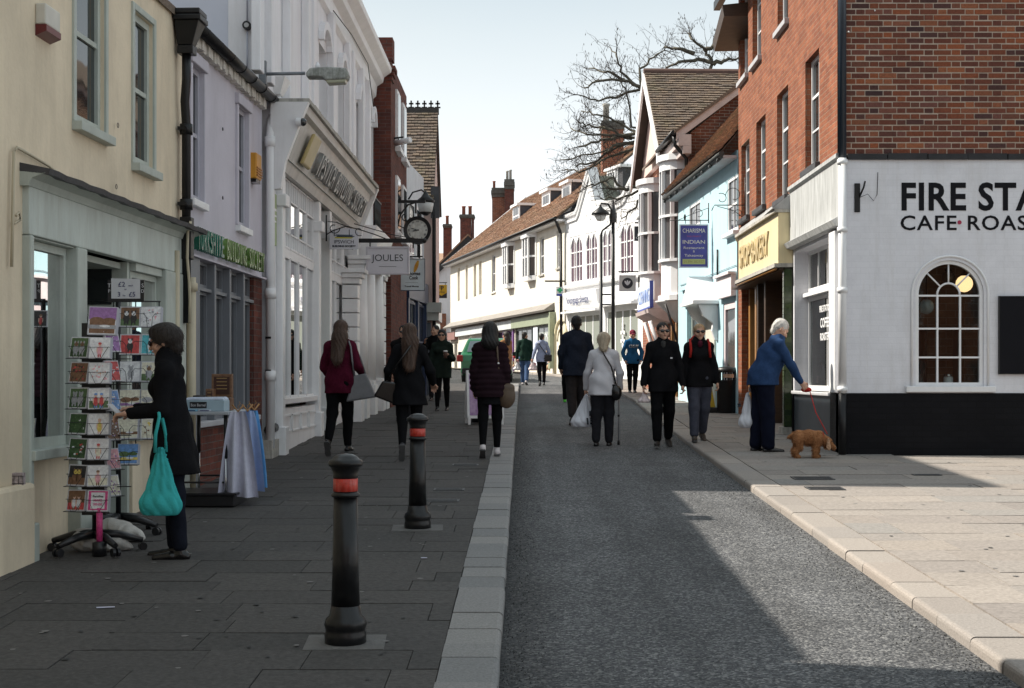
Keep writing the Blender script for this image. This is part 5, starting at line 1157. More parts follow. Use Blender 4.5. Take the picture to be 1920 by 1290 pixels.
# ---- 4 white gothic-windowed building
RD = F = Facade('gothic_white_building', (4.18, 50.2), (1.73, 57.0), 1, 'white rendered building with pointed arch windows and shaped parapet', 'building')
pz = PZ(405, 57)
bright = mat('bright white render', (.80, .80, .81), .7, .03, 1.2, dirt=.1)
grp = [(1069, 1092), (1098, 1120), (1129, 1150), (1162, 1188), (1196, 1216)]
wins = []
for a, c in grp:
    u1, u0 = F.u(a), F.u(c); wins.append((u0, u1, 5.2, 7.05))
wall(F, 0, F.L, zg(50) - .3, pz - .5, wins + [(.4, 3.3, 2.0, 4.05), (3.8, F.L - .25, 2.2, 4.0)], bright, t=.3)
pur = glass_dark('purple curtained glass', (.10, .06, .09), .08)
for a, c, z0_, z1_ in wins:
    w_ = window(F, a, c, z0_, z1_, -.02, bright, pur, nx=4, nz=3, fw=.07, bw=.045, sash=False, deep=.1)
    q = F.mb(); n2 = 2; ww = (c - a - .14) / 2
    for k in range(2):
        x0_ = a + .07 + k * ww; m_ = x0_ + ww / 2; top2 = z1_ - .05
        for sd_ in (-1, 1):
            arc = [(m_ + sd_ * (ww / 2) * (1 - t_ ** 2.2), top2 - .42 + .42 * t_) for t_ in np.linspace(0, 1, 7)]
            q.prism(arc + [(m_ + sd_ * ww / 2, top2 + .0)], 1, -.06, .0)
        q.box(m_ + ww / 2 - .03, m_ + ww / 2 + .03, -.05, .002, z0_ + .08, top2) if k == 0 else None
    q.build('arch_head', bright, w_)
q = F.mb(); q.prism([(.003, 5.02), (.14, 5.05), (.16, 5.14), (.003, 5.19)], 0, -.02, F.L + .05); q.build('string_moulding', bright, F.e)
# parapet with a small pointed gable at the left end
um = F.u(1106); 
par = [(0, pz - .5), (F.L, pz - .5), (F.L, pz - .1), (um + 1.3, pz - .05), (um + 1.1, pz + .1), (um, pz + 1.5), (um - .75, pz + .15), (um - 1.0, pz + .05), (2.4, pz - .05), (1.6, pz + .05), (.8, pz + .6), (0, pz + 1.0)]
q = F.mb(); q.prism(par, 1, -.25, 0); q.build('parapet', bright, F.e)
q = F.mb()
for p, q_ in zip(par[2:-1], par[3:]): q.hexa([(p[0], -.3, p[1]), (q_[0], -.3, q_[1]), (q_[0], .1, q_[1]), (p[0], .1, p[1]), (p[0], -.3, p[1] + .12), (q_[0], -.3, q_[1] + .12), (q_[0], .12, q_[1] + .12), (p[0], .12, p[1] + .12)]); q.hexa([(p[0], .003, p[1] - .22), (q_[0], .003, q_[1] - .22), (q_[0], .06, q_[1] - .22), (p[0], .06, p[1] - .22), (p[0], .003, p[1] - .12), (q_[0], .003, q_[1] - .12), (q_[0], .07, q_[1] - .12), (p[0], .07, p[1] - .12)])
q.build('coping', white, F.e)
slate = mat('grey green slate', (.16, .17, .14), .85, .25, 5, .6, 14)
q = F.mb(); q.hexa([(0, -.3, pz - .2), (F.L, -.3, pz - .2), (F.L, -4, pz + 2.6), (0, -4, pz + 2.6), (0, -.3, pz - .1), (F.L, -.3, pz - .1), (F.L, -4, pz + 2.75), (0, -4, pz + 2.75)]); q.prism([(um - .9, pz), (um + .9, pz), (um, pz + 1.3)], 1, -3, -.31); q.build('roof', slate, F.e)
# dormer
ud = F.u(1159, -1.2); dz0, dz1 = PZ(345, 54), PZ(311, 54)
q = F.mb(); q.box(ud - .9, ud + .5, -3, -1.0, dz0 - .5, dz1); q.build('dormer_cheek', lead, F.e); q = F.mb(); q.box(ud - .5, ud + .5, -.997, -.95, dz0 - .6, dz1 + .02); q.box(ud - 1.0, ud + .6, -3, -.85, dz1 + .003, dz1 + .1); q.build('dormer_front', white, F.e); window(F, ud - .4, ud + .4, dz0 - .3, dz1 - .06, -.9, white, glz2, nx=3, nz=3, sash=False, name='dormer_window', each=False)
# shop below
q = F.mb(); q.prism([(.003, 4.2), (.1, 4.22), (.2, 4.85), (.003, 4.9)], 0, 3.75, F.L - .02); q.build('fascia_board', bright, F.e)
letters('loungage·sleepy', .26, F.e, mat('blue script', (.03, .05, .18), .5), ((3.75 + F.L) / 2, .215, 4.42 - F.zb), (-1, .0, 0), (0, .2, 1), width=2.2)
q = F.mb(); q.box(3.7, F.L, .003, .25, 4.05, 4.12); q.box(.3, 3.5, .003, .3, 4.15, 4.25); q.box(.3, 3.5, .003, .2, 4.25, 4.3); q.build('shop_cornice', bright, F.e)
sh = glass_dark('bright shop glass', (.30, .33, .30), .04)
window(F, .4, 3.3, 2.0, 4.05, -.05, bright, sh, nx=4, nz=1, fw=.1, bw=.1, sash=False)
window(F, 3.8, F.L - .25, 2.2, 4.0, -.05, bright, sh, nx=4, nz=1, fw=.1, bw=.06, sash=False)
F.text('LIFE', .2, white, .95, -.01, 3.0, ext=.002); F.text('IN', .2, white, .95, -.01, 2.7, ext=.002); F.text('COLOUR', .2, white, 1.0, -.01, 2.35, ext=.002)
q = F.mb()
for k, (du, dz_) in enumerate(((0, .9), (0, .75), (.12, .6), (-.12, .6), (0, .45), (.12, .3), (-.12, .3), (0, .15))): q.box(1.75 + du - .07, 1.75 + du + .07, -.018, -.012, 2.5 + dz_, 2.5 + dz_ + .13)
q.build('window_paper', white, F.e)
F.mb().box(0, F.L, -5, -4.8, 1, pz).build('back_wall', bright, F.e)
chimney(1127, 1172, 226, 345, 58.5, [(1138, 14, 36, stone)], 'tall brick chimney with a stone pot behind the tree branches', brickC, deep=1.1)

# ---- 5 long white terrace with brown tiled roof
RE = F = Facade('long_white_terrace', (1.67, 57.1), (-4.06, 81), 1, 'long cream white terrace with tiled roof, dormers and small shops', 'building')
ez = 7.87
def hole2(a, c, y0, y1):
    u0, u1 = sorted((F.u(a), F.u(c))); um_ = F.u((a + c) / 2); return (u0, u1, F.z((a + c) / 2, y1), F.z((a + c) / 2, y0))
sash = [hole2(1044, 1053, 432, 502), hole2(1012, 1020, 445, 515), hole2(922, 929, 478, 548), hole2(898, 903, 490, 552), hole2(888, 893, 494, 556), hole2(873, 877, 497, 561), hole2(858, 862, 503, 564)]
wall(F, 0, F.L, 4.55, ez, sash, creamwall, t=.3)
for k, h in enumerate(sash): window(F, *h, -.06 if k < 3 else -.15, creamwall if k > 2 else white, glz2 if k < 3 else creamwall, nx=1 if k < 2 else 2, nz=2 if k < 3 else 1, sill=.12, sillm=stone if k < 2 else creamwall, each=False)
for a, c, y0, y1 in ((972, 997, 447, 526), (935, 957, 463, 540)):
    u1, u0 = F.u(a + 9, .2), F.u(c, .2); z0_, z1_ = F.z((a + c) / 2, y1), F.z((a + c) / 2, y0)
    q = F.mb(); pl_ = [(u0, .003), (u0 + .3, .3), (u1 - .3, .3), (u1, .003)]
    q.prism(pl_, 2, z0_ - .1, z0_ + .1); q.prism([(u0 - .08, .003), (u0 + .26, .38), (u1 - .26, .38), (u1 + .08, .003)], 2, z1_ - .12, z1_ + .05); bw_ = q.build('bay_window', white, F.e)
    q = F.mb(); q.prism([(u0 + .03, .0), (u0 + .32, .27), (u1 - .32, .27), (u1 - .03, .0)], 2, z0_ + .101, z1_ - .121); q.build('pane', glz2, bw_)
    q = F.mb()
    for (x, y) in ((u0, .02), (u0 + .3, .3), ((u0 + u1) / 2, .3), (u1 - .3, .3), (u1, .02)): q.box(x - .07, x + .07, y - .05, y + .02, z0_ + .1, z1_ - .12)
    zm = (z0_ + z1_) / 2; q.prism(pl_, 2, zm - .04, zm + .04); q.build('glazing_bar', white, bw_)
# roof with courses of tiles
rise, run = 3.6, 4.0
q = F.mb(); q.hexa([(-.2, .35, ez - .05), (F.L + .3, .35, ez - .05), (F.L - 1.5, -run, ez + rise), (-.2, -run, ez + rise), (-.2, .35, ez + .0), (F.L + .3, .35, ez + .0), (F.L - 1.5, -run, ez + rise + .1), (-.2, -run, ez + rise + .1)]); roof = q.build('roof', mat('roof batten', (0, 0, 0)), F.e)
tiles(roof, (-.2, .37, ez + .0 - F.zb), (1, 0, 0), (0, -run - .35, rise + .05), F.L + .5, math.hypot(run + .35, rise), tileB, tw=.22, ga=.19, limit=0, clip=lambda x, y: x < F.L + .5 - y * .3)
q = F.mb(); q.hexa([(F.L + .25, .3, ez - .06), (F.L + .3, .0, ez - .06), (F.L - 1.2, -run, ez + rise), (F.L - 1.5, -run, ez + rise), (F.L + .25, .35, ez + .1), (F.L + .35, .0, ez + .1), (F.L - 1.2, -run, ez + rise + .15), (F.L - 1.5, -run, ez + rise + .15)]); q.build('verge', white, F.e)
q = F.mb(); q.prism([(F.L - .0, .5), (F.L, ez), (F.L - 1.4, ez + rise - .2), (F.L - 1.4, .5)], 1, -run - .2, -run); q.build('back_wall', creamwall, F.e)
q = F.mb(); q.tube([(-.1, .42, ez - .03), (F.L + .3, .42, ez - .03)], .07, 6); q.tube([(.06, .15, ez - .6), (.06, .12, 1.8)], .06, 6); q.tube([(.06, .4, ez), (.06, .15, ez - .6)], .06, 6); q.build('gutter', blackiron, F.e)
q = F.mb(); q.box(-.1, F.L + .3, .003, .36, ez - .14, ez - .06); q.build('soffit', white, F.e)
for pxn, y0, y1 in ((973, 381, 420), (1030, 353, 400), (1069, 337, 386)):
    o_ = -1.3; un = F.u(pxn, o_); z0_, z1_ = F.z(pxn, y1, o_), F.z(pxn, y0, o_)
    q = F.mb(); q.box(un, un + 1.3, -3.6, o_ - .05, z0_ - .1, z1_ - .1); dq = q.build('dormer', mat('slate cheek', (.055, .06, .075), .6, .2, 3), F.e)
    q = F.mb(); q.box(un - .06, un + 1.36, o_ - .047, o_, z0_ - .1, z1_ - .1); q.box(un - .1, un + 1.4, -3.6, o_ + .12, z1_ - .097, z1_ + .02); q.box(un - .1, un + 1.4, o_, o_ + .12, z0_ - .2, z0_ - .1); q.build('dormer_front', white, dq)
    q = F.mb(); [q.box(un + .08 + i * .39, un + .42 + i * .39, o_ + .003, o_ + .012, z0_ + .05 + j * .45, z0_ + .42 + j * .45) for i in range(3) for j in range(2)]; q.build('pane', glz2, dq)
# shops: cornice hood, fascias, fronts
q = F.mb(); q.prism([(.003, 4.3), (.4, 4.22), (.45, 4.3), (.003, 4.6)], 0, 1.6, F.L); q.build('shop_hood', mat('grey brown hood', (.25, .23, .21), .8, .2, 4), F.e)
ug0, ug1 = F.u(1039), F.u(966); up1 = F.u(914); ub1 = F.u(884); uw1 = F.u(848)
sagegreen = mat('grey green shop paint', (.30, .34, .24), .5); dgreen = mat('dark green frame', (.04, .06, .05), .4); purp = mat('purple shop paint', (.12, .03, .17), .4); pale = mat('pale grey fascia', (.6, .63, .64), .5)
q = F.mb(); q.box(ug0, ug1, .003, .2, 3.75, 4.2); q.box(ug0 - .25, ug0, .003, .25, 1.9, 4.2); q.build('fascia_board', sagegreen, F.e)
q = F.mb(); q.box(ug1 + .02, uw1 - 1.8, .003, .18, 3.75, 4.15); q.build('fascia_board', pale, F.e)
q = F.mb(); q.box(uw1 - 1.7, F.L - .05, .003, .2, 3.6, 4.05); q.build('fascia_board', mat('brown red fascia', (.25, .12, .1), .5), F.e)
wall(F, 0, F.L, 1.2, 4.55, [(ug0, ug1, 1.9, 3.74), (ug1 + .3, up1, 1.95, 3.7), (up1 + .2, ub1, 2.2, 3.6), (uw1 - 1.5, uw1 - .6, 1.5, 3.5)], creamwall, t=.4, o=-.003)
window(F, ug0, (ug0 + ug1) / 2 - .5, 2.0, 3.73, -.05, dgreen, sh, nx=3, nz=2, fw=.1, sash=False, each=False); window(F, (ug0 + ug1) / 2 + .5, ug1, 2.0, 3.73, -.05, dgreen, glz2, nx=3, nz=2, fw=.1, sash=False, each=False)
F.mb().box((ug0 + ug1) / 2 - .5, (ug0 + ug1) / 2 + .5, -.5, -.45, 1.5, 3.74).build('door', glass_dark('blue shop door glass', (.06, .09, .16), .05), F.e)
q = F.mb(); um_ = F.u(1023); q.tube([(um_ + .4 * cos(a), .0, 2.95 + .4 * sin(a)) for a in np.linspace(0, 2 * pi, 17)], .02, 5); q.build('round_logo', white, F.e)
for i in range(4): u = ug1 + .3 + (up1 - ug1 - .3) * i / 3; F.mb().box(u - .14, u + .14, -.1, .06, 1.6, 3.72).build('pilaster', purp, F.e)
window(F, ug1 + .3, up1, 1.95, 3.7, -.1, purp, glz2, nx=3, nz=1, sash=False, each=False)
rr = random.Random(8); q = F.mb()
for k in range(60): q.ball((rr.uniform(ug0, up1), -.02 + rr.uniform(0, .25), rr.uniform(1.9, 2.7)), rr.uniform(.05, .13), m=rr.randrange(3), n=6)
q.build('flower_display', [mat('red flowers', (.5, .05, .05), .7), mat('pink flowers', (.6, .25, .28), .7), mat('orange pale flowers', (.6, .4, .25), .7)], F.e, kind='stuff')
window(F, up1 + .2, ub1, 2.2, 3.6, -.05, pale, glz2, nx=4, nz=2, sash=False, each=False)
F.mb().box(uw1 - 1.5, uw1 - .6, -.6, -.55, 1.5, 3.5).build('door', mat('brown door', (.12, .07, .05), .6), F.e)
q = F.mb(); uo = F.u(1052); arc = [(uo + .85 * cos(a), .0, 3.0 + .85 * sin(a)) for a in np.linspace(0, pi, 14)]; q.tube([(uo - .85, 0, 1.6)][::-1] + arc[::-1] + [(uo + .85, 0, 1.6)][0:1], .09, 6); q.tube([(uo + .5 * cos(a), .0, 3.0 + .5 * sin(a)) for a in np.linspace(0, pi, 12)], .05, 6); q.build('arched_doorway', mat('yellow cream trim', (.7, .62, .42), .6), F.e)
F.mb().box(ug0 - .2, uo + 1.2, .003, .05, 1.3, 2.2).build('plinth', stone, F.e)
chimney(921, 949, 352, 480, 84, [(926, 6, 16, terracotta)], 'broad red brick chimney at the terrace end', brickC, deep=1.6)
chimney(945, 965, 336, 470, 83, [(951, 6, 18, stone), (957, 6, 20, stone)], 'dark corbelled chimney with two stone pots above the terrace', brickB, deep=1.0)
t = thing('flue_cowl', 'grey steel flue cowl beside the terrace chimney', 'flue', (PX(914, 83), 83, PZ(460, 83)))
q = MB(); q.lathe([(.3, -.8), (.3, .1), (.38, .12), (.38, .3), (.25, .34), (.25, .9)], (0, 0, 0), 12); q.build('pipe', chrome, t); q = MB(); q.lathe([(.3, .5), (.3, .56)], (0, 0, 0), 12); q.build('collar', blackiron, t)

# ---- houses behind the viewpoint and beyond the open corner, seen only in the shop glass
def plain_house(A, B, side, h, m, label, n):
    F = Facade('street_house', A, B, side, label, 'building'); hs = []
    for i in range(n):
        u = F.L * (i + .5) / n
        for z in (1.0, 4.0): hs.append((u - .5, u + .5, F.zb + z, F.zb + z + 1.6))
    wall(F, 0, F.L, F.zb - .5, F.zb + h, hs, m, t=.3)
    for k in hs: window(F, *k, -.05, white, glz, each=False)
    q = F.mb(); q.hexa([(-.2, .3, F.zb + h), (F.L + .2, .3, F.zb + h), (F.L + .2, -4, F.zb + h + 3), (-.2, -4, F.zb + h + 3), (-.2, .3, F.zb + h + .1), (F.L + .2, .3, F.zb + h + .1), (F.L + .2, -4, F.zb + h + 3.1), (-.2, -4, F.zb + h + 3.1)]); q.build('roof', tileB, F.e)
plain_house((18, -16), (4.5, -16), -1, 6.5, brickC, 'brick house across the square behind the viewpoint', 5)
plain_house((-9.5, 44), (-15, 84), -1, 5.6, brickC, 'brick row left of the far junction', 9)
plain_house((3.0, -22), (-12, -22), -1, 7, brickA, 'orange brick house behind the viewpoint', 5)
# ------------------------------------------------------------------ hanging signs, lamps, clock, street furniture
signwhite = mat('pale lilac sign board', (.62, .61, .66), .45, .03, 2); ink = mat('dark ink', (.02, .025, .035), .5)
FR = ((1, 0, 0), (0, 0, 1))       # writing that faces the viewpoint
def flat(px, py, Y): return (PX(px, Y), Y, PZ(py, Y))
def sign(name, label, x0, x1, y0, y1, Y, board, frame=None, fwd=.03, th=.04):
    X0, X1, Z1, Z0 = PX(x0, Y), PX(x1, Y), PZ(y0, Y), PZ(y1, Y); w_, h_ = X1 - X0, Z1 - Z0
    t = thing(name, label, 'sign', ((X0 + X1) / 2, Y, Z0))
    q = MB(); q.box(-w_ / 2, w_ / 2, 0, th, 0, h_); q.build('board', board, t)
    if frame is not None:
        q = MB()
        for b_ in ((-w_ / 2 - fwd, -w_ / 2, -fwd, h_ + fwd), (w_ / 2, w_ / 2 + fwd, -fwd, h_ + fwd), (-w_ / 2, w_ / 2, h_, h_ + fwd), (-w_ / 2, w_ / 2, -fwd, 0)): q.box(b_[0], b_[1], -.014, th + .014, b_[2], b_[3])
        q.build('frame', frame, t, bevel=.004)
    return t, w_, h_
# building-society hanging sign with scroll bracket
t, w_, h_ = sign('hanging_sign', 'white hanging sign reading IPSWICH BUILDING SOCIETY with coloured stripes', 618, 672, 437, 467, 22, signwhite)
q = MB(); q.prism([(-w_ / 2, 0), (w_ / 2, 0), (w_ * .42, .05), (w_ * .15, .075), (-w_ * .15, .075), (-w_ * .42, .05)], 1, .0, .04); o = q.build('arched_top', signwhite, t); o.location = (0, 0, h_ + .001)
letters('IPSWICH', .055, t, ink, (0, -.003, .085), *FR, width=w_ * .68, ext=.001); letters('BUILDING SOCIETY', .026, t, ink, (0, -.003, .032), *FR, width=w_ * .82, ext=.001, bold=.002)
for k, (c_, z_, x_) in enumerate((((.05, .08, .12), .205, 0), ((.02, .03, .05), .185, .02), ((.55, .5, .03), .165, -.01))): q = MB(); q.prism([(-.14 + x_, z_), (.12 + x_, z_ - .004), (.15 + x_, z_ + .012), (-.12 + x_, z_ + .018)], 1, -.004, -.001); q.build('stripe', mat('stripe %d' % k, c_, .5), t)
t = thing('sign_bracket', 'black scroll bracket holding the building society sign', 'bracket', (PX(612, 22), 22, PZ(440, 22)))
q = MB(); q.tube([(0, 0, -.1), (0, 0, .3)], .012, 6); q.tube([(0, 0, .0), (.1, 0, .06), (.3, 0, .13), (.5, 0, .08), (.75, 0, .0), (.95, 0, -.08)], .009, 6); q.tube(scroll((.12, .1), -.09, 0, 5), .007, 5); q.tube(scroll((.5, .05), -.07, 1, 6), .007, 5); q.tube([(.02, 0, .2), (.15, 0, .19), (.3, 0, .13)], .007, 5)
for x in (.12, .35): q.tube([(x, 0, .08), (x, 0, -.02)], .006, 5)
q.build('scrollwork', blackiron, t)
# Joules sign on a straight arm
t, w_, h_ = sign('hanging_sign', 'framed pale sign reading JOULES on a black arm', 690, 764, 466, 511, 24.95, signwhite, mat('pale sign frame', (.55, .53, .58), .4), .035)
letters('JOULES', .115, t, ink, (0, -.003, .2), *FR, width=w_ * .8, ext=.001); q = MB(); q.box(-.15, .15, -.003, -.001, .1, .106); q.build('rule', ink, t)
t = thing('sign_bracket', 'straight black arm carrying the framed pale sign', 'bracket', (PX(672, 24.95) - .1, 24.97, PZ(451, 24.95)))
q = MB(); q.box(0, 1.22, -.03, .03, -.035, .035); q.build('arm', blackiron, t); q = MB(); q.box(-.02, .0, -.08, .08, -.15, .15); q.ball((1.24, 0, 0), .045); q.build('wall_plate', blackiron, t)
q = MB(); [q.tube([(x, 0, -.03), (x, 0, -.13)], .012, 5) for x in (.3, 1.05)]; q.tube([(.0, 0, .3), (.7, 0, .1), (1.1, 0, .03)], .008, 5); q.build('hanger', blackiron, t)
# clock
Yc = 30.2
t = thing('street_clock', 'round black rimmed clock hanging over the street', 'clock', flat(783, 432, Yc))
ring = [(.24, -.09), (.285, -.07), (.29, .0), (.285, .07), (.24, .09)]
def disc(b, r, y0, y1, n=32, m=0, c=(0, 0)): return b.prism([(c[0] + r * cos(a), c[1] + r * sin(a)) for a in np.linspace(0, 2 * pi, n + 1)[:-1]], 1, y0, y1, m)
q = MB(); n = 36; R1, R2 = .29, .215
for i in range(n):
    a, c = 2 * pi * i / n, 2 * pi * (i + 1) / n
    P = lambda r, an, y: (r * cos(an), y, r * sin(an))
    q.hexa([P(R2, a, -.06), P(R1, a, -.08), P(R1, c, -.08), P(R2, c, -.06), P(R2, a, .06), P(R1, a, .08), P(R1, c, .08), P(R2, c, .06)])
q.build('rim', blackiron, t); q = MB(); disc(q, .222, -.05, .05); q.build('face', mat('aged clock face', (.52, .53, .50), .4, .25, 12, dirt=.6, grime=(.3, .27, .2)), t)
for i, nm_ in enumerate(('XII', 'I', 'II', 'III', 'IIII', 'V', 'VI', 'VII', 'VIII', 'IX', 'X', 'XI')):
    a = pi / 2 - i * pi / 6; rt = (sin(a), 0, -cos(a)); upv = (cos(a), 0, sin(a))
    letters(nm_, .034, t, ink, (.165 * cos(a), -.053, .165 * sin(a)), rt, upv, name='numeral', ext=.001, bold=.001)
for an, L, w2 in ((R(162), .17, .007), (R(192), .11, .012)):
    d = Vector((cos(an), 0, sin(an))); p = Vector((-d.z, 0, d.x)); q = MB(); a_ = [d * -.03 - p * w2, d * L * .7 - p * w2, d * L, d * L * .7 + p * w2, d * -.03 + p * w2]; q.prism([(v_.x, v_.z) for v_ in a_], 1, -.058, -.054); q.build('hand', ink, t)
t = thing('clock_bracket', 'ornate black wall bracket carrying the street clock', 'bracket', (-2.66, Yc, PZ(420, Yc)))
q = MB(); q.tube([(0, 0, .5), (0, 0, -.2)], .03, 6); q.box(.0, .62, -.03, .03, .44, .5); q.tube([(.02, 0, -.1), (.1, 0, .2), (.25, 0, .4), (.4, 0, .45)], .02, 6); q.tube(scroll((.2, .15), -.1, 0, 5), .012, 5); q.tube([(.42, 0, .45), (.42, 0, .22)], .02, 6); q.tube([(.0, 0, .0), (.2, 0, -.1)], .012, 5); q.build('ironwork', blackiron, t)
# wall lantern above it
t = thing('wall_lantern', 'glass wall lantern with a black cap above the clock', 'lamp', flat(798, 393, 33.5))
q = MB(); q.lathe([(.15, -.06), (.19, .14), (.17, .16)], (0, 0, 0), 14); q.build('glass', mat('frosted glass', (.62, .63, .63), .3), t); q = MB(); q.lathe([(.2, .165), (.22, .2), (.1, .3), (.05, .38), (.01, .45)], (0, 0, 0), 14); q.lathe([(.04, -.14), (.15, -.065)], (0, 0, 0), 12); q.build('cap', blackiron, t)
q = MB(); q.tube([(0, 0, .38), (-.1, 0, .46), (-.3, 0, .4), (-.42, 0, .2)], .02, 6); q.build('arm', blackiron, t)
# travel agent sign
t, w_, h_ = sign('hanging_sign', 'white hanging sign reading Thomas Cook Travel Money with yellow leaf', 748, 796, 486, 544, 31.5, mat('white blue sign', (.62, .70, .74), .4), mat('navy paint', (0, 0, 0)), .012, .06)
letters('Thomas', .075, t, ink, (.04, -.003, .33), *FR, width=.3, ext=.001, bold=.003); letters('Cook', .075, t, ink, (.04, -.003, .235), *FR, width=.2, ext=.001, bold=.003); letters('Travel Money', .03, t, ink, (.0, -.003, .07), *FR, width=.32, ext=.001, bold=.002)
q = MB(); q.box(-.14, .14, -.003, -.001, .165, .169); q.build('rule', ink, t)
q = MB(); q.prism([(.1 + .05 * cos(a) * 1 + .03 * sin(a), .52 + .13 * sin(a) + .03 * cos(a)) for a in np.linspace(0, 2 * pi, 20)[:-1]], 1, -.004, -.001); q.build('leaf', mat('orange yellow leaf', (.62, .42, .03), .5, col2=(.6, .2, .02), vs=8), t)
t = thing('sign_bracket', 'short black bar holding the travel agent sign', 'bracket', flat(741, 484, 31.5)); q = MB(); q.box(0, .6, .01, .04, .02, .05); q.build('arm', blackiron, t); q = MB(); q.box(-.01, .0, -.05, .1, -.1, .15); q.build('wall_plate', blackiron, t)
# yellow and black shop sign
t, w_, h_ = sign('hanging_sign', 'small yellow and black hanging sign at the far end of the left row', 818, 838, 534, 559, 39.8, mat('sign yellow', (.62, .40, .02), .5))
q = MB(); q.prism([(-w_ / 2, 0), (w_ / 2, 0), (w_ / 2, .15), (0, .06), (-w_ / 2, .15)], 1, -.006, -.001); q.build('black_panel', ink, t); letters('FP', .12, t, ink, (-.02, -.004, .22), *FR, ext=.001, bold=.004, width=.15); letters('My Money', .04, t, ink, (0, -.004, .15), *FR, ext=.001, width=.18)
q = MB(); q.tube([(-.25, .02, h_ + .06), (.15, .02, h_ + .06)], .012, 5); [q.tube([(x, .02, h_), (x, .02, h_ + .06)], .008, 5) for x in (-.1, .1)]; q.build('bracket', blackiron, t)
# QC dry cleaners
t, w_, h_ = sign('hanging_sign', 'black hanging sign reading QC DRY CLEANERS', 1190, 1224, 425, 451, 40, ink, mat('grey sign frame', (.2, .2, .22), .4), .012)
wl_ = mat('white sign letters', (.7, .7, .72), .5)
letters('QC', .11, t, wl_, (0, -.003, .25), *FR, ext=.001, width=.26); letters('DRY', .06, t, wl_, (0, -.003, .145), *FR, ext=.001, width=.2); letters('CLEANERS', .06, t, wl_, (0, -.003, .05), *FR, ext=.001, width=.43)
t = thing('sign_bracket', 'black bar above the dry cleaner sign', 'bracket', flat(1224, 419, 40)); q = MB(); q.box(-.5, .1, -.02, .02, 0, .04); q.build('arm', blackiron, t); q = MB(); q.box(.1, .12, -.06, .06, -.1, .1); q.build('wall_plate', blackiron, t)
# Indian restaurant sign
t, w_, h_ = sign('hanging_sign', 'tall purple hanging sign reading CHARISMA INDIAN Restaurant and Takeaway', 1276, 1326, 423, 500, 29.2, mat('violet sign', (.05, .045, .24), .4, .25, 5), mat('silver sign frame', (.5, .52, .58), .3, metal=.4), .025)
cr = mat('cream sign letters', (.7, .6, .5), .5)
letters('CHARISMA', .085, t, cr, (0, -.003, .69), *FR, ext=.001, width=.46); letters('THE FINEST', .03, t, mat('dull red letters', (.35, .05, .12), .5), (0, -.003, .60), *FR, ext=.001, width=.3)
letters('INDIAN', .075, t, cr, (0, -.003, .465), *FR, ext=.001, width=.45); letters('Restaurant', .05, t, cr, (0, -.003, .36), *FR, ext=.001, width=.42); letters('&', .045, t, cr, (0, -.003, .29), *FR, ext=.001); letters('Takeaway', .05, t, cr, (0, -.003, .205), *FR, ext=.001, width=.38)
q = MB(); q.box(-.23, .23, -.004, -.001, .05, .155); q.build('number_band', mat('olive gold band', (.40, .38, .14), .5), t); letters('01394 382557', .05, t, mat('olive letters', (.22, .2, .06), .5), (0, -.006, .077), *FR, ext=.001, width=.4)
t = thing('sign_bracket', 'thin scrolled bracket above the purple restaurant sign', 'bracket', (3.72, 29.2, PZ(413, 29.2)))
q = MB(); q.tube([(.05, 0, .35), (.05, 0, -.06)], .012, 5); q.tube([(.05, 0, 0), (-.75, 0, 0)], .01, 5); q.tube(scroll((-.15, .13), .11, 0, 5), .007, 5); q.tube([(.05, 0, .25), (-.3, 0, .12), (-.55, 0, .01)], .006, 5); [q.tube([(x, 0, 0), (x, 0, -.07)], .008, 5) for x in (-.42, -.12)]; q.ball((-.43, 0, .06), (.025, .025, .07)); q.build('scrollwork', blackiron, t)
# square sign with white feathers in a dark disc
t, w_, h_ = sign('hanging_sign', 'square white sign with a dark disc and pale leaf emblem', 1162, 1191, 517, 545, 44, mat('off white sign', (.6, .6, .58), .5), mat('pale sign frame', (0, 0, 0)), .02)
q = MB(); disc(q, .165, -.005, -.001, 24, 0, (0, h_ / 2)); q.build('disc', ink, t)
for a in (-28, 0, 28):
    d = Vector((sin(R(a)), 0, cos(R(a)))); c_ = Vector((0, 0, h_ / 2 - .08)); p = Vector((d.z, 0, -d.x)); pts_ = [c_ + d * L + p * w2 for L, w2 in ((.02, -.008), (.1, -.03), (.16, -.02), (.175, 0), (.16, .02), (.1, .03), (.02, .008))]; q = MB(); q.prism([(v_.x, v_.z) for v_ in pts_], 1, -.008, -.0055); q.build('leaf', wl_, t)
t = thing('sign_bracket', 'black right-angled bar over the square emblem sign', 'bracket', flat(1196, 512, 44)); q = MB(); q.box(-.6, .05, -.02, .02, .02, .06); q.box(.01, .05, -.02, .02, -.75, .02); q.build('arm', blackiron, t); q = MB(); q.ball((.03, 0, -.78), .05); q.build('finial', blackiron, t)
# pharmacy cross
t, w_, h_ = sign('hanging_sign', 'small white pharmacy sign with a green cross', 1043, 1057, 538, 555, 57, wl_)
q = MB(); q.box(-.05, .05, -.006, -.001, .13, .33); q.box(-.11, -.05, -.006, -.001, .19, .27); q.box(.05, .11, -.006, -.001, .19, .27); q.build('cross', mat('pharmacy green', (.03, .35, .14), .5), t); q = MB(); q.box(-w_ / 2, w_ / 2, -.006, -.001, 0, .08); q.build('blue_band', mat('royal blue', (0, 0, 0)), t)
q = MB(); q.box(-.6, .2, 0, .04, h_ + .2, h_ + .26); q.tube([(0, .02, h_), (0, .02, h_ + .2)], .015, 5); q.build('bracket', blackiron, t)
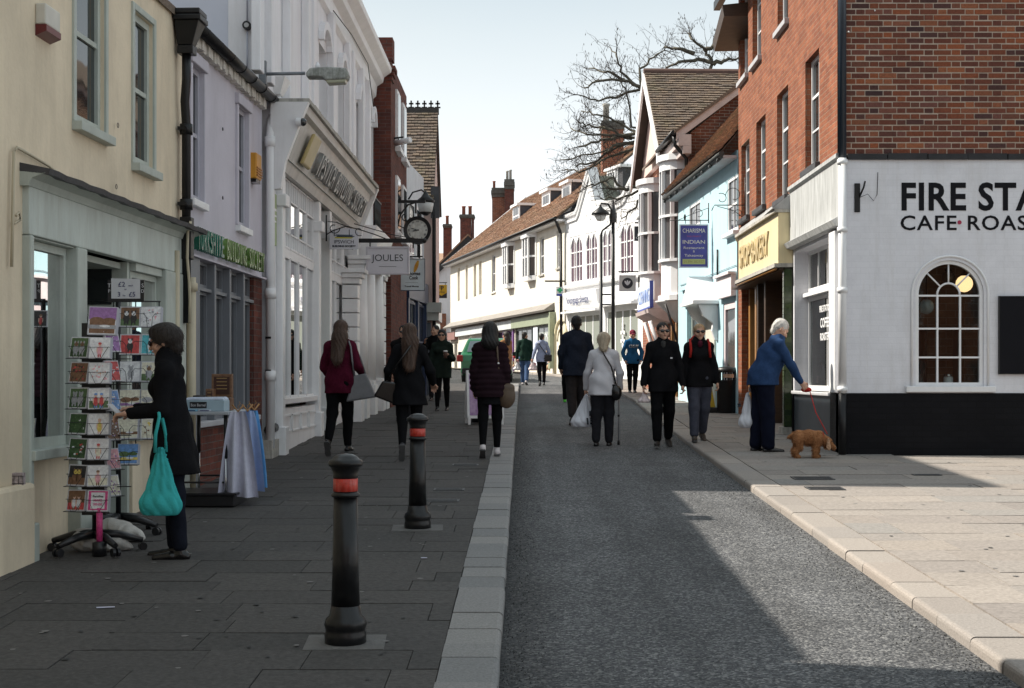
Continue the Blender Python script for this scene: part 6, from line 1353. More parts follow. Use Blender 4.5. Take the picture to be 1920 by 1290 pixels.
# wall street-lamp on the white building
Yl = 16.75
t = thing('street_lamp', 'weathered grey street lamp on an arm fixed to the white hall', 'lamp', (-2.98, Yl, PZ(139, Yl)))
gp = mat('grey galvanised arm', (.18, .2, .22), .5, .2, 8)
q = MB(); q.tube([(-.08, 0, 0), (.45, 0, .01)], .02, 8); q.box(-.1, .0, -.04, .04, -.12, .15); q.build('arm', gp, t)
hx = PX(576, Yl) + 2.98; hw = PX(655, Yl) - PX(576, Yl)
q = MB(); q.prism([(hx, .0), (hx + .04, .055), (hx + hw * .5, .07), (hx + hw * .95, .055), (hx + hw, -.02), (hx + hw * .97, -.075), (hx + hw * .45, -.085), (hx + hw * .4, -.05), (hx, -.05)], 1, -.1, .1); q.build('housing', mat('lichened lamp housing', (.30, .31, .29), .7, .4, 14, .4, 40, dirt=.8, grime=(.08, .085, .06)), t, bevel=.02)
q = MB(); q.prism([(hx + hw * .42, -.06), (hx + hw * .96, -.05), (hx + hw * .92, -.11), (hx + hw * .5, -.125)], 1, -.08, .08); q.build('lens', mat('old lamp lens', (.36, .36, .26), .15), t, bevel=.015)
q = MB(); q.lathe([(.03, .06), (.03, .1), (.01, .14)], (hx + .12, 0, 0), 10); q.build('photocell', wl_, t)
# bollards
def bollard(x, y, h, label):
    z = zg(y); t = thing('bollard', label, 'bollard', (x, y, z), 0, 'cast iron bollards along the left kerb')
    k = h / .95
    P = lambda pr: [(r, a * k) for r, a in pr]
    q = MB(); q.lathe(P([(.104, -.02), (.106, .045), (.1, .06), (.102, .075), (.108, .095), (.1, .125), (.082, .14), (.073, .19)]), (0, 0, 0), 32); q.build('base', bolm, t)
    q = MB(); q.lathe(P([(.0725, .19), (.066, .4), (.061, .735)]), (0, 0, 0), 32); q.build('shaft', bolm, t)
    q = MB(); q.lathe(P([(.061, .735), (.073, .74), (.073, .752), (.064, .758), (.06, .765)]), (0, 0, 0), 32); q.build('collar', bolm, t)
    q = MB(); q.lathe(P([(.0605, .765), (.0625, .767), (.0625, .828), (.0605, .83)]), (0, 0, 0), 32); q.build('reflective_band', redband, t)
    q = MB(); q.lathe(P([(.06, .83), (.064, .836), (.062, .85), (.07, .875), (.074, .888), (.086, .893), (.089, .908), (.083, .922), (.07, .927), (.06, .94), (.035, .952), (.004, .956)]), (0, 0, 0), 32); q.build('cap', bolm, t)
    m_ = MB(); m_.box(-.2, .2, -.17, .17, -.03, .004); pt = m_.build('mortar_pad', mat('mortar pad', (.13, .125, .12), .9, .2, 10, .4, 60), t); pt.rotation_euler = (pitch(y), 0, .05)
bolm = mat('glossy black bollard paint', (.008, .008, .009), .32, .4, 7, .25, 18, spec=.4, dirt=.5, grime=(.03, .028, .026))
redband = mat('red reflective band', (.50, .035, .02), .35, .3, 26, .3, 40, dirt=.3, grime=(.6, .35, .3))
bollard(-.896, 7.285, .952, 'nearest black bollard with red band on the left pavement'); bollard(-.834, 11.43, .905, 'farther black bollard with red band beside the left kerb')
# lamp standard and plain post
Yp = 50.0
t = thing('lamp_post', 'tall black swan neck lamp post before the white gothic building', 'lamp post', (PX(1127, Yp), Yp, zg(Yp)))
Hp = PZ(440, Yp) - zg(Yp); dx = PX(1150, Yp) - PX(1127, Yp)
q = MB(); q.lathe([(.1, 0), (.1, .9), (.06, 1.0), (.055, Hp)], (0, 0, 0), 12); q.build('column', blackiron, t)
top_ = PZ(388, Yp) - zg(Yp)
q = MB(); q.tube([(0, 0, Hp), (.05, 0, Hp + .15), (.32, 0, Hp + .35), (.36, 0, Hp + .6), (.36, 0, top_ - .1), (.25, 0, top_ + .1), (.0, 0, top_ + .12), (-.02, 0, top_)], .035, 8); q.build('swan_neck', blackiron, t)
q = MB(); q.lathe([(.04, .02), (.1, -.05), (.3, -.2), (.32, -.28), (.3, -.28)], (-.02, 0, top_), 16); q.build('shade', blackiron, t); q = MB(); q.lathe([(.2, -.3), (.2, -.34), (.12, -.48), (.02, -.5)], (-.02, 0, top_), 14); q.build('bowl', mat('frosted glass', (0, 0, 0)), t)
q = MB(); [q.box(0, .35, -.02, .02, 2.6 + j * .35, 2.65 + j * .35) for j in range(2)]; q.build('clamp', blackiron, t)
t = thing('tall_post', 'plain tall black post with finial right of the swan neck lamp', 'post', (PX(1150, Yp), Yp + .1, zg(Yp)))
q = MB(); q.lathe([(.065, 0), (.06, PZ(400, Yp) - zg(Yp))], (0, 0, 0), 12); q.build('column', blackiron, t)
q = MB(); q.lathe([(.12, -.3), (.14, -.1), (.1, .1), (.06, .25), (.03, .45), (.01, .6)], (0, 0, PZ(400, Yp) - zg(Yp)), 12); q.build('finial', lead, t)
# litter bin and no-waiting cone
t = thing('litter_bin', 'black litter bin against the light blue house', 'bin', (3.83, 27.0, zg(27)))
q = MB(); q.lathe([(.17, 0), (.19, .03), (.19, .6), (.2, .62)], (0, 0, 0), 18); q.build('drum', blackiron, t)
for k in range(10): a = k * pi / 5; q = MB(); q.box(.17 * cos(a) - .015, .17 * cos(a) + .015, .17 * sin(a) - .015, .17 * sin(a) + .015, .62, .76); q.build('slat', blackiron, t)
q = MB(); q.lathe([(.21, .76), (.22, .79), (.2, .85), (.02, .88)], (0, 0, 0), 18); q.build('hood', blackiron, t)
q = MB(); q.box(-.1, .1, -.2, -.188, .66, .73); q.build('notice', chrome, t)
t = thing('no_waiting_cone', 'yellow no-waiting cone sign with blue and red disc beside the litter bin', 'traffic cone', (3.44, 27.2, zg(27.2)))
q = MB(); q.box(-.26, .26, -.2, .2, 0, .1); q.build('base', blackiron, t, bevel=.02); q = MB(); q.hexa([(-.19, -.09, .1), (.19, -.09, .1), (.19, .09, .1), (-.19, .09, .1), (-.1, -.05, .6), (.1, -.05, .6), (.1, .05, .6), (-.1, .05, .6)]); q.build('body', mat('sign yellow', (0, 0, 0)), t, bevel=.01)
q = MB(); disc(q, .1, -.01, .0, 20); o = q.build('red_disc', mat('sign red', (.5, .03, .03), .4), t); o.location = (0, -.075, .33); q = MB(); disc(q, .078, -.016, -.011, 20); o = q.build('blue_disc', mat('sign blue', (.02, .05, .3), .4), t); o.location = (0, -.075, .33); q = MB(); q.prism([(-.065, .05), (-.05, .065), (.065, -.05), (.05, -.065)], 1, -.02, -.017); o = q.build('red_bar', mat('sign red', (0, 0, 0)), t); o.location = (0, -.075, .33)
# A-board
Yb = 23.6
t = thing('a_board', 'white framed pavement board with a purple picture', 'sign', (PX(908, Yb), Yb, zg(Yb)), R(8))
H_b = .88
for s_ in (-1, 1):
    q = MB(); q.hexa([(-.3, s_ * .22 - .012, .1), (.3, s_ * .22 - .012, .1), (.3, s_ * .22 + .012, .1), (-.3, s_ * .22 + .012, .1), (-.3, s_ * .03 - .012, H_b), (.3, s_ * .03 - .012, H_b), (.3, s_ * .03 + .012, H_b), (-.3, s_ * .03 + .012, H_b)]); pn = q.build('panel', white, t, bevel=.006)
    q = MB(); k = s_ * .016; q.hexa([(-.26, s_ * .21 + k - .003, .15), (.26, s_ * .21 + k - .003, .15), (.26, s_ * .21 + k, .15), (-.26, s_ * .21 + k, .15), (-.26, s_ * .04 + k - .003, H_b - .06), (.26, s_ * .04 + k - .003, H_b - .06), (.26, s_ * .04 + k, H_b - .06), (-.26, s_ * .04 + k, H_b - .06)]); q.build('poster', mat('purple poster', (.2, .06, .28), .4, .6, 5, col2=(.6, .45, .6)), pn)
    for x in (-.27, .27): q = MB(); q.box(x - .02, x + .02, s_ * .23 - .015, s_ * .23 + .015, 0, .14); q.build('foot', white, t)
t = thing('planter_block', 'dark low weight block beside the pavement board', 'weight', (PX(898, 24.1), 24.1, zg(24.1))); q = MB(); q.lathe([(.13, 0), (.13, .06), (.09, .16), (.09, .75)], (0, 0, 0), 12); q.build('body', blackiron, t); q = MB(); q.lathe([(.1, .751), (.1, .78)], (0, 0, 0), 12); q.build('lid', blackiron, t)
# litter: small paper scraps
for k, (px, py) in enumerate(((198, 1140), (795, 1047))):
    Y_ = 4320 / (py - 612); t = thing('paper_scrap', ('pale paper slip lying on the near left pavement', 'tiny white scrap between the two bollards')[k], 'litter', (PX(px, Y_), Y_, zg(Y_) + .004), .3)
    q = MB(); w_ = (.05, .02)[k]; q.hexa([(-w_, -.015, 0), (w_, -.018, 0), (w_, .015, 0), (-w_, .012, 0), (-w_, -.015, .002), (w_, -.018, .003), (w_, .015, .002), (-w_, .012, .003)]); q.build('slip', mat('blue white paper', (.5, .5, .62), .7), t)
# ---- green car, rear view
cy = 49.6
t = thing('parked_car', 'green hatchback parked at the end of the left pavement, seen from behind', 'car', (-1.25, cy, zg(cy) - UP), 0)
gcar = mat('green car paint', (.012, .13, .05), .22, .1, 2, spec=.7)
prof = [(0, .32), (.02, .75), (.08, .98), (.3, 1.02), (.62, 1.5), (.9, 1.55), (2.0, 1.56), (2.9, 1.02), (3.9, .9), (4.15, .7), (4.15, .3), (3.7, .24), (.4, .24)]
ws = {0: .78, 1: .86}
q = MB(); n = len(prof)
def car_w(z): return .88 if z < 1.0 else .88 - (z - 1.0) * .42
ia = [q.v((-car_w(z), y, z)) for y, z in prof]; ib = [q.v((car_w(z), y, z)) for y, z in prof]
q.F += [ia, ib[::-1]]; q.M += [0, 0]; q.sm += [False, False]
for k in range(n): q.F.append([ia[k], ib[k], ib[(k + 1) % n], ia[(k + 1) % n]]); q.M.append(0); q.sm.append(False)
q.build('body', gcar, t, bevel=.05)
q = MB(); q.hexa([(-.68, .30, 1.06), (.68, .30, 1.06), (.68, .33, 1.06), (-.68, .33, 1.06), (-.58, .565, 1.45), (.58, .565, 1.45), (.58, .6, 1.45), (-.58, .6, 1.45)]); q.build('rear_window', glass_dark('car glass', (.10, .13, .15), .04), t, bevel=.01)
for s_ in (-1, 1):
    q = MB(); q.box(s_ * .85 - .17, s_ * .85 + .04 if s_ < 0 else s_ * .85 + .04, .0, .25, .72, .95); q.build('tail_light', mat('red tail light', (.25, .01, .01), .2), t, bevel=.03)
    q = MB(); q.box(s_ * .98 - .1, s_ * .98 + .1, 2.3, 2.4, .95, 1.1); q.build('wing_mirror', blackiron, t, bevel=.03)
    q = MB(); q.tube([(s_ * .6, .9, 1.6), (s_ * .6, 2.0, 1.61)], .025, 6); q.build('roof_rail', chrome, t)
    for y in (.85, 3.3):
        q = MB(); q.prism([(y + .32 * cos(a), .32 + .32 * sin(a)) for a in np.linspace(0, 2 * pi, 21)[:-1]], 0, s_ * .78 - .1, s_ * .78 + .1); wh = q.build('wheel', mat('tyre rubber', (.015, .015, .015), .8), t, bevel=.02)
        q = MB(); q.prism([(y + .2 * cos(a), .32 + .2 * sin(a)) for a in np.linspace(0, 2 * pi, 17)[:-1]], 0, s_ * .885 - .01, s_ * .885 + .005); q.build('hub_cap', chrome, wh)
q = MB(); q.box(-.26, .26, -.02, .01, .55, .66); q.build('number_plate', mat('sign yellow', (0, 0, 0)), t); q = MB(); q.box(-.85, .85, -.05, .2, .3, .5); q.build('bumper', blackiron, t, bevel=.03)

# ---- bare tree behind the right-hand roofs
bark = mat('mossy grey bark', (.085, .075, .06), .9, .35, 9, .6, 40, dirt=.5, grime=(.12, .12, .04)); twigm = mat('dark twig', (.045, .035, .03), .9, .2, 9)
tr = thing('bare_tree', 'bare spreading tree rising behind the right-hand roofs', 'tree', (5.3, 46.0, zg(46)))
o3 = Vector((5.3, 46.0, zg(46)))
def tp(px, py, Y=46.0): return Vector((PX(px, Y), Y, PZ(py, Y))) - o3
trunk = MB(); trunk.tube([(0, 0, -.3), (.05, 0, 3), (-.1, 0, 5.5), (0.05, 0, 7.5)], [.38, .3, .26, .2], 10); trunk.build('trunk', bark, tr)
rng = random.Random(21)
limbs = [
 [(1290, 250), (1320, 160), (1338, 118), (1322, 95), (1300, 75), (1290, 62)], [(1338, 118), (1300, 112), (1265, 120), (1240, 132)], [(1322, 95), (1345, 80), (1365, 68)], [(1338, 118), (1362, 112), (1385, 108)], [(1300, 100), (1272, 92), (1245, 88)],
 [(1260, 210), (1205, 165), (1170, 150), (1120, 152), (1095, 165)], [(1205, 165), (1165, 138), (1160, 110), (1145, 90)], [(1170, 150), (1140, 135), (1105, 128)], [(1205, 170), (1160, 180), (1125, 190), (1085, 178)], [(1230, 260), (1185, 235), (1172, 170), (1165, 150)], [(1205, 165), (1200, 130), (1225, 105), (1250, 95)],
 [(1260, 300), (1200, 262), (1150, 275), (1120, 300), (1080, 312)], [(1200, 262), (1150, 255), (1100, 250), (1070, 240)], [(1200, 275), (1140, 295), (1095, 320), (1062, 318)], [(1185, 262), (1140, 240), (1105, 235), (1085, 228)], [(1260, 300), (1190, 248), (1130, 262), (1085, 275)], [(1200, 262), (1160, 275), (1130, 285), (1050, 300)], [(1200, 255), (1160, 230), (1120, 215), (1090, 208)],
 [(1260, 330), (1205, 352), (1170, 355), (1140, 350), (1125, 335)], [(1205, 352), (1160, 372), (1125, 372)], [(1205, 352), (1195, 385), (1165, 410)], [(1170, 355), (1150, 335), (1120, 345), (1095, 352)]]
limb = MB(); tw2 = MB()
def twig(b, p, d, L, r, depth):
    pts = [p]; q = p.copy(); dd = d.copy(); n = 4
    for i in range(n):
        dd = (dd + Vector((rng.uniform(-.35, .35), rng.uniform(-.35, .35), rng.uniform(-.3, .35)))).normalized(); q = q + dd * L / n; pts.append(q.copy())
    b.tube(pts, [r * (1 - .8 * i / n) for i in range(n + 1)], 3, cap=False)
    if depth > 0:
        for i in range(1, n + 1):
            for _ in range(rng.choice((0, 1, 1))):
                d2 = (dd + Vector((rng.uniform(-1, .8), rng.uniform(-.7, .7), rng.uniform(-.7, .9)))).normalized(); twig(b, pts[i], d2, L * rng.uniform(.35, .6), r * .55, depth - 1)
    elif rng.random() < .35:
        b.ball(pts[-1] - Vector((0, 0, .05)), (.012, .012, .05), n=4)
for li in limbs:
    yo = [46 + rng.uniform(-1.2, 1.2) * (i / len(li)) for i in range(len(li))]
    pts = [tp(a, c, y) for (a, c), y in zip(li, yo)]
    fine = []
    for a, c in zip(pts[:-1], pts[1:]):
        for k in range(4): fine.append(a.lerp(c, k / 4) + Vector((rng.uniform(-.05, .05), rng.uniform(-.08, .08), rng.uniform(-.05, .05))))
    fine.append(pts[-1]); n = len(fine); r0 = .07 if li[0][0] > 1255 else .042
    limb.tube(fine, [r0 * (1 - .8 * i / n) + .008 for i in range(n)], 6)
    for i in range(2, n):
        if fine[i].x + o3.x > 3.9 and fine[i].z + o3.z < 9: continue
        for _ in range(rng.choice((1, 1, 2))):
            d = (fine[i] - fine[i - 1]).normalized() * .6 + Vector((rng.uniform(-.9, .5), rng.uniform(-.6, .6), rng.uniform(-.8, 1)))
            twig(tw2, fine[i], d.normalized(), rng.uniform(.45, .95), .013, 2)
limb.build('branches', bark, tr, kind='stuff'); tw2.build('crown', twigm, tr, kind='stuff')
# ------------------------------------------------------------------ implicit-surface modeller for people, cloth and the dog
class SDF:
    def __init__(s): s.p = []; s.cut = []; s.planes = []
    def cone(s, a, b, ra, rb, k=.03, sc=(1, 1, 1)): s.p.append(('c', np.array(a, float), np.array(b, float), ra, rb, k, np.array(sc, float))); return s
    def ell(s, c, r, k=.03, rot=None): s.p.append(('e', np.array(c, float), np.array(r, float), rot, 0, k, None)); return s
    def minus(s, c, r, rot=None): s.cut.append((np.array(c, float), np.array(r, float), rot)); return s
    def plane(s, n, d): s.planes.append((np.array(n, float), d)); return s      # keeps n.p < d
    @staticmethod
    def _ell(P, c, r, rot):
        q = P - c
        if rot is not None: q = q @ np.array(rot)
        k0 = np.linalg.norm(q / r, axis=-1); k1 = np.linalg.norm(q / (r * r), axis=-1) + 1e-9
        return k0 * (k0 - 1) / k1
    def mesh(s, h, noise=None):
        lo = np.full(3, 1e9); hi = -lo; bb = []
        for t, a, b, ra, rb, k, sc in s.p:
            if t == 'c':
                R_ = max(ra, rb) / np.minimum(sc, 1).min() if sc is not None else max(ra, rb)
                l, u = np.minimum(a, b) - R_ - k - h, np.maximum(a, b) + R_ + k + h
            else: l, u = a - b.max() - k - h, a + b.max() + k + h
            bb.append((l, u)); lo = np.minimum(lo, l); hi = np.maximum(hi, u)
        lo -= 2 * h; n = np.ceil((hi - lo) / h).astype(int) + 3
        F = np.full(n, .25)
        ax = [lo[i] + h * np.arange(n[i]) for i in range(3)]
        for (t, a, b, ra, rb, k, sc), (l, u) in zip(s.p, bb):
            i0 = np.maximum(((l - lo) / h).astype(int), 0); i1 = np.minimum(((u - lo) / h).astype(int) + 2, n)
            sl = tuple(slice(i0[q], i1[q]) for q in range(3))
            P = np.stack(np.meshgrid(*[ax[q][sl[q]] for q in range(3)], indexing='ij'), -1)
            if t == 'c':
                q = (P - a) * sc; ba = (b - a) * sc; L = (ba @ ba) + 1e-12; tt = np.clip((q @ ba) / L, 0, 1)
                d = np.linalg.norm(q - tt[..., None] * ba, axis=-1) - (ra + (rb - ra) * tt)
            else: d = s._ell(P, a, b, ra)
            f = F[sl]; hh = np.clip(.5 + .5 * (f - d) / k, 0, 1); F[sl] = f + (d - f) * hh - k * hh * (1 - hh)
        if s.cut or s.planes:
            P = np.stack(np.meshgrid(*ax, indexing='ij'), -1)
            for c, r, rot in s.cut: F = np.maximum(F, -s._ell(P, c, r, rot))
            for nn, d in s.planes: F = np.maximum(F, P @ nn - d)
        F[0], F[-1], F[:, 0], F[:, -1], F[:, :, 0], F[:, :, -1] = [.2] * 6
        S_ = F < 0; o = [(i, j, k) for i in (0, 1) for j in (0, 1) for k in (0, 1)]
        sl = lambda A, c: A[c[0]:n[0] - 1 + c[0], c[1]:n[1] - 1 + c[1], c[2]:n[2] - 1 + c[2]]
        cnt = sum(sl(S_, c).astype(np.int8) for c in o); mix = (cnt > 0) & (cnt < 8)
        cells = np.argwhere(mix); idx = np.full(mix.shape, -1); idx[mix] = np.arange(len(cells))
        acc = np.zeros((len(cells), 3)); num = np.zeros(len(cells))
        for c0 in o:
            for axx in range(3):
                if c0[axx]: continue
                c1 = list(c0); c1[axx] = 1
                f0 = F[tuple((cells + c0).T)]; f1 = F[tuple((cells + c1).T)]; m = (f0 < 0) != (f1 < 0)
                t = np.where(m, f0 / np.where(m, f0 - f1, 1), 0); p = np.array(c0) + t[:, None] * (np.array(c1) - np.array(c0))
                acc[m] += p[m]; num[m] += 1
        V = lo + h * (cells + acc / np.maximum(num, 1)[:, None]); Q = []
        for axx in range(3):
            a, b = [(1, 2), (2, 0), (0, 1)][axx]
            s0 = [slice(1, m - 1) for m in n]; s1 = list(s0); s0[axx] = slice(0, n[axx] - 1); s1[axx] = slice(1, n[axx])
            A, B = S_[tuple(s0)], S_[tuple(s1)]
            for flip, M in ((0, A & ~B), (1, ~A & B)):
                e = np.argwhere(M); 
                if not len(e): continue
                base = e + np.array([0 if q == axx else 1 for q in range(3)])
                da, db = np.zeros(3, int), np.zeros(3, int); da[a] = 1; db[b] = 1
                q = [idx[tuple((base - x).T)] for x in (da + db, db, da * 0, da)]
                if flip: q = q[::-1]
                Q.append(np.stack(q, 1))
        Q = np.concatenate(Q)
        if noise is not None: V = V + noise(V)
        return V, Q
def folds(amp, f=9, seed=0, sz=1.0):
    def fn(V):
        a = np.sin(V[:, 2] * f * sz + 3 * np.sin(V[:, 0] * f * .8 + seed) + seed) * np.sin(V[:, 0] * f * 1.3 + V[:, 2] * f * .5 + seed * 2)
        b = np.sin(V[:, 2] * f * 2.3 + V[:, 0] * f * 1.7 + seed * 5 + 2 * np.sin(V[:, 1] * f))
        d = (a + .5 * b)[:, None] * amp; c = V.copy(); c[:, 2] = 0; L = np.linalg.norm(c, axis=1, keepdims=True) + 1e-6
        return c / L * d
    return fn
def solid(name, sdf, h, m, parent, noise=None):
    V, Q = sdf.mesh(h, noise); b = MB(); b.add(V, Q, 0, True); return b.build(name, m, parent)
def tufts(o, m, parent, c, n, L, dirn, r):
    vs = o.data.vertices; rg = random.Random(len(vs)); b = MB(); d0 = Vector(dirn); c = Vector(c)
    for _ in range(n):
        v = vs[rg.randrange(len(vs))]; p = v.co; nn = v.normal; d = (d0 + nn * rg.uniform(.15, .9) + Vector((rg.uniform(-.5, .5), rg.uniform(-.5, .5), rg.uniform(-.3, .3)))).normalized(); s_ = d.cross(nn); s_ = s_.normalized() * r if s_.length > 1e-4 else Vector((r, 0, 0)); l = L * rg.uniform(.4, 1)
        i = [b.v(q) for q in (p - s_, p + s_, p + d * l * .6 + s_ * .8, p + d * l + nn * r, p + d * l * .6 - s_ * .8)]; b.F.append(i); b.M.append(0); b.sm.append(False)
    return b.build('strands', m, o, kind='stuff')
def nv(*a): v = np.array(a, float); return v / np.linalg.norm(v)
def cloth(name, c, rough=.85, var=.2, vs=12, bump=.35, bs=70, stretch=None): return mat(name, c, .95, var, vs, bump, bs, spec=.08, stretch=stretch)
skinm = mat('skin', (.52, .30, .21), .5, .08, 20, .1, 120); skint = mat('tanned skin', (.42, .22, .14), .5, .08, 20, .1, 120); lipm = mat('lips', (.38, .13, .11), .5)
shadem = mat('sunglass lens', (.008, .008, .01), .12, spec=.8); eyem = mat('eye', (.03, .02, .02), .2)
hairm = {k: mat(k + ' hair', c, .55, .35, 25, .8, 90, stretch=(1, 1, .12), spec=.4) for k, c in dict(dark=(.018, .012, .01), brown=(.06, .032, .02), blond=(.40, .27, .15), fair=(.46, .38, .28), grey=(.52, .50, .47), black=(.01, .009, .009)).items()}

def person(label, x, y, H, head, sex='f', legs=((0, 0), (0, 0)), arms=None, lean=0, hp=0, hy=0, hair=None, hairc='dark', skin=None, coat=None, coatm=None, hem=.45, bulk=1.0, puff=0, legm=None, legw=1.0, shoem=None, flare=0, shades=False, res=1.0, collar=.0, foot=((0, 0), (0, 0)), group=None, sleeve=True, waist=True, beard=False):
    """legs: (thigh swing, knee bend) right/left in degrees; arms: (upper dir, fore dir) right/left; local frame faces +y"""
    skin = skin or skinm; t = thing('person', label, 'person', (x, y, zg(y) - (UP if LK(y) < x < RK(y) else 0)), R(head), group)
    w = 1.0 if sex == 'm' else .92
    hipz = .525 * H; P = {}
    J = []
    for i, s_ in enumerate((1, -1)):
        a, b = R(legs[i][0]), R(legs[i][1]); hp_ = np.array([s_ * .052 * H, 0, hipz])
        kn = hp_ + .245 * H * np.array([0, sin(a), -cos(a)]); an = kn + .24 * H * np.array([0, sin(a - b), -cos(a - b)])
        f = R(foot[i][0]); fy = R(foot[i][1]) * s_; fd = np.array([sin(fy) * cos(f), cos(f) * cos(fy), -sin(f)]); fu = np.array([0, sin(f), cos(f)])
        J.append((hp_, kn, an, fd, fu))
    low = min(min((an - .042 * H * fu - .03 * H * fd)[2], (an - .042 * H * fu + .11 * H * fd)[2]) for _, _, an, fd, fu in J)
    J = [tuple(v - np.array([0, 0, low]) if i < 3 else v for i, v in enumerate(j)) for j in J]
    pel = np.array([0, 0, hipz - low]); l = R(lean); up = np.array([0, sin(l), cos(l)]); fw = np.array([0, cos(l), -sin(l)])
    chest = pel + up * .2 * H; neck = pel + up * .315 * H; sh = [pel + up * .276 * H + np.array([s_ * .092 * H * w * (1 + .1 * (bulk - 1)), 0, 0]) for s_ in (1, -1)]
    hc = neck + np.array([0, sin(l * .6), cos(l * .6)]) * .085 * H + np.array([0, .012 * H, 0])
    if arms is None: arms = [((.12, 0, -1), (.05, .25, -1))] * 2
    A = []
    for i, s_ in enumerate((1, -1)):
        u = nv(arms[i][0][0] * s_, *arms[i][0][1:]); f = nv(arms[i][1][0] * s_, *arms[i][1][1:])
        el = sh[i] + u * .172 * H; wr = el + f * .145 * H; A.append((sh[i], el, wr, f))
    # --- body: trunk and limbs, head with features, hands with fingers
    b = SDF(); k = .05
    b.cone(pel, chest, .07 * H, .062 * H, .05, (1, 1.3, 1)); b.cone(chest, pel + up * .27 * H, .07 * H, .06 * H, .05, (1, 1.35, 1)); b.cone(neck - up * .02 * H, hc, .031 * H, .03 * H, .02)
    for hp_, kn, an, fd, fu in J: b.cone(hp_, kn, .042 * H, .027 * H, .03); b.cone(kn, an, .027 * H, .017 * H, .02); b.cone(an - fu * .03 * H, an - fu * .033 * H + fd * .085 * H, .012 * H, .009 * H, .01)
    for s0, el, wr, f in A: b.cone(s0, el, .024 * H, .02 * H, .02); b.cone(el, wr, .02 * H, .0135 * H, .015)
    B = MB(); V, Q = b.mesh(.02 * res); B.add(V, Q)
    k = H / 1.7; py, pp = R(hy), R(hp); 
    Rz = np.array([[cos(py), -sin(py), 0], [sin(py), cos(py), 0], [0, 0, 1]]); Rx = np.array([[1, 0, 0], [0, cos(-pp), -sin(-pp)], [0, sin(-pp), cos(-pp)]]); RH = Rz @ Rx
    T = lambda *p: hc + RH @ (np.array(p) * k)
    hd = SDF(); hd.ell(T(0, -.012, .03), np.array((.077, .096, .092)) * k, .02, RH); hd.ell(T(0, .02, -.035), np.array((.062, .075, .078)) * k, .03, RH); hd.cone(T(0, .062, -.09), T(0, .07, -.094), .022 * k, .02 * k, .03)
    hd.cone(T(0, .088, .012), T(0, .112, -.03), .008 * k, .0135 * k, .012); hd.cone(T(-.03, .08, .026), T(.03, .08, .026), .012 * k, .012 * k, .015)
    hd.cone(T(-.016, .088, -.058), T(.016, .088, -.058), .008 * k, .008 * k, .008)
    for s_ in (1, -1): hd.ell(T(s_ * .078, -.008, -.008), np.array((.01, .02, .032)) * k, .01, RH); hd.ell(T(s_ * .045, .06, -.03), np.array((.025, .025, .025)) * k, .02, RH)
    hd.cone(T(0, -.02, -.06), neck - up * .01 * H, .052 * k * (1 if sex == 'm' else .88), .056 * k * (1.05 if sex == 'm' else .9), .03)
    for s_ in (1, -1): hd.minus(T(s_ * .033, .108, .004), np.array((.017, .022, .011)) * k, RH)
    V, Q = hd.mesh(.0065 * res * k); B.add(V, Q)
    hands = []
    for i, (s0, el, wr, f) in enumerate(A):
        s_ = 1 if i == 0 else -1; side = np.cross(f, np.array([0, 0, 1.0])); side = nv(*side) if np.linalg.norm(side) > .2 else np.array([1.0, 0, 0]) 
        fr = np.cross(side, f)
        if abs(f[2]) > .75: fr, side = np.array([-1.0 * s_, 0, 0]), nv(*np.cross(f, [-1.0 * s_, 0, 0]))   # hanging hand: palm turned to the thigh
        else: fr = -nv(*fr)
        if (side @ np.array([0, 1, 0])) < 0 and abs(f[2]) > .75: side = -side
        hd = SDF(); c = wr + f * .045 * k; hd.cone(wr - f * .015 * k, wr + f * .03 * k, .02 * k, .024 * k, .015); hd.cone(wr + f * .02 * k - side * .022 * k, wr + f * .085 * k - side * .026 * k, .016 * k, .013 * k, .012); hd.cone(wr + f * .02 * k + side * .02 * k, wr + f * .088 * k + side * .024 * k, .016 * k, .013 * k, .012); hd.cone(wr + f * .03 * k, wr + f * .09 * k, .017 * k, .014 * k, .012)
        for q, (off, L) in enumerate(((.027, .062), (.009, .072), (-.009, .067), (-.026, .052))):
            r0 = wr + f * .088 * k + side * off * k; r1 = r0 + (f * .8 + fr * .55) * L * .5 * k; r2 = r1 + (f * .25 + fr * .95) * L * .5 * k
            hd.cone(r0, r1, .0095 * k, .0085 * k, .004); hd.cone(r1, r2, .0085 * k, .0065 * k, .004)
        t0 = wr + f * .03 * k + side * .026 * k; t1 = t0 + (f * .5 + side * .6 + fr * .4) * .045 * k; t2 = t1 + (f * .75 - side * .05 + fr * .5) * .03 * k
        hd.cone(t0, t1, .012 * k, .01 * k, .006); hd.cone(t1, t2, .01 * k, .008 * k, .004)
        V, Q = hd.mesh(.0055 * res * k); B.add(V, Q); hands.append(wr + f * .09 * k + fr * .03 * k)
    B.build('body', skin, t)
    q = MB(); q.tube([T(-.024, .094, -.058), T(0, .1, -.056), T(.024, .094, -.058)], [.003, .0065, .003], 6); q.build('mouth', lipm, t)
    if shades:
        q = MB()
        for s_ in (1, -1): c = T(s_ * .034, .1, .006); m0 = MB(); m0.ball((0, 0, 0), (.031 * k, .012 * k, .022 * k), n=12); q.add([c + RH @ np.array(v) for v in m0.V], m0.F); q.tube([T(s_ * .062, .09, .012), T(s_ * .08, .05, .012), T(s_ * .082, -.015, .01)], .004, 5)
        q.tube([T(-.01, .106, .012), T(.01, .106, .012)], .004, 5); q.build('sunglasses', shadem, t)
    else:
        q = MB()
        for s_ in (1, -1): q.ball(tuple(T(s_ * .033, .0915, .005)), .0085 * k, n=8)
        q.build('eyes', eyem, t)
    # --- hair
    hm = hairm[hairc]; g = SDF()
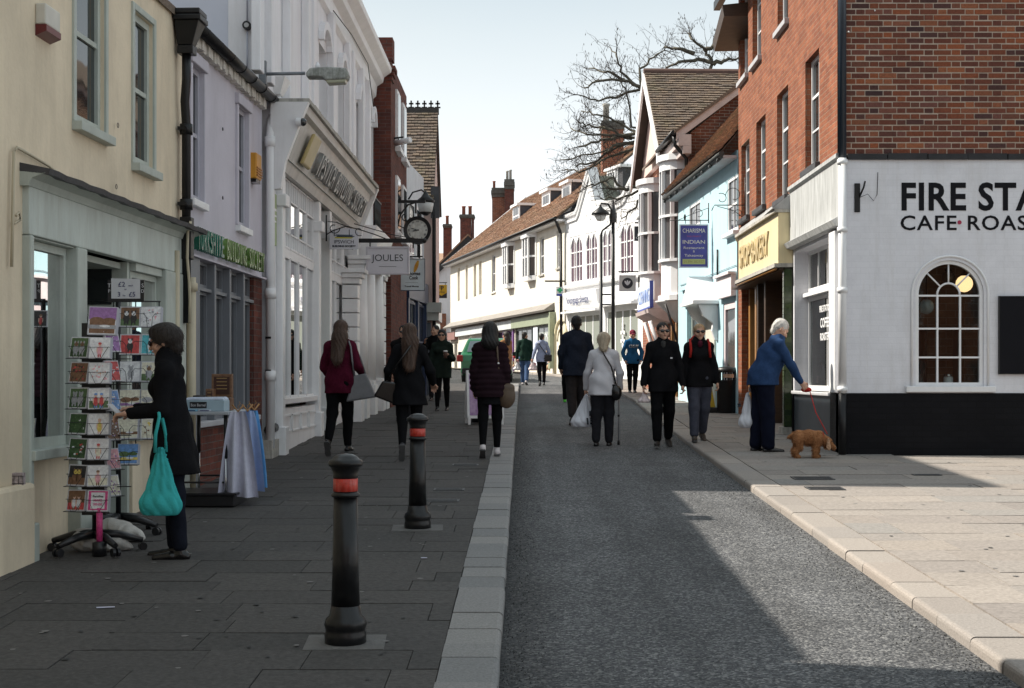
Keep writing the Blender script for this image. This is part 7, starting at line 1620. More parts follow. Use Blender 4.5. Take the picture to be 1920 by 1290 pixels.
    if hair == 'short': g.ell(T(0, -.022, .042), np.array((.085, .1, .09)) * k, .02, RH); g.cone(T(0, -.06, -.02), T(0, -.055, -.07), .06 * k, .045 * k, .03); g.minus(T(0, .115, -.04), np.array((.11, .085, .105)) * k, RH); g.minus(T(0, .04, -.12), np.array((.1, .07, .09)) * k, RH)
    elif hair == 'bob': g.ell(T(0, -.015, .04), np.array((.098, .115, .1)) * k, .02, RH); g.cone(T(0, -.05, 0), T(0, -.06, -.055), .09 * k, .066 * k, .03); g.ell(T(.0, .03, .095), np.array((.07, .06, .03)) * k, .03, RH); g.minus(T(0, .125, -.045), np.array((.12, .092, .1)) * k, RH); g.minus(T(0, .07, -.11), np.array((.1, .075, .06)) * k, RH)
    elif hair == 'crop': g.ell(T(0, -.018, .036), np.array((.094, .11, .1)) * k, .02, RH); g.cone(T(0, -.055, .0), T(.01, -.085, -.14), .09 * k, .06 * k, .04, (1, 1.15, 1)); g.minus(T(0, .12, -.05), np.array((.075, .1, .13)) * k, RH)
    elif hair in ('long', 'mid'):
        Lh = .36 if hair == 'long' else .17
        g.ell(T(0, -.018, .036), np.array((.092, .108, .1)) * k, .02, RH); g.cone(T(0, -.055, .0), T(0, -.095, -.16), .086 * k, .085 * k, .04, (1, 1.15, 1)); g.cone(T(.02, -.09, -.12), T(-.005, -.135 - lean * .001, -.1 - Lh), .1 * k, .055 * k, .04, (1, 1.6, 1)); g.cone(T(-.05, -.08, -.1), T(-.06, -.12, -.06 - Lh), .05 * k, .03 * k, .03, (1, 1.5, 1)); g.cone(T(.05, -.08, -.1), T(.045, -.12, -.09 - Lh), .05 * k, .028 * k, .03, (1, 1.5, 1))
        g.minus(T(0, .12, -.05), np.array((.07, .1, .13)) * k, RH)
    elif hair == 'tied': g.ell(T(0, -.018, .036), np.array((.085, .1, .09)) * k, .02, RH); g.cone(T(0, -.09, .03), T(.02, -.13, -.08), .04 * k, .025 * k, .02); g.minus(T(0, .115, -.04), np.array((.1, .09, .1)) * k, RH); g.minus(T(0, .06, -.1), np.array((.1, .08, .07)) * k, RH)
    elif hair == 'cap': g.ell(T(0, -.01, .05), np.array((.088, .108, .085)) * k, .01, RH); g.minus(T(0, .06, -.06), np.array((.12, .14, .085)) * k, RH); g.ell(T(0, .13, .035), np.array((.065, .06, .012)) * k, .01, RH)
    elif hair == 'hood': g.ell(T(0, -.02, .03), np.array((.1, .118, .12)) * k, .03, RH); g.cone(T(0, -.05, -.02), T(0, -.07, -.13), .1 * k, .12 * k, .05); g.minus(T(0, .12, -.02), np.array((.07, .09, .11)) * k, RH)
    if hair:
        def strands(V, s=.006 * k): return ((np.sin(V[:, 0] * 150 + 9 * np.sin(V[:, 2] * 9)) + .8 * np.sin(V[:, 0] * 61 + V[:, 2] * 17 + x)) * s * .5)[:, None] * nv(.3, -1, .1)
        wisps = res < 1.2 and hair not in ('cap', 'hood')
        o = solid('cap' if hair == 'cap' else 'hood' if hair == 'hood' else 'hair', g, .009 * res * k, hm, t, strands)
        if wisps: tufts(o, hm, t, hc, 1500 if y < 12 else 700, .05 if hair in ('long', 'mid', 'crop') else .03, (0, -.15, -1), .0016 if y > 12 else .0012)
    # --- coat / top
    c = SDF(); th = .012 + puff; bk = bulk
    ys_ = 1.32 - .45 * max(0, bk - 1); c.cone(pel + up * .02 * H, chest, (.074 if sex == 'm' else .08) * H * bk + th, .068 * H * bk + th, .06, (1, ys_, 1)); c.cone(chest, pel + up * .25 * H, .072 * H * bk * w + th, .058 * H * w + th, .05, (1, ys_ + .03, 1))
    c.cone(sh[0] - up * .012 * H, sh[1] - up * .012 * H, .03 * H + th, .03 * H + th, .05); c.cone(sh[0], neck, .028 * H + th, .034 * H + th, .05); c.cone(sh[1], neck, .028 * H + th, .034 * H + th, .05)
    if sex == 'f':
        for s_ in (1, -1): c.ell(chest + fw * .052 * H + np.array([s_ * .04 * H, 0, .012 * H]), np.array((.042, .036, .042)) * H, .06)
    hz = hem * H
    ys = 1.32 - .45 * max(0, bk - 1)
    for hp_, kn, an, fd, fu in J: c.cone(hp_ + np.array([0, 0, .05 * H]), hp_ + (kn - hp_) * .75, .05 * H * legw ** .5 + th, .052 * H * legw + th + .012, .06)
    if hem < .5: 
        wv = .085 * H * bk + th + flare * (.5 - hem) * H
        c.cone(pel, np.array([0, -.01 * H + pel[1], hz - .05 * H]), .082 * H * bk + th, wv, .06, (1, 1.22, 1))
    for i, (s0, el, wr, f) in enumerate(A):
        we = wr - f * .008 * H; c.cone(s0, el, .031 * H * bk ** .5 + th * .8, .027 * H + th * .8, .03); c.cone(el, we, .027 * H + th * .8, .021 * H + th * .6, .025)
    if collar: c.cone(neck + up * .0 * H, neck + up * collar * H + fw * .005, .045 * H + th * .5, .043 * H + th * .6, .02)
    c.plane((0, 0, -1), -hz)
    for i, (s0, el, wr, f) in enumerate(A): pass
    nf = folds(.009 if not puff else .003, 12, x * 3 + y)
    if puff:
        base = nf; nf = lambda V: base(V) + (np.abs(np.sin((V[:, 2] + .05 * np.abs(V[:, 0])) * 46)) * .014 - .007)[:, None] * (np.c_[V[:, :2], V[:, 2] * 0] / (np.linalg.norm(V[:, :2], axis=1, keepdims=True) + 1e-6))
    solid(coat or 'coat', c, .0125 * res, coatm, t, nf)
    # --- trousers and shoes
    g = SDF(); lt = .006
    g.cone(pel + np.array([-.03 * H, 0, 0]), pel + np.array([.03 * H, 0, 0]), .068 * H * bk ** .5, .068 * H * bk ** .5, .04)
    for hp_, kn, an, fd, fu in J: g.cone(hp_ + np.array([0, 0, -.01 * H]), kn, .052 * H * legw, .035 * H * legw + lt, .04); g.cone(kn, an + (kn - an) * .06, .036 * H * legw + lt, (.021 * legw ** 2.2) * H + lt, .03)
    solid('trousers', g, .0125 * res, legm, t, folds(.0045 if legw > 1.1 else .0015, 16, x * 5))
    for i, (hp_, kn, an, fd, fu) in enumerate(J):
        g = SDF(); so_ = an - fu * .033 * H; g.cone(so_ - fd * .022 * H, so_ + fd * .04 * H, .021 * H, .02 * H, .02); g.cone(so_ + fd * .04 * H, so_ + fd * .105 * H - fu * .006 * H, .021 * H, .016 * H, .02, (1, 1, 1)); g.cone(an - fu * .02 * H, an + fu * .005 * H, .022 * H, .022 * H, .02); g.plane(-fu, -(so_ @ fu) + .016 * H)
        s_ = solid('shoe', g, .008 * res, shoem, t)
        q = MB(); side = np.cross(fd, fu); pts_ = [(-.042, .016), (-.03, .022), (.03, .02), (.08, .024), (.118, .012), (.118, -.012), (.08, -.024), (.03, -.02), (-.03, -.022), (-.042, -.016)]
        lo_ = [so_ + fd * a * H + side * b_ * H - fu * .0165 * H for a, b_ in pts_]; hi_ = [v - fu * .0085 * H for v in lo_]; n_ = len(lo_)
        ia = [q.v(v) for v in lo_]; ib = [q.v(v) for v in hi_]; q.F += [ia, ib[::-1]] + [[ia[j], ia[(j + 1) % n_], ib[(j + 1) % n_], ib[j]] for j in range(n_)]; q.M += [0] * (n_ + 2); q.sm += [False] * (n_ + 2)
        q.build('sole', solem, s_)
    M = t.matrix_basis; t['hands'] = 0; del t['hands']
    Wd = lambda v: Matrix.Translation(t.location) @ Matrix.Rotation(t.rotation_euler.z, 4, 'Z') @ Vector(v)
    return dict(e=t, hands=[Wd(v) for v in hands], wr=[Wd(a[2]) for a in A], sh=[Wd(v) for v in sh], pel=Wd(pel), chest=Wd(chest), neck=Wd(neck), head=Wd(hc), W=Wd, H=H, J=J, raw=dict(pel=pel, up=up, fw=fw, chest=chest, neck=neck, sh=sh, A=A, hc=hc))
solem = mat('shoe sole', (.1, .1, .1), .8, .2, 9)
blackc = cloth('black cloth', (.009, .009, .0105)); legging = cloth('black leggings', (.006, .006, .007), .8); denim = cloth('blue denim', (.06, .10, .19)); navy_c = cloth('navy cloth', (.018, .03, .075)); darkgrey = cloth('dark grey trousers', (.02, .02, .024)); shoeb = mat('black shoe leather', (.010, .009, .009), .25, .2, 20); shoew = mat('white canvas shoe', (.6, .55, .55), .7)
def px_at(px, Y): return PX(px, Y)
def strap(name, pts, w, m, parent=None, th=.004):
    q = MB(); q.tube(pts, w, 6); return q.build(name, m, parent)
def held(name, label, cat, loc, rz=0): return thing(name, label, cat, tuple(loc), rz)
def bag_sdf(t, name, top, w, d, h, m, seed=1, low=1.0):
    g = SDF(); g.cone((0, 0, -h * .1), (0, 0, -h * .8), w * .1, w * .46 * low, .03, (1, w / d, 1)); g.ell((0, 0, -h * .82), (w * .5, d * .55, h * .17), .04); g.ell((w * .22, 0, -h * .86), (w * .26, d * .5, h * .13), .02); g.ell((-w * .26, 0, -h * .84), (w * .2, d * .45, h * .14), .02); g.plane((0, 0, -1), h * .97)
    def pleat(V):
        th = np.arctan2(V[:, 1] * w / d, V[:, 0]); s_ = np.clip(1.05 + V[:, 2] / h, 0, 1)
        a = (np.sin(th * 9 + seed + 2 * np.sin(V[:, 2] * 9)) * (.3 + .7 * s_) * .55 + np.abs(np.sin(th * 5 + V[:, 2] * 22 + seed)) * .7 * (1 - s_)) * .016
        c = np.c_[V[:, 0], V[:, 1], V[:, 0] * 0]; return c / (np.linalg.norm(c, axis=1, keepdims=True) + 1e-6) * a[:, None]
    return solid(name, g, .008, m, t, pleat)

# 1 woman browsing cards
cardw = person('dark haired woman in a long black coat browsing the cards, teal bag on her arm', -2.42, 9.98, 1.615, 90, 'f', legs=((3, 4), (-4, 2)), foot=((0, 6), (0, 6)), arms=[((.12, .12, -1), (-.28, 1, .02)), ((.18, .05, -1), (-.25, 1, -.1))], lean=4, hp=12, hair='bob', hairc='dark', coat='coat', coatm=blackc, hem=.36, flare=.32, bulk=1.06, legm=cloth('very dark navy trousers', (.012, .014, .022)), legw=1.12, shoem=shoeb, collar=.045, shades=True)
h0 = (cardw['hands'][0] + cardw['hands'][1]) / 2
t = held('greeting_card', 'pale greeting card held in the dark haired woman\'s hands', 'card', h0 + Vector((-.02, 0, .02)), R(90)); q = MB(); q.hexa([(-.06, -.03, -.03), (.06, -.03, -.03), (.06, .06, .06), (-.06, .06, .06), (-.06, -.033, -.028), (.06, -.033, -.028), (.06, .057, .062), (-.06, .057, .062)]); q.build('sheet', mat('card white', (.6, .6, .62), .5), t); q = MB(); q.hexa([(-.055, -.03, -.026), (.055, -.03, -.026), (.055, .055, .059), (-.055, .055, .059), (-.055, -.034, -.024), (.055, -.034, -.024), (.055, .051, .061), (-.055, .051, .061)]); q.build('inner_leaf', mat('card white', (0, 0, 0)), t)
teal = cloth('teal bag cloth', (.05, .40, .40), .8, .12, 6)
bw_ = cardw['wr'][1]; t = held('shopping_bag', 'crumpled teal cloth bag hanging from the black coated woman\'s forearm', 'bag', (bw_.x + .24, bw_.y - .1, bw_.z - .2), R(0))
bag_sdf(t, 'pouch', None, .27, .13, .5, teal, 2)
for s_ in (-1, 1): strap('handle', [(s_ * .03, s_ * .03, -.06), (s_ * .025, s_ * .04, .06), (0, s_ * .035, .18), (-.03, .05, .26)], .012, teal, t)
# 2 maroon
m_ = person('long haired woman in a maroon top walking away with a grey handbag', px_at(638, 18.0), 18.0, 1.63, -6, 'f', legs=((5, 3), (-10, 22)), foot=((0, 5), (50, 5)), arms=[((.35, -.2, -1), (.15, .55, -.45)), ((.3, .0, -1), (-.15, .75, -.5))], lean=3, hp=14, hair='long', hairc='brown', coat='jumper', coatm=cloth('maroon knit', (.075, .008, .022), .9, .25, 30), hem=.47, bulk=1.12, legm=legging, legw=1.12, shoem=shoeb)
e = m_['hands'][0]; t = held('handbag', 'grey leather handbag on the maroon topped woman\'s arm', 'bag', (m_['sh'][0].x + .13, m_['sh'][0].y - .05, m_['sh'][0].z - .34)); gb = mat('grey leather', (.20, .20, .21), .45, .15, 8)
q = MB(); q.hexa([(-.19, -.06, -.36), (.19, -.06, -.3), (.19, .06, -.3), (-.19, .06, -.36), (-.1, -.03, -.03), (.06, -.03, -.0), (.06, .03, .0), (-.1, .03, -.03)]); q.build('pouch', gb, t, bevel=.02); q = MB(); q.tube([(-.09, -.02, -.03), (-.11, -.05, .15), (-.13, -.05, .33), (-.16, .0, .4)], .012, 6); q.tube([(.05, .02, -.02), (-.02, .03, .2), (-.12, .05, .38)], .01, 6); q.build('strap', gb, t)
# 3 black coat, long hair
b3 = person('long haired woman in a black flared jacket walking away behind the farther bollard', px_at(768, 17.4), 17.4, 1.62, 4, 'f', legs=((6, 2), (-14, 26)), foot=((0, 4), (55, 4)), arms=[((.45, -.1, -1), (.1, .6, -.5)), ((.45, -.1, -1), (.05, .6, -.5))], hp=6, hair='long', hairc='brown', coat='jacket', coatm=blackc, hem=.40, flare=.45, bulk=1.1, legm=legging, legw=1.05, shoem=mat('dark trainer', (.03, .03, .035), .7))
t = held('handbag', 'black handbag at the black jacketed woman\'s left hip', 'bag', (b3['pel'].x - .27, b3['pel'].y - .02, b3['pel'].z - .05)); q = MB(); q.hexa([(-.16, -.05, -.06), (.1, -.05, -.16), (.1, .05, -.16), (-.16, .05, -.06), (-.05, -.04, .13), (.13, -.04, .1), (.13, .04, .1), (-.05, .04, .13)]); q.build('pouch', shoeb, t, bevel=.02); strap('strap', [(-.0, 0, .12), (.12, -.14, .3), (.3, -.16, .55)], .01, shoeb, t)
# 4 woman with coffee
c4 = person('woman in dark green hoodie and sunglasses walking towards us with a takeaway coffee', px_at(829, 28.0), 28.0, 1.58, 176, 'f', legs=((8, 2), (-6, 6)), arms=[((.3, 0, -1), (.1, .3, -1)), ((.3, .05, -1), (-.35, .9, .35))], hair='mid', hairc='black', coat='hoodie', coatm=cloth('dark green cloth', (.014, .022, .018)), hem=.40, bulk=1.12, legm=legging, legw=1.0, shoem=shoeb, shades=True, res=1.15)
t = held('coffee_cup', 'brown takeaway cup with white lid in the hooded woman\'s hand', 'cup', c4['hands'][1] + Vector((0, -.03, -.02))); q = MB(); q.lathe([(.03, -.05), (.04, .07)], (0, 0, 0), 14); q.build('cup', mat('brown card cup', (.09, .04, .025), .6), t); q = MB(); q.lathe([(.043, .071), (.043, .085), (.036, .1)], (0, 0, 0), 14); q.build('lid', mat('white lid', (.7, .7, .7), .4), t)
# 5 man on phone behind; 5b dark figure at the wall
p5 = person('dark haired man in black holding a phone to his ear behind the coffee woman', px_at(816, 33.0), 33.0, 1.72, 170, 'm', arms=[((.25, .1, -1), (-.2, .9, 1.4)), ((.3, 0, -1), (.0, .5, -1))], hy=-25, hair='short', hairc='black', coat='jacket', coatm=blackc, legm=darkgrey, legw=1.1, shoem=shoeb, res=1.3)
t = held('mobile_phone', 'black phone in the hand of the man behind the coffee woman', 'phone', p5['hands'][0]); q = MB(); q.box(-.008, .008, -.035, .035, -.07, .07); q.build('case', shadem, t); q = MB(); q.box(-.0095, -.0082, -.03, .03, -.06, .06); q.build('screen', glz, t)
person('dark clad person wearing sunglasses by the wall, mostly hidden by the black jacketed woman', px_at(757, 24.5), 24.5, 1.62, 178, 'm', hair='short', hairc='black', coat='jacket', coatm=blackc, legm=darkgrey, legw=1.1, shoem=shoeb, shades=True, res=1.4)
# 6 puffer
p6 = person('dark haired woman in a quilted plum coat walking away by the kerb', px_at(919, 17.65), 17.65, 1.60, 0, 'f', legs=((4, 2), (-8, 16)), foot=((0, 3), (30, 3)), arms=[((.2, -.05, -1), (.02, .2, -1)), ((.2, .02, -1), (.02, .15, -1))], hp=4, hair='hood', hairc='black', coat='quilted_coat', coatm=cloth('plum quilted nylon', (.020, .010, .014), .5, .2, 9), hem=.46, bulk=1.12, puff=.012, collar=.03, legm=legging, shoem=shoew)
q = MB(); V, Q = (lambda g: g.mesh(.0125))(SDF().cone((0, 0, .52 * 1.6), (0, 0, .4 * 1.6), .13, .155, .05, (1, 1.2, 1)).plane((0, 0, -1), -.40 * 1.6)); q.add(V, Q); q.build('skirt', blackc, p6['e'])
tan = mat('tan leather', (.10, .065, .04), .5, .2, 9); t = held('handbag', 'brown saddle bag on the quilted coat woman\'s right hip', 'bag', (p6['pel'].x + .2, p6['pel'].y - .03, p6['pel'].z - .08)); g = SDF().ell((0, 0, -.06), (.11, .06, .15), .03).cone((-.06, 0, .05), (.06, 0, .05), .04, .04, .04); solid('pouch', g, .01, tan, t); strap('strap', [(-.06, .0, .08), (-.1, -.05, .3), (-.11, -.08, .5), (-.13, 0, .66)], .013, tan, t); q = MB(); q.ball((-.1, -.06, .34), .02); q.build('buckle', chrome, t)
# 7 tan coat
person('woman in a tan coat with dark hair standing beside the green car', px_at(949, 44.0), 44.0, 1.66, 40, 'f', hair='mid', hairc='dark', coat='coat', coatm=cloth('tan wool', (.30, .16, .08)), hem=.30, legm=legging, shoem=shoeb, collar=.03, res=1.5)
# 8, 9 couple
p8 = person('dark haired man in a dark green fleece and jeans walking away in the road', px_at(984, 47.0), 47.0, 1.72, -8, 'm', legs=((-14, 14), (14, 4)), foot=((25, 5), (0, 5)), arms=[((.25, -.1, -1), (.1, .3, -1)), ((.3, .0, -1), (.1, .1, -1))], hy=-30, hair='short', hairc='dark', skin=skint, coat='fleece', coatm=cloth('dark green fleece', (.012, .03, .022)), hem=.46, bulk=1.2, legm=denim, legw=1.25, shoem=shoew, res=1.4)
q = MB(); p9 = person('short haired woman in a pale blue hooded top walking away beside the fleece man', px_at(1016, 46.0), 46.0, 1.64, 6, 'f', legs=((12, 4), (-10, 12)), foot=((0, 4), (25, 4)), arms=[((.35, .1, -1), (.1, .3, -1)), ((.4, -.2, -1), (.3, -.1, -1))], hy=-25, hair='short', hairc='black', skin=skint, coat='hooded_top', coatm=cloth('pale blue sweat cloth', (.26, .30, .42)), hem=.47, legm=legging, legw=1.1, shoem=shoeb, res=1.4)
for nm, lb, pp, c_ in (('carrier_bag', 'small white bag in the fleece man\'s left hand', p8['hands'][1], (.6, .58, .58)), ('carrier_bag', 'pale pink paper bag in the pale blue topped woman\'s left hand', p9['hands'][1], (.6, .5, .5))):
    t = held(nm, lb, 'bag', pp); bag_sdf(t, 'pouch', None, .26, .12, .3, mat(lb[:14] + ' plastic', c_, .4), 3); strap('handle', [(-.04, 0, -.05), (0, 0, .01), (.04, 0, -.05)], .008, mat('white handle', (.6, .6, .6), .5), t)
t = held('shoulder_bag', 'black cross body bag of the pale blue topped woman', 'bag', p9['pel'] + Vector((.2, -.08, 0))); q = MB(); q.box(-.12, .12, -.05, .05, -.12, .1); q.build('pouch', shoeb, t, bevel=.02); strap('strap', [(-.05, -.03, .1), (-.2, -.1, .3), (-.33, -.05, .5)], .014, shoeb, t)
# 10 big man
p10 = person('heavily built dark haired man in a navy jumper walking away', px_at(1081, 24.5), 24.5, 1.80, 4, 'm', legs=((4, 2), (-10, 14)), foot=((0, 6), (30, 6)), arms=[((.32, -.05, -1), (.0, .35, -1)), ((.32, .05, -1), (-.05, .45, -1))], hp=6, hair='short', hairc='black', skin=skint, coat='jumper', coatm=cloth('navy knit', (.020, .026, .042), .9, .2, 30), hem=.46, bulk=1.36, legm=cloth('charcoal brown trousers', (.03, .027, .028)), legw=1.3, shoem=shoeb)
person('walker in black with lime green shoes, mostly hidden by the big man', px_at(1066, 33.5), 33.5, 1.62, 0, 'm', legs=((-8, 8), (8, 2)), hair='short', hairc='black', coat='jacket', coatm=blackc, legm=legging, legw=1.1, shoem=mat('lime shoe', (.10, .62, .06), .6), res=1.5)
# 11 white coat with cane
wc = cloth('white quilted coat cloth', (.58, .57, .60), .8, .06, 10)
p11 = person('stooped blonde woman in a white coat walking away with a cane', px_at(1130, 20.1), 20.1, 1.60, -10, 'f', legs=((6, 6), (-2, 8)), arms=[((.34, .08, -1), (-.02, .28, -1)), ((.38, .05, -1), (.1, .2, -1))], lean=13, hp=14, hair='crop', hairc='fair', coat='coat', coatm=wc, hem=.44, flare=.35, bulk=1.14, legm=darkgrey, legw=1.22, shoem=shoeb)
hb = p11['hands'][0]; zb = zg(20.1) - UP; t = held('walking_cane', 'grey metal walking cane in the white coated woman\'s right hand', 'cane', (hb.x + .01, hb.y, zb)); q = MB(); q.tube([(0, 0, .04), (0, 0, hb.z - zb)], .011, 8); q.build('shaft', mat('grey cane metal', (.25, .25, .26), .4), t); q = MB(); q.lathe([(.02, 0), (.018, .05), (.012, .07)], (0, 0, 0), 10); q.build('ferrule', blackiron, t); q = MB(); q.tube([(0, .05, hb.z - zb + .01), (0, -.09, hb.z - zb + .02)], .014, 8); q.build('handle', blackiron, t); q = MB(); q.lathe([(.015, .4), (.015, .43)], (0, 0, 0), 10); q.build('collar', blackiron, t)
hb = p11['hands'][1]; plast = mat('white carrier plastic', (.66, .67, .72), .35, .05, 6); t = held('carrier_bag', 'bulging white carrier bag printed 150 in the white coated woman\'s left hand', 'bag', hb + Vector((-.02, -.03, 0))); bag_sdf(t, 'pouch', None, .4, .22, .46, plast, 5, 1.1)
for s_ in (-1, 1): strap('handle', [(s_ * .06, 0, -.12), (s_ * .02, -.01, -.02), (0, 0, .01)], .012, plast, t)
letters('150', .085, t, ink, (.08, -.135, -.4), (1, 0, .1), (-.1, 0, 1), bold=.006, ext=.02); q = MB(); q.box(.04, .11, -.15, -.10, -.29, -.22); q.build('printed_block', ink, t)
t = held('shoulder_strap', 'thin black bag strap across the white coat', 'strap', p11['chest']); rw = p11['raw']; q = MB(); sh_ = [p11['W'](v) - p11['chest'] for v in (rw['sh'][1] * .25 + rw['neck'] * .75 + np.array([0, -.06, .04]), rw['chest'] + np.array([.04, -.15, .1]), rw['chest'] + np.array([.13, -.15, -.05]), rw['pel'] + np.array([.2, -.08, .0]))]; q.tube(sh_, .012, 6); q.build('strap', shoeb, t); q = MB(); q.ball(tuple(sh_[-1] - Vector((0, 0, .1))), (.08, .05, .11)); q.build('pouch', shoeb, t)
# 12 blue hoodie
p12 = person('man in a blue hoodie and maroon cap walking towards us, hands in pockets', px_at(1186, 38.0), 38.0, 1.66, 186, 'm', legs=((8, 4), (-6, 10)), arms=[((.4, -.1, -1), (-.2, .5, -1)), ((.4, -.1, -1), (-.2, .5, -1))], hp=10, hair='cap', hairc='brown', coat='hoodie', coatm=cloth('blue sweat cloth', (.02, .10, .22)), hem=.46, legm=legging, legw=1.1, shoem=shoeb, res=1.3)
o = [c for c in p12['e'].children if c.name.startswith('cap')][0]; o.data.materials[0] = cloth('maroon cap cloth', (.16, .03, .05))
q = letters('CREW', .085, p12['e'], mat('faded print', (.2, .2, .2), .7), (0, .185, 1.18), (-1, 0, 0), (0, 0, 1), ext=.03, width=.24)
# 13, 14 couple coming towards us
p13 = person('man in sunglasses and a black jacket walking towards us hand in hand', px_at(1243, 19.8), 19.8, 1.70, 178, 'm', legs=((14, 4), (-12, 12)), foot=((-4, 8), (22, 8)), arms=[((.3, .0, -1), (.08, .15, -1)), ((.25, .0, -1), (.15, .15, -1))], hy=12, hair='short', hairc='black', coat='jacket', coatm=blackc, hem=.45, bulk=1.12, legm=legging, legw=1.2, shoem=mat('brown black boot', (.02, .016, .014), .6), shades=True, collar=.015)
q = MB(); q.ball((-.0, .055, 1.425), (.042, .05, .07)); q.build('undershirt', cloth('grey tee', (.05, .05, .05)), p13['e'])
q = MB(); q.box(-.12, -.09, .155, .17, 1.22, 1.24); q.build('chest_badge', wl_, p13['e'])
p14 = person('fair haired woman in sunglasses, black jacket and red backpack straps', px_at(1311, 20.0), 20.0, 1.62, 182, 'f', legs=((12, 8), (-10, 18)), foot=((-4, 6), (26, 6)), arms=[((.3, .0, -1), (.1, .2, -1)), ((.25, .0, -1), (.15, .2, -1))], hair='tied', hairc='blond', coat='jacket', coatm=blackc, hem=.47, bulk=1.04, legm=cloth('slate grey trousers', (.065, .07, .095)), legw=1.25, shoem=mat('brown hiking boot', (.06, .045, .035), .7), shades=True, collar=.02)
q = MB(); q.ball((0, .06, 1.36), (.042, .055, .06)); q.build('scarf', cloth('plum scarf', (.08, .015, .03)), p14['e'])
q = MB(); [q.box(s_ * .032 - .012, s_ * .032 + .012, .0, .001, 0, .001) for s_ in ()]
red = cloth('red webbing', (.42, .03, .025))
t = held('backpack', 'red backpack whose straps show on the fair haired woman\'s shoulders', 'bag', p14['chest'] + Vector((0, .16, .05))); g = SDF().cone((0, 0, -.12), (0, 0, .14), .13, .11, .04); solid('sack', g, .014, red, t)
for s_ in (-1, 1): strap('strap', [(s_ * .1, -.02, .12), (s_ * .125, -.13, .17), (s_ * .13, -.245, .11), (s_ * .13, -.29, .02), (s_ * .14, -.27, -.08)], .018, red, t)
t = held('carrier_bag', 'small pinkish white bag in the black jacketed man\'s right hand', 'bag', p13['hands'][0] + Vector((-.02, 0, 0))); bag_sdf(t, 'pouch', None, .15, .1, .16, mat('pinkish plastic', (.6, .5, .5), .4), 7); strap('handle', [(-.02, 0, -.03), (0, 0, .01), (.02, 0, -.03)], .006, plast, t)
# 15 old man with dog
p15 = person('white haired old man in a navy jacket leaning towards his dog', px_at(1430, 18.45), 18.45, 1.73, -82, 'm', legs=((5, 4), (-3, 3)), foot=((0, 8), (0, 8)), arms=[((.2, .55, -1), (.1, .62, -1)), ((.2, -.62, -1), (.0, -.3, -1))], lean=20, hp=38, hair='short', hairc='grey', coat='jacket', coatm=cloth('navy jacket cloth', (.024, .052, .125), .75), hem=.49, bulk=1.5, legm=cloth('dark navy trousers', (.007, .009, .02)), legw=1.42, shoem=shoeb, collar=.02)
hb = p15['hands'][0]; t = held('dog_lead', 'red dog lead with handle running from the old man\'s hand to the dog', 'lead', hb)
q = MB(); q.ball((.02, 0, -.02), (.07, .03, .035)); q.build('lead_handle', red, t)
DX, DY = PX(1508, 17.55), 17.55
q = MB(); q.tube([(.06, -.02, -.03), ((DX + .28 - hb.x) * .5, (DY - hb.y) * .5, (zg(DY) + .3 - hb.z) * .55), (DX + .28 - hb.x, DY - hb.y, zg(DY) + .29 - hb.z)], .006, 5); q.build('cord', red, t)
hb = p15['hands'][1]; t = held('carrier_bag', 'long white carrier bag hanging behind the old man', 'bag', hb + Vector((-.05, -.0, .0)), R(90)); bag_sdf(t, 'pouch', None, .24, .2, .5, plast, 9); strap('handle', [(-.03, 0, -.08), (0, -.03, .01), (.03, 0, -.08)], .01, plast, t)
letters('S', .05, t, ink, (-.0, .11, -.22), (-1, 0, 0), (0, 0, 1), ext=.02)
# dog: low spaniel, head down to the plinth
fur = mat('ginger curly fur', (.26, .105, .04), .85, .45, 22, 1.0, 60, spec=.2, col2=(.42, .2, .09))
t = thing('dog', 'small ginger curly dog sniffing the black plinth on a red lead', 'dog', (DX - .02, DY, zg(DY))); t.scale = (.84, 1.2, 1.06)
g = SDF(); g.cone((-.06, 0, .235), (.1, 0, .235), .085, .075, .05, (1, 1.1, 1)); g.cone((.1, 0, .235), (.22, 0, .225), .08, .085, .05); g.cone((.24, 0, .25), (.34, 0, .2), .055, .05, .04)
for s_ in (-1, 1):
    g.cone((-.07, s_ * .05, .22), (-.055, s_ * .055, .13), .065, .045, .03); g.cone((-.055, s_ * .055, .13), (-.115, s_ * .055, .085), .042, .034, .02); g.cone((-.115, s_ * .055, .085), (-.095, s_ * .055, .02), .034, .032, .015); g.cone((-.095, s_ * .055, .018), (-.065, s_ * .055, .015), .028, .024, .01)
    xo = .2 + s_ * .025; g.cone((.2, s_ * .05, .19), (xo, s_ * .055, .1), .055, .042, .03); g.cone((xo, s_ * .055, .1), (xo - .01, s_ * .055, .02), .04, .036, .02); g.cone((xo, s_ * .055, .017), (xo + .03, s_ * .055, .015), .028, .024, .01)
g.ell((.375, 0, .175), (.062, .05, .055), .03); g.cone((.4, 0, .16), (.46, 0, .12), .034, .026, .02); g.cone((-.13, 0, .27), (-.2, 0, .24), .026, .016, .02)
curl = lambda V: (np.sin(V[:, 0] * 95 + 4 * np.sin(V[:, 2] * 60)) * np.sin(V[:, 2] * 88 + 3 * np.sin(V[:, 0] * 50)) * .006)[:, None] * nv(.2, -1, .5)
db = solid('body', g, .007, fur, t, curl); tufts(db, fur, t, (0, 0, 0), 5200, .036, (-.6, 0, -.9), .003)
furp = mat('pale ear fur', (.45, .27, .16), .85, .3, 22, .9, 60)
for s_ in (-1, 1): g = SDF().cone((.36, s_ * .05, .205), (.355, s_ * .068, .12), .022, .034, .02, (1, 1.6, 1)); solid('ear', g, .006, furp, t, curl)
q = MB(); q.ball((.483, 0, .115), .014); q.build('nose', shadem, t); q = MB(); [q.ball((.415, s_ * .036, .19), .009) for s_ in (-1, 1)]; q.build('eyes', shadem, t)
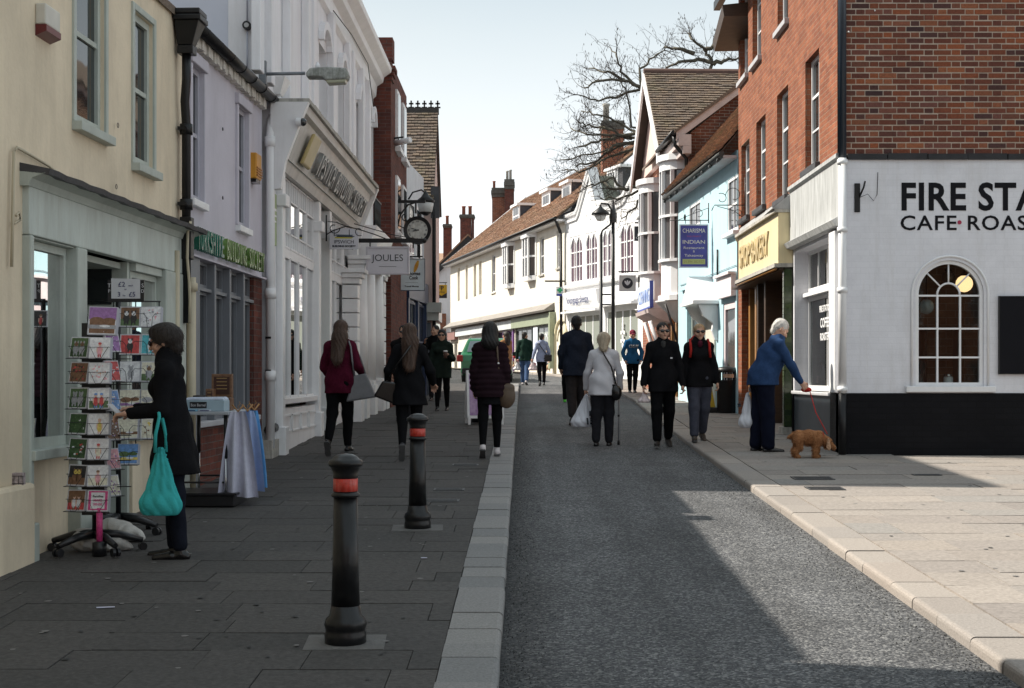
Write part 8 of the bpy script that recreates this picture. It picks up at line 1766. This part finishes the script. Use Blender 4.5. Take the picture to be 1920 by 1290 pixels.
q = MB(); q.tube([(.285 + .0, .062 * cos(a), .235 + .062 * sin(a)) for a in np.linspace(0, 6.28, 14)], .008, 5); q.build('collar', red, t)
# ------------------------------------------------------------------ card racks, table and goods outside the cream shop
cardw_ = mat('card white', (0, 0, 0)); cardedge = mat('card edge', (.55, .55, .60), .5); wire = mat('black rack wire', (.012, .012, .012), .4); rackb = mat('black rack plastic', (.014, .014, .016), .35, .3, 9)
PAL = {k: mat('print ' + k, v, .4, .5, 45, col2=tuple(min(1, x * 1.7 + .03) for x in v)) for k, v in dict(green=(.07, .12, .045), dgreen=(.03, .07, .02), brown=(.16, .08, .04), black=(.02, .018, .018), white=(.62, .61, .64), pink=(.60, .28, .32), red=(.45, .05, .05), teal=(.06, .34, .40), yellow=(.6, .45, .10), grey=(.28, .28, .30), blue=(.12, .25, .5), skin=(.55, .36, .28), cream=(.62, .56, .45), violet=(.25, .12, .3), magenta=(.5, .04, .18)).items()}
KEYS = list(PAL); MATL = [PAL[k] for k in KEYS]
def el_(q, x, z, rx, rz, key, lift=1, n=12): q.prism([(x + rx * cos(a), z + rz * sin(a)) for a in np.linspace(0, 2 * pi, n + 1)[:-1]], 1, -.0015 - .0006 * lift, -.0012, KEYS.index(key))
def rc_(q, x0, x1, z0, z1, key, lift=0): q.box(x0, x1, -.0013 - .0006 * lift, -.0011, z0, z1, KEYS.index(key))
def art(kind):
    q = MB(); bgk = kind.get('bg', 'white'); s = .5
    rc_(q, -s, s, 0, 1, 'white'); rc_(q, -.47, .47, .03, .97, bgk, .5)
    if 'band' in kind: rc_(q, -.47, .47, .03, .38, kind['band'], 1)
    k = kind['k']; c = kind.get('c', 'brown'); c2 = kind.get('c2', 'white')
    if k == 'animal':
        for x in kind.get('xs', (0,)):
            el_(q, x, .4, .17, .22, c, 2); el_(q, x, .66, .11, .12, c2, 3); el_(q, x - .09, .76, .04, .07, c, 4); el_(q, x + .09, .76, .04, .07, c, 4); el_(q, x - .08, .17, .04, .1, c, 2); el_(q, x + .08, .17, .04, .1, c, 2); el_(q, x, .62, .025, .02, 'black', 5, 6); el_(q, x - .04, .69, .014, .014, 'black', 5, 6); el_(q, x + .04, .69, .014, .014, 'black', 5, 6)
    elif k == 'person':
        for x in kind.get('xs', (0,)): el_(q, x, .34, .13, .24, c, 2); el_(q, x, .66, .08, .09, 'skin', 3); el_(q, x, .71, .085, .06, c2, 4); el_(q, x - .12, .4, .03, .14, 'skin', 3); el_(q, x + .12, .4, .03, .14, 'skin', 3); el_(q, x - .05, .1, .035, .1, c2, 2); el_(q, x + .05, .1, .035, .1, c2, 2)
    elif k == 'spray':
        r_ = random.Random(kind.get('n', 1))
        for _ in range(22): el_(q, r_.uniform(-.36, .36), r_.uniform(.15, .85), r_.uniform(.02, .07), r_.uniform(.02, .06), r_.choice((c, c2, kind.get('c3', 'green'))), 2 + _ % 4, 7)
    elif k == 'land':
        rc_(q, -s, s, .55, 1, c2, 1); el_(q, -.2, .5, .28, .14, c, 2); el_(q, .25, .52, .24, .1, c, 3); rc_(q, -s, s, .2, .34, kind.get('c3', 'yellow'), 2); el_(q, .1, .3, .2, .05, 'white', 4)
    elif k == 'words':
        rc_(q, -.34, .34, .1, .9, 'white', 1)
    return q
arts = {}
def card(col, row, nrow, X, Y, Z, az, kind, desc, w=.148, where='front rack', tilt=R(12)):
    key = repr(sorted(kind.items()))
    ordn = ('top', 'second', 'third', 'fourth', 'fifth', 'sixth', 'bottom')
    o_ = ordn[6] if row == nrow - 1 else ordn[row]
    t = thing('greeting_card', f'{desc} card, {o_} row, {col} column of the {where}', 'card', (X, Y, Z), 0, 'greeting cards in the racks outside the cream shop')
    t.rotation_euler = (-tilt, random.uniform(-.03, .03), az)
    q = MB(); [q.box(-w / 2 + .003 * i, w / 2 + .003 * i, .001 + i * .006, .005 + i * .006, 0, w * 1.02 - .002 * i) for i in range(4)]; q.build('card_pack', cardedge, t)
    if key not in arts:
        a = art(kind); arts[key] = a.mesh('print', MATL)
    p_ = link('print', arts[key], t); p_.scale = (w * .94, 1, w * .96); p_.location = (0, 0, w * .03)
    if kind['k'] == 'words':
        for i, (tx, c_) in enumerate((('Families', 'black'), ('MAKE', 'magenta'), ('SENSE', 'magenta'))): letters(tx, .016, t, PAL[c_], (0, -.003, .098 - i * .028), (1, 0, 0), (0, 0, 1), ext=.0005, bold=.0006)
    return t
def pocket(rack, X, Y, Z, az, w, dense=False):
    q = MB(); y0, y1 = -.03, .03
    q.tube([(-w / 2, y1, .0), (-w / 2, y0, -.004), (w / 2, y0, -.004), (w / 2, y1, 0)], .0022, 4)
    if dense:
        for s_ in (-1, 1): q.tube([(s_ * w * .1, y0, -.004), (s_ * w * .14, y0, w * .45), (s_ * w * .28, y0, w * .62), (s_ * w * .5, y0 + .02, w * .6)], .0022, 4)
    else:
        q.tube([(-w * .42, y0 + .03, w * .55), (-w * .12, y0, .0), (w * .12, y0, .0), (w * .42, y0 + .03, w * .55)], .002, 4); q.tube([(-w * .5, y0 + .03, w * .52), (w * .5, y0 + .03, w * .52)], .0018, 4)
    o = q.build('wire_pocket', wire, rack); o.location = Vector((X, Y, Z)) - rack.location; o.rotation_euler = (0, 0, az); return o
def rack_base(t, a0, rad):
    for k in range(5):
        a = a0 + k * 2 * pi / 5; d = Vector((cos(a), sin(a), 0))
        q = MB(); q.tube([d * .02 + Vector((0, 0, .13)), d * rad * .5 + Vector((0, 0, .12)), d * rad + Vector((0, 0, .075))], [.035, .03, .02], 8); q.build('base_arm', rackb, t)
        q = MB(); p = d * rad; n = Vector((-d.y, d.x, 0)); 
        for s_ in (-1, 1): m0 = MB(); m0.prism([(.03 * cos(b_), .03 * sin(b_)) for b_ in np.linspace(0, 2 * pi, 13)[:-1]], 1, -.01, .01); q.add([p + n * (v[1] + s_ * .018) + d * v[0] + Vector((0, 0, .03 + v[2])) for v in m0.V], m0.F, smooth=False)
        q.build('castor', rackb, t)
# front spinner
FX, FY = PX(178, 10.2), 10.2; g0 = zg(FY)
fr_ = thing('card_spinner', 'tall black wire card spinner on castors nearest the viewpoint', 'card rack', (FX, FY, g0))
q = MB(); q.tube([(0, 0, .1), (0, 0, PZ(600, FY) - g0)], .02, 8); q.build('pole', rackb, fr_); rack_base(fr_, .4, .33)
q = MB(); q.box(-.085, .085, -.03, .06, PZ(965, FY) - g0, PZ(606, FY) - g0); q.build('core_panel', rackb, fr_)
q = MB(); [q.box(-.1, .26, -.02, .0, PZ(y, FY) - g0 - .003, PZ(y, FY) - g0 + .003) for y in (673, 721, 768, 816, 863, 912)]; q.build('shelf_wire', wire, fr_)
colA = [(dict(k='animal', bg='green', band='dgreen', c='grey', c2='brown', xs=(-.18, .16)), 'two grey animals in a field'), (dict(k='spray', bg='brown', c='brown', c2='black', c3='red', n=3), 'dark brown'), (dict(k='animal', bg='green', band='dgreen', c='grey', c2='grey', xs=(-.2, .14)), 'grey animal pair on dark grass'), (dict(k='spray', bg='dgreen', c='green', c2='dgreen', c3='white', n=5), 'dark green meadow'), (dict(k='spray', bg='dgreen', c='red', c2='white', c3='green', n=6), 'red and white flower'), (dict(k='animal', bg='black', band='brown', c='brown', c2='yellow', xs=(-.1, .1)), 'black photo with brown figures'), (dict(k='person', bg='brown', band='red', c='white', c2='brown', xs=(-.12, .14)), 'brown group photo')]
colB = [(dict(k='person', bg='white', c='pink', c2='red'), 'white card with pink lady'), (dict(k='spray', bg='white', c='pink', c2='skin', c3='pink', n=8), 'white card with pink party'), (dict(k='person', bg='white', c='red', c2='blue', xs=(-.15, .13), band='green'), 'red flag picnic drawing'), (dict(k='person', bg='white', c='yellow', c2='skin', xs=(.05,)), 'white card with bending figure'), (dict(k='person', bg='white', c='cream', c2='red'), 'cream dressed lady drawing'), (dict(k='person', bg='white', band='cream', c='pink', c2='brown'), 'beach girl drawing'), (dict(k='words', bg='magenta', c='red'), 'magenta bordered word')]
for i, y in enumerate((671, 718, 766, 814, 861, 911, 958)):
    Ya = 10.05; x = PX(146 - i * .8, Ya); z = PZ(y, Ya); az = R(-16)
    card('left', i, 7, x, Ya, z, az, colA[i][0], colA[i][1]); pocket(fr_, x, Ya, z, az, .155)
    Yb_ = 10.0; x = PX(186 - i * .6, Yb_); z = PZ(y + 1, Yb_); az = R(4)
    card('middle', i, 7, x, Yb_, z, az, colB[i][0], colB[i][1]); pocket(fr_, x, Yb_, z, az, .15)
ck = ('violet', 'red', 'blue', 'brown', 'pink', 'cream'); 
for i, y in enumerate((660, 715, 770, 825, 880, 930)):
    Yc_ = 10.14; x = PX(215, Yc_); z = PZ(y, Yc_); az = R(66)
    card('right side', i, 6, x, Yc_, z, az, dict(k='spray', bg=ck[i], c='white', c2=ck[i], c3='violet', n=20 + i), ck[i] + ' edge-on'); pocket(fr_, x, Yc_, z, az, .15)
x = PX(190, 10.08); card('upper', 0, 6, x, 10.08, PZ(628, 10.08), R(2), dict(k='land', bg='brown', c='brown', c2='violet', c3='grey'), 'wide brown dog photo', w=.2)
t = thing('pink_post', 'short magenta post under the lowest middle card', 'post', (PX(185, 10.0), 10.02, g0)); q = MB(); q.tube([(0, 0, .1), (0, 0, PZ(952, 10.02) - g0)], .022, 10); q.build('tube', PAL['magenta'], t); q = MB(); q.lathe([(.05, 0), (.05, .09), (.024, .1)], (0, 0, 0), 12); q.build('foot', rackb, t)
# rear rack
RX, RY = PX(222, 11.1), 11.1; g1 = zg(RY)
rr_ = thing('card_stand', 'black wire card stand on castors behind the spinner, with a price notice', 'card rack', (RX, RY, g1))
q = MB(); q.tube([(0, 0, .1), (0, 0, PZ(560, RY) - g1)], .02, 8); q.build('pole', rackb, rr_); rack_base(rr_, 1.0, .33)
q = MB(); zt_ = PZ(566, RY) - g1; q.tube([(-.2, -.06, zt_), (.34, -.06, zt_)], .006, 5); [q.tube([(x_, -.06, zt_), (x_, -.06, zt_ - 1.25)], .005, 5) for x_ in (-.02, .15, .33)]; q.build('rail', wire, rr_)
colD = [(dict(k='animal', bg='brown', band='green', c='black', c2='white', xs=(-.18, .18)), 'spaniel pair'), (dict(k='animal', bg='red', c='black', c2='white'), 'black and white dog on red'), (dict(k='animal', bg='white', c='grey', c2='grey', xs=(.05,)), 'grey kitten on white'), (dict(k='land', bg='cream', c='brown', c2='cream', c3='violet'), 'faded landscape'), (dict(k='land', bg='cream', c='cream', c2='cream', c3='brown'), 'pale sketch'), (dict(k='land', bg='blue', c='green', c2='blue', c3='yellow'), 'bright blue and yellow seascape')]
colE = [(dict(k='spray', bg='white', c='grey', c2='pink', c3='white', n=31), 'white bicycle sketch'), (dict(k='animal', bg='teal', c='white', c2='pink'), 'goat on teal'), (dict(k='animal', bg='cream', band='green', c='grey', c2='brown', xs=(-.1,)), 'squirrel on cream'), (dict(k='land', bg='cream', c='grey', c2='cream', c3='brown'), 'grey harbour'), (dict(k='spray', bg='cream', c='yellow', c2='brown', c3='cream', n=33), 'yellow blossom')]
for i, y in enumerate((613, 665, 716, 769, 823, 871)):
    Yd = 10.98; z = PZ(y, Yd)
    x = PX(243 - (4 if i > 3 else 0), Yd); card('left', i, 6, x, Yd, z, R(3), colD[i][0], colD[i][1], .158, 'rear stand'); pocket(rr_, x, Yd, z, R(3), .165, True)
    if i < 5:
        x = PX(282, Yd); card('right', i, 6, x, Yd, z, R(1), colE[i][0], colE[i][1], .158, 'rear stand'); pocket(rr_, x, Yd, z, R(1), .165, True)
for px_, k_, d_ in ((178, dict(k='person', bg='violet', c='brown', c2='white'), 'violet portrait'), (207, dict(k='person', bg='black', c='red', c2='brown'), 'dark red portrait')):
    x = PX(px_, 10.98); z = PZ(613, 10.98); card('far left' if px_ < 200 else 'inner left', 0, 6, x, 10.98, z, R(-10), k_, d_, .13, 'rear stand'); pocket(rr_, x, 10.98, z, R(-10), .15, True)
# price notice
sx, sy = PX(236, 10.95), 10.95
t = thing('price_notice', 'black topper board with a white handwritten sheet reading two pounds each or three for five', 'sign', (sx, sy, PZ(566, sy)))
w_, h_ = 68 * sy / 2700, 41 * sy / 2700
q = MB(); q.box(-w_ / 2, w_ / 2, 0, .012, 0, h_); q.build('board', rackb, t); q = MB(); a_ = 54 * sy / 2700 / 2; q.hexa([(-a_, -.004, .025), (a_, -.004, .025), (a_, -.001, .025), (-a_, -.001, .025), (-a_, -.008, h_ + .012), (a_, -.008, h_ + .008), (a_, -.004, h_ + .008), (-a_, -.004, h_ + .012)]); pp_ = q.build('paper', cardw_, t)
bl_ = mat('blue pen', (.02, .03, .12), .5)
letters('£2', .038, pp_, bl_, (-.03, -.009, .115), (1, 0, 0), (0, 0, 1), ext=.0006); letters('each', .014, pp_, bl_, (.04, -.009, .118), (1, 0, 0), (0, 0, 1), ext=.0006); letters('or', .013, pp_, bl_, (.0, -.009, .09), (1, 0, 0), (0, 0, 1), ext=.0006); letters('3', .036, pp_, bl_, (-.05, -.009, .04), (1, 0, 0), (0, 0, 1), ext=.0006); letters('for', .013, pp_, bl_, (-.01, -.009, .042), (1, 0, 0), (0, 0, 1), ext=.0006); letters('£5', .036, pp_, bl_, (.05, -.009, .04), (1, 0, 0), (0, 0, 1), ext=.0006)
letters('T', .03, t, cardw_, (-w_ / 2 + .012, -.002, .11), (1, 0, 0), (0, 0, 1), ext=.0006); letters('S', .03, t, cardw_, (w_ / 2 - .01, -.002, .11), (1, 0, 0), (0, 0, 1), ext=.0006); letters('P', .025, t, cardw_, (-w_ / 2 + .012, -.002, .07), (1, 0, 0), (0, 0, 1), ext=.0006); letters('D', .025, t, cardw_, (w_ / 2 - .01, -.002, .07), (1, 0, 0), (0, 0, 1), ext=.0006)
# sand bags
sack = cloth('dirty white sacking', (.48, .46, .43), .9, .15, 8)
for nm_, px_, py_, sz, rz_ in (('pale sandbag slumped on the spinner base nearest us', 188, 1032, 1.0, .35), ('pale sandbag on the rear stand base', 228, 1012, .95, -.3)):
    Y_ = 4320 / (py_ - 612); t = thing('sandbag', nm_, 'sandbag', (PX(px_, Y_), Y_, zg(Y_)), rz_)
    g = SDF(); g.ell((-.05, 0, .07), np.array((.15, .11, .085)) * sz, .05); g.ell((.07, -.02, .05), np.array((.12, .1, .06)) * sz, .05); g.cone((.1, -.03, .045), (.2, -.05, .03), .05, .028, .04); g.ell((-.12, .02, .1), (.06, .07, .06), .04); g.plane((0, 0, -1), 0); solid('sack', g, .009, sack, t, folds(.011, 30, px_, 1.2))
    q = MB(); q.tube([(.15, -.09, .03), (.155, -.04, .075), (.15, .01, .03)], .008, 5); q.build('tie', sack, t)
# folding table with books and towels
TX0, TX1, TY0, TY1 = -3.12, -2.60, 12.75, 13.75; zt = .83; gt = zg(13.2)
tb = thing('folding_table', 'folding trestle table with steel legs against the brick base', 'table', ((TX0 + TX1) / 2, (TY0 + TY1) / 2, gt)); hx, hy = (TX1 - TX0) / 2, (TY1 - TY0) / 2
q = MB(); q.box(-hx, hx, -hy, hy, zt - .03, zt); q.build('top', mat('grey table top', (.4, .42, .45), .5), tb, bevel=.006)
for sx_ in (-1, 1):
    for sy_ in (-1, 1):
        q = MB(); q.tube([(sx_ * hx * .85, sy_ * hy * .9, 0), (sx_ * hx * .85, sy_ * hy * .9, .42)], .014, 8, 0); q.tube([(sx_ * hx * .85, sy_ * hy * .9, .42), (sx_ * hx * .85, sy_ * hy * .9, zt - .03)], .018, 8, 1); q.build('leg', [chrome, rackb], tb)
q = MB(); [q.tube([(-hx * .85, s_ * hy * .9, .2), (hx * .85, s_ * hy * .9, .2)], .01, 6) for s_ in (-1, 1)]; [q.tube([(s_ * hx * .85, -hy * .88, .45), (s_ * hx * .85, -hy * .3, zt - .04)], .008, 5) for s_ in (-1, 1)]; q.build('brace', rackb, tb)
t = thing('plastic_tray', 'flat black tray on the ground under the folding table', 'tray', ((TX0 + TX1) / 2 - .1, 13.0, zg(13.0))); q = MB(); q.box(-.4, .42, -.3, .3, 0, .1); q.build('body', rackb, t, bevel=.01); q = MB(); q.box(-.42, .44, -.32, .32, .101, .12); q.build('rim', rackb, t)
top_z = gt + zt
old = mat('tooled brown leather', (.11, .045, .025), .45, .5, 30, .4, 50, col2=(.22, .12, .06))
def book(nm, lb, x, y, z, w, d, h, rz_=0, m=old):
    t = thing(nm, lb, 'book', (x, y, z), rz_); q = MB(); q.box(-w / 2, w / 2, -d / 2, d / 2, 0, h); q.build('cover', m, t, bevel=.006); q = MB(); q.box(-w * .38, w * .38, -d / 2 - .002, -d / 2 - .0005, h * .12, h * .88); q.build('title_panel', mat('dark title leather', (.05, .018, .012), .4), t); q = MB(); [q.box(-w * .25, w * .25, -d / 2 - .004, -d / 2 - .0021, h * a, h * a + .006) for a in (.35, .5, .65, .8)]; q.build('gilt_line', mat('gilt', (.4, .26, .1), .4), t); return t
book('antique_book', 'large tooled brown book standing at the back of the table', PX(415, 13.2), 13.25, top_z + .12, .19, .06, .215)
book('antique_book', 'low reddish brown book box lying under the large standing book', PX(413, 13.15), 13.2, top_z, .2, .16, .118)
book('antique_book', 'narrow dark brown book left of the large book', PX(393, 13.1), 13.15, top_z, .07, .12, .2)
book('antique_book', 'squat dark book box at the left end behind the coat', PX(373, 13.1), 13.15, top_z, .11, .12, .14, 0, mat('dark brown box', (.03, .018, .012), .5))
t = thing('storage_box', 'pale blue lidded box with a black name label on the table', 'box', (PX(395, 12.9), 12.95, top_z)); q = MB(); q.box(-.22, .14, -.12, .1, 0, .1); q.build('body', mat('pale blue box', (.34, .44, .50), .5), t, bevel=.008); q = MB(); q.box(-.17, -.02, -.124, -.1205, .03, .085); q.build('label', rackb, t); letters('Bon Bernel', .026, t, cardw_, (-.095, -.1255, .045), (1, 0, 0), (0, 0, 1), ext=.0006, width=.13)
q = MB(); q.hexa([(-.22, -.12, .101), (.14, -.12, .101), (.14, .1, .101), (-.22, .1, .101), (-.2, -.1, .125), (.12, -.11, .12), (.12, .08, .13), (-.2, .08, .125)]); q.build('folded_cloth', cloth('white blue cloth', (.5, .54, .64)), t, bevel=.01)
for k, (dx, c_, lb) in enumerate(((-.18, (.2, .42, .55), 'turquoise folded tea towel at the front edge of the table'), (-.06, (.5, .52, .58), 'white folded tea towel beside the turquoise one'))):
    t = thing('tea_towel', lb, 'towel', (PX(398, 12.85) + dx, 12.86, top_z)); q = MB(); q.box(-.055, .055, -.06, .06, 0, .016); q.build('fold', cloth('towel %d' % k, c_), t, bevel=.006); q = MB(); q.box(-.04, .04, -.0615, -.0601, .004, .012); q.build('paper_band', bl_, t)
def hanging(lb, x, y, w, h, m, seed, rz_):
    t = thing('hanging_towel', lb, 'towel', (x, y, top_z + .0), rz_)
    q = MB(); nx, nz_ = 18, 14; V = []
    for j in range(nz_ + 1):
        for i in range(nx + 1):
            a = i / nx - .5; s_ = j / nz_; wd = w * (.35 + .65 * s_ ** .7); V.append((a * wd, .035 * (.3 + s_) * sin(a * 17 + seed) + .02 * sin(a * 7 - s_ * 3 + seed), -h * s_ - .02 * abs(a) * s_))
    b0 = len(V); V += [(v[0], v[1] + .004, v[2]) for v in V]; Fc = []
    for j in range(nz_):
        for i in range(nx):
            p = j * (nx + 1) + i; f = [p, p + 1, p + nx + 2, p + nx + 1]; Fc += [f, [v + b0 for v in f[::-1]]]
    q.add(V, Fc); q.build('cloth', m, t); q = MB(); q.tube([(-.05, 0, .06), (.0, 0, .0), (.05, 0, .06)], .009, 6); q.tube([(0, 0, 0), (0, 0, .05), (.02, 0, .07), (.01, 0, .09)], .003, 5); q.build('hanger', goldwood, t)
hanging('large white printed tea towel hanging at the table end', TX1 + .07, 12.8, .36, .76, cloth('white linen', (.52, .52, .62), .9, .08, 20), 1, .2)
hanging('pale blue tea towel hanging behind the white one', TX1 + .12, 12.98, .3, .72, cloth('ice blue linen', (.36, .46, .70), .9, .08, 20), 2.4, .5)
hanging('bright blue tea towel hanging at the back of the table end', TX1 + .14, 13.2, .24, .7, cloth('blue linen', (.12, .32, .62), .9, .1, 20), 4.1, .7)
# leaflet holder and buttress on the cream wall at the frame edge
t = thing('leaflet_holder', 'wire leaflet holder on the cream wall at the left edge', 'holder', (PX(20, 9.6), 9.62, PZ(935, 9.6)))
q = MB(); q.box(-.1, .075, -.01, .05, 0, .17); q.build('leaflets', cloth('printed leaflet', (.4, .34, .34), .6, .5, 40), t); q = MB(); [q.tube([(-.1 + i * .03, -.014, -.01), (-.1 + i * .03, -.014, .15)], .0018, 4) for i in range(7)]; [q.tube([(-.1, -.014, z), (.085, -.014, z)], .0018, 4) for z in (0, .05, .1, .15)]; q.build('wire', wire, t)
u0 = LA.u(20, .1); q = LA.mb(); q.box(-.4, LA.u(60, .06), .003, .09, -.3, LA.z(40, 905)); q.build('buttress', cream, LA.e, bevel=.03)
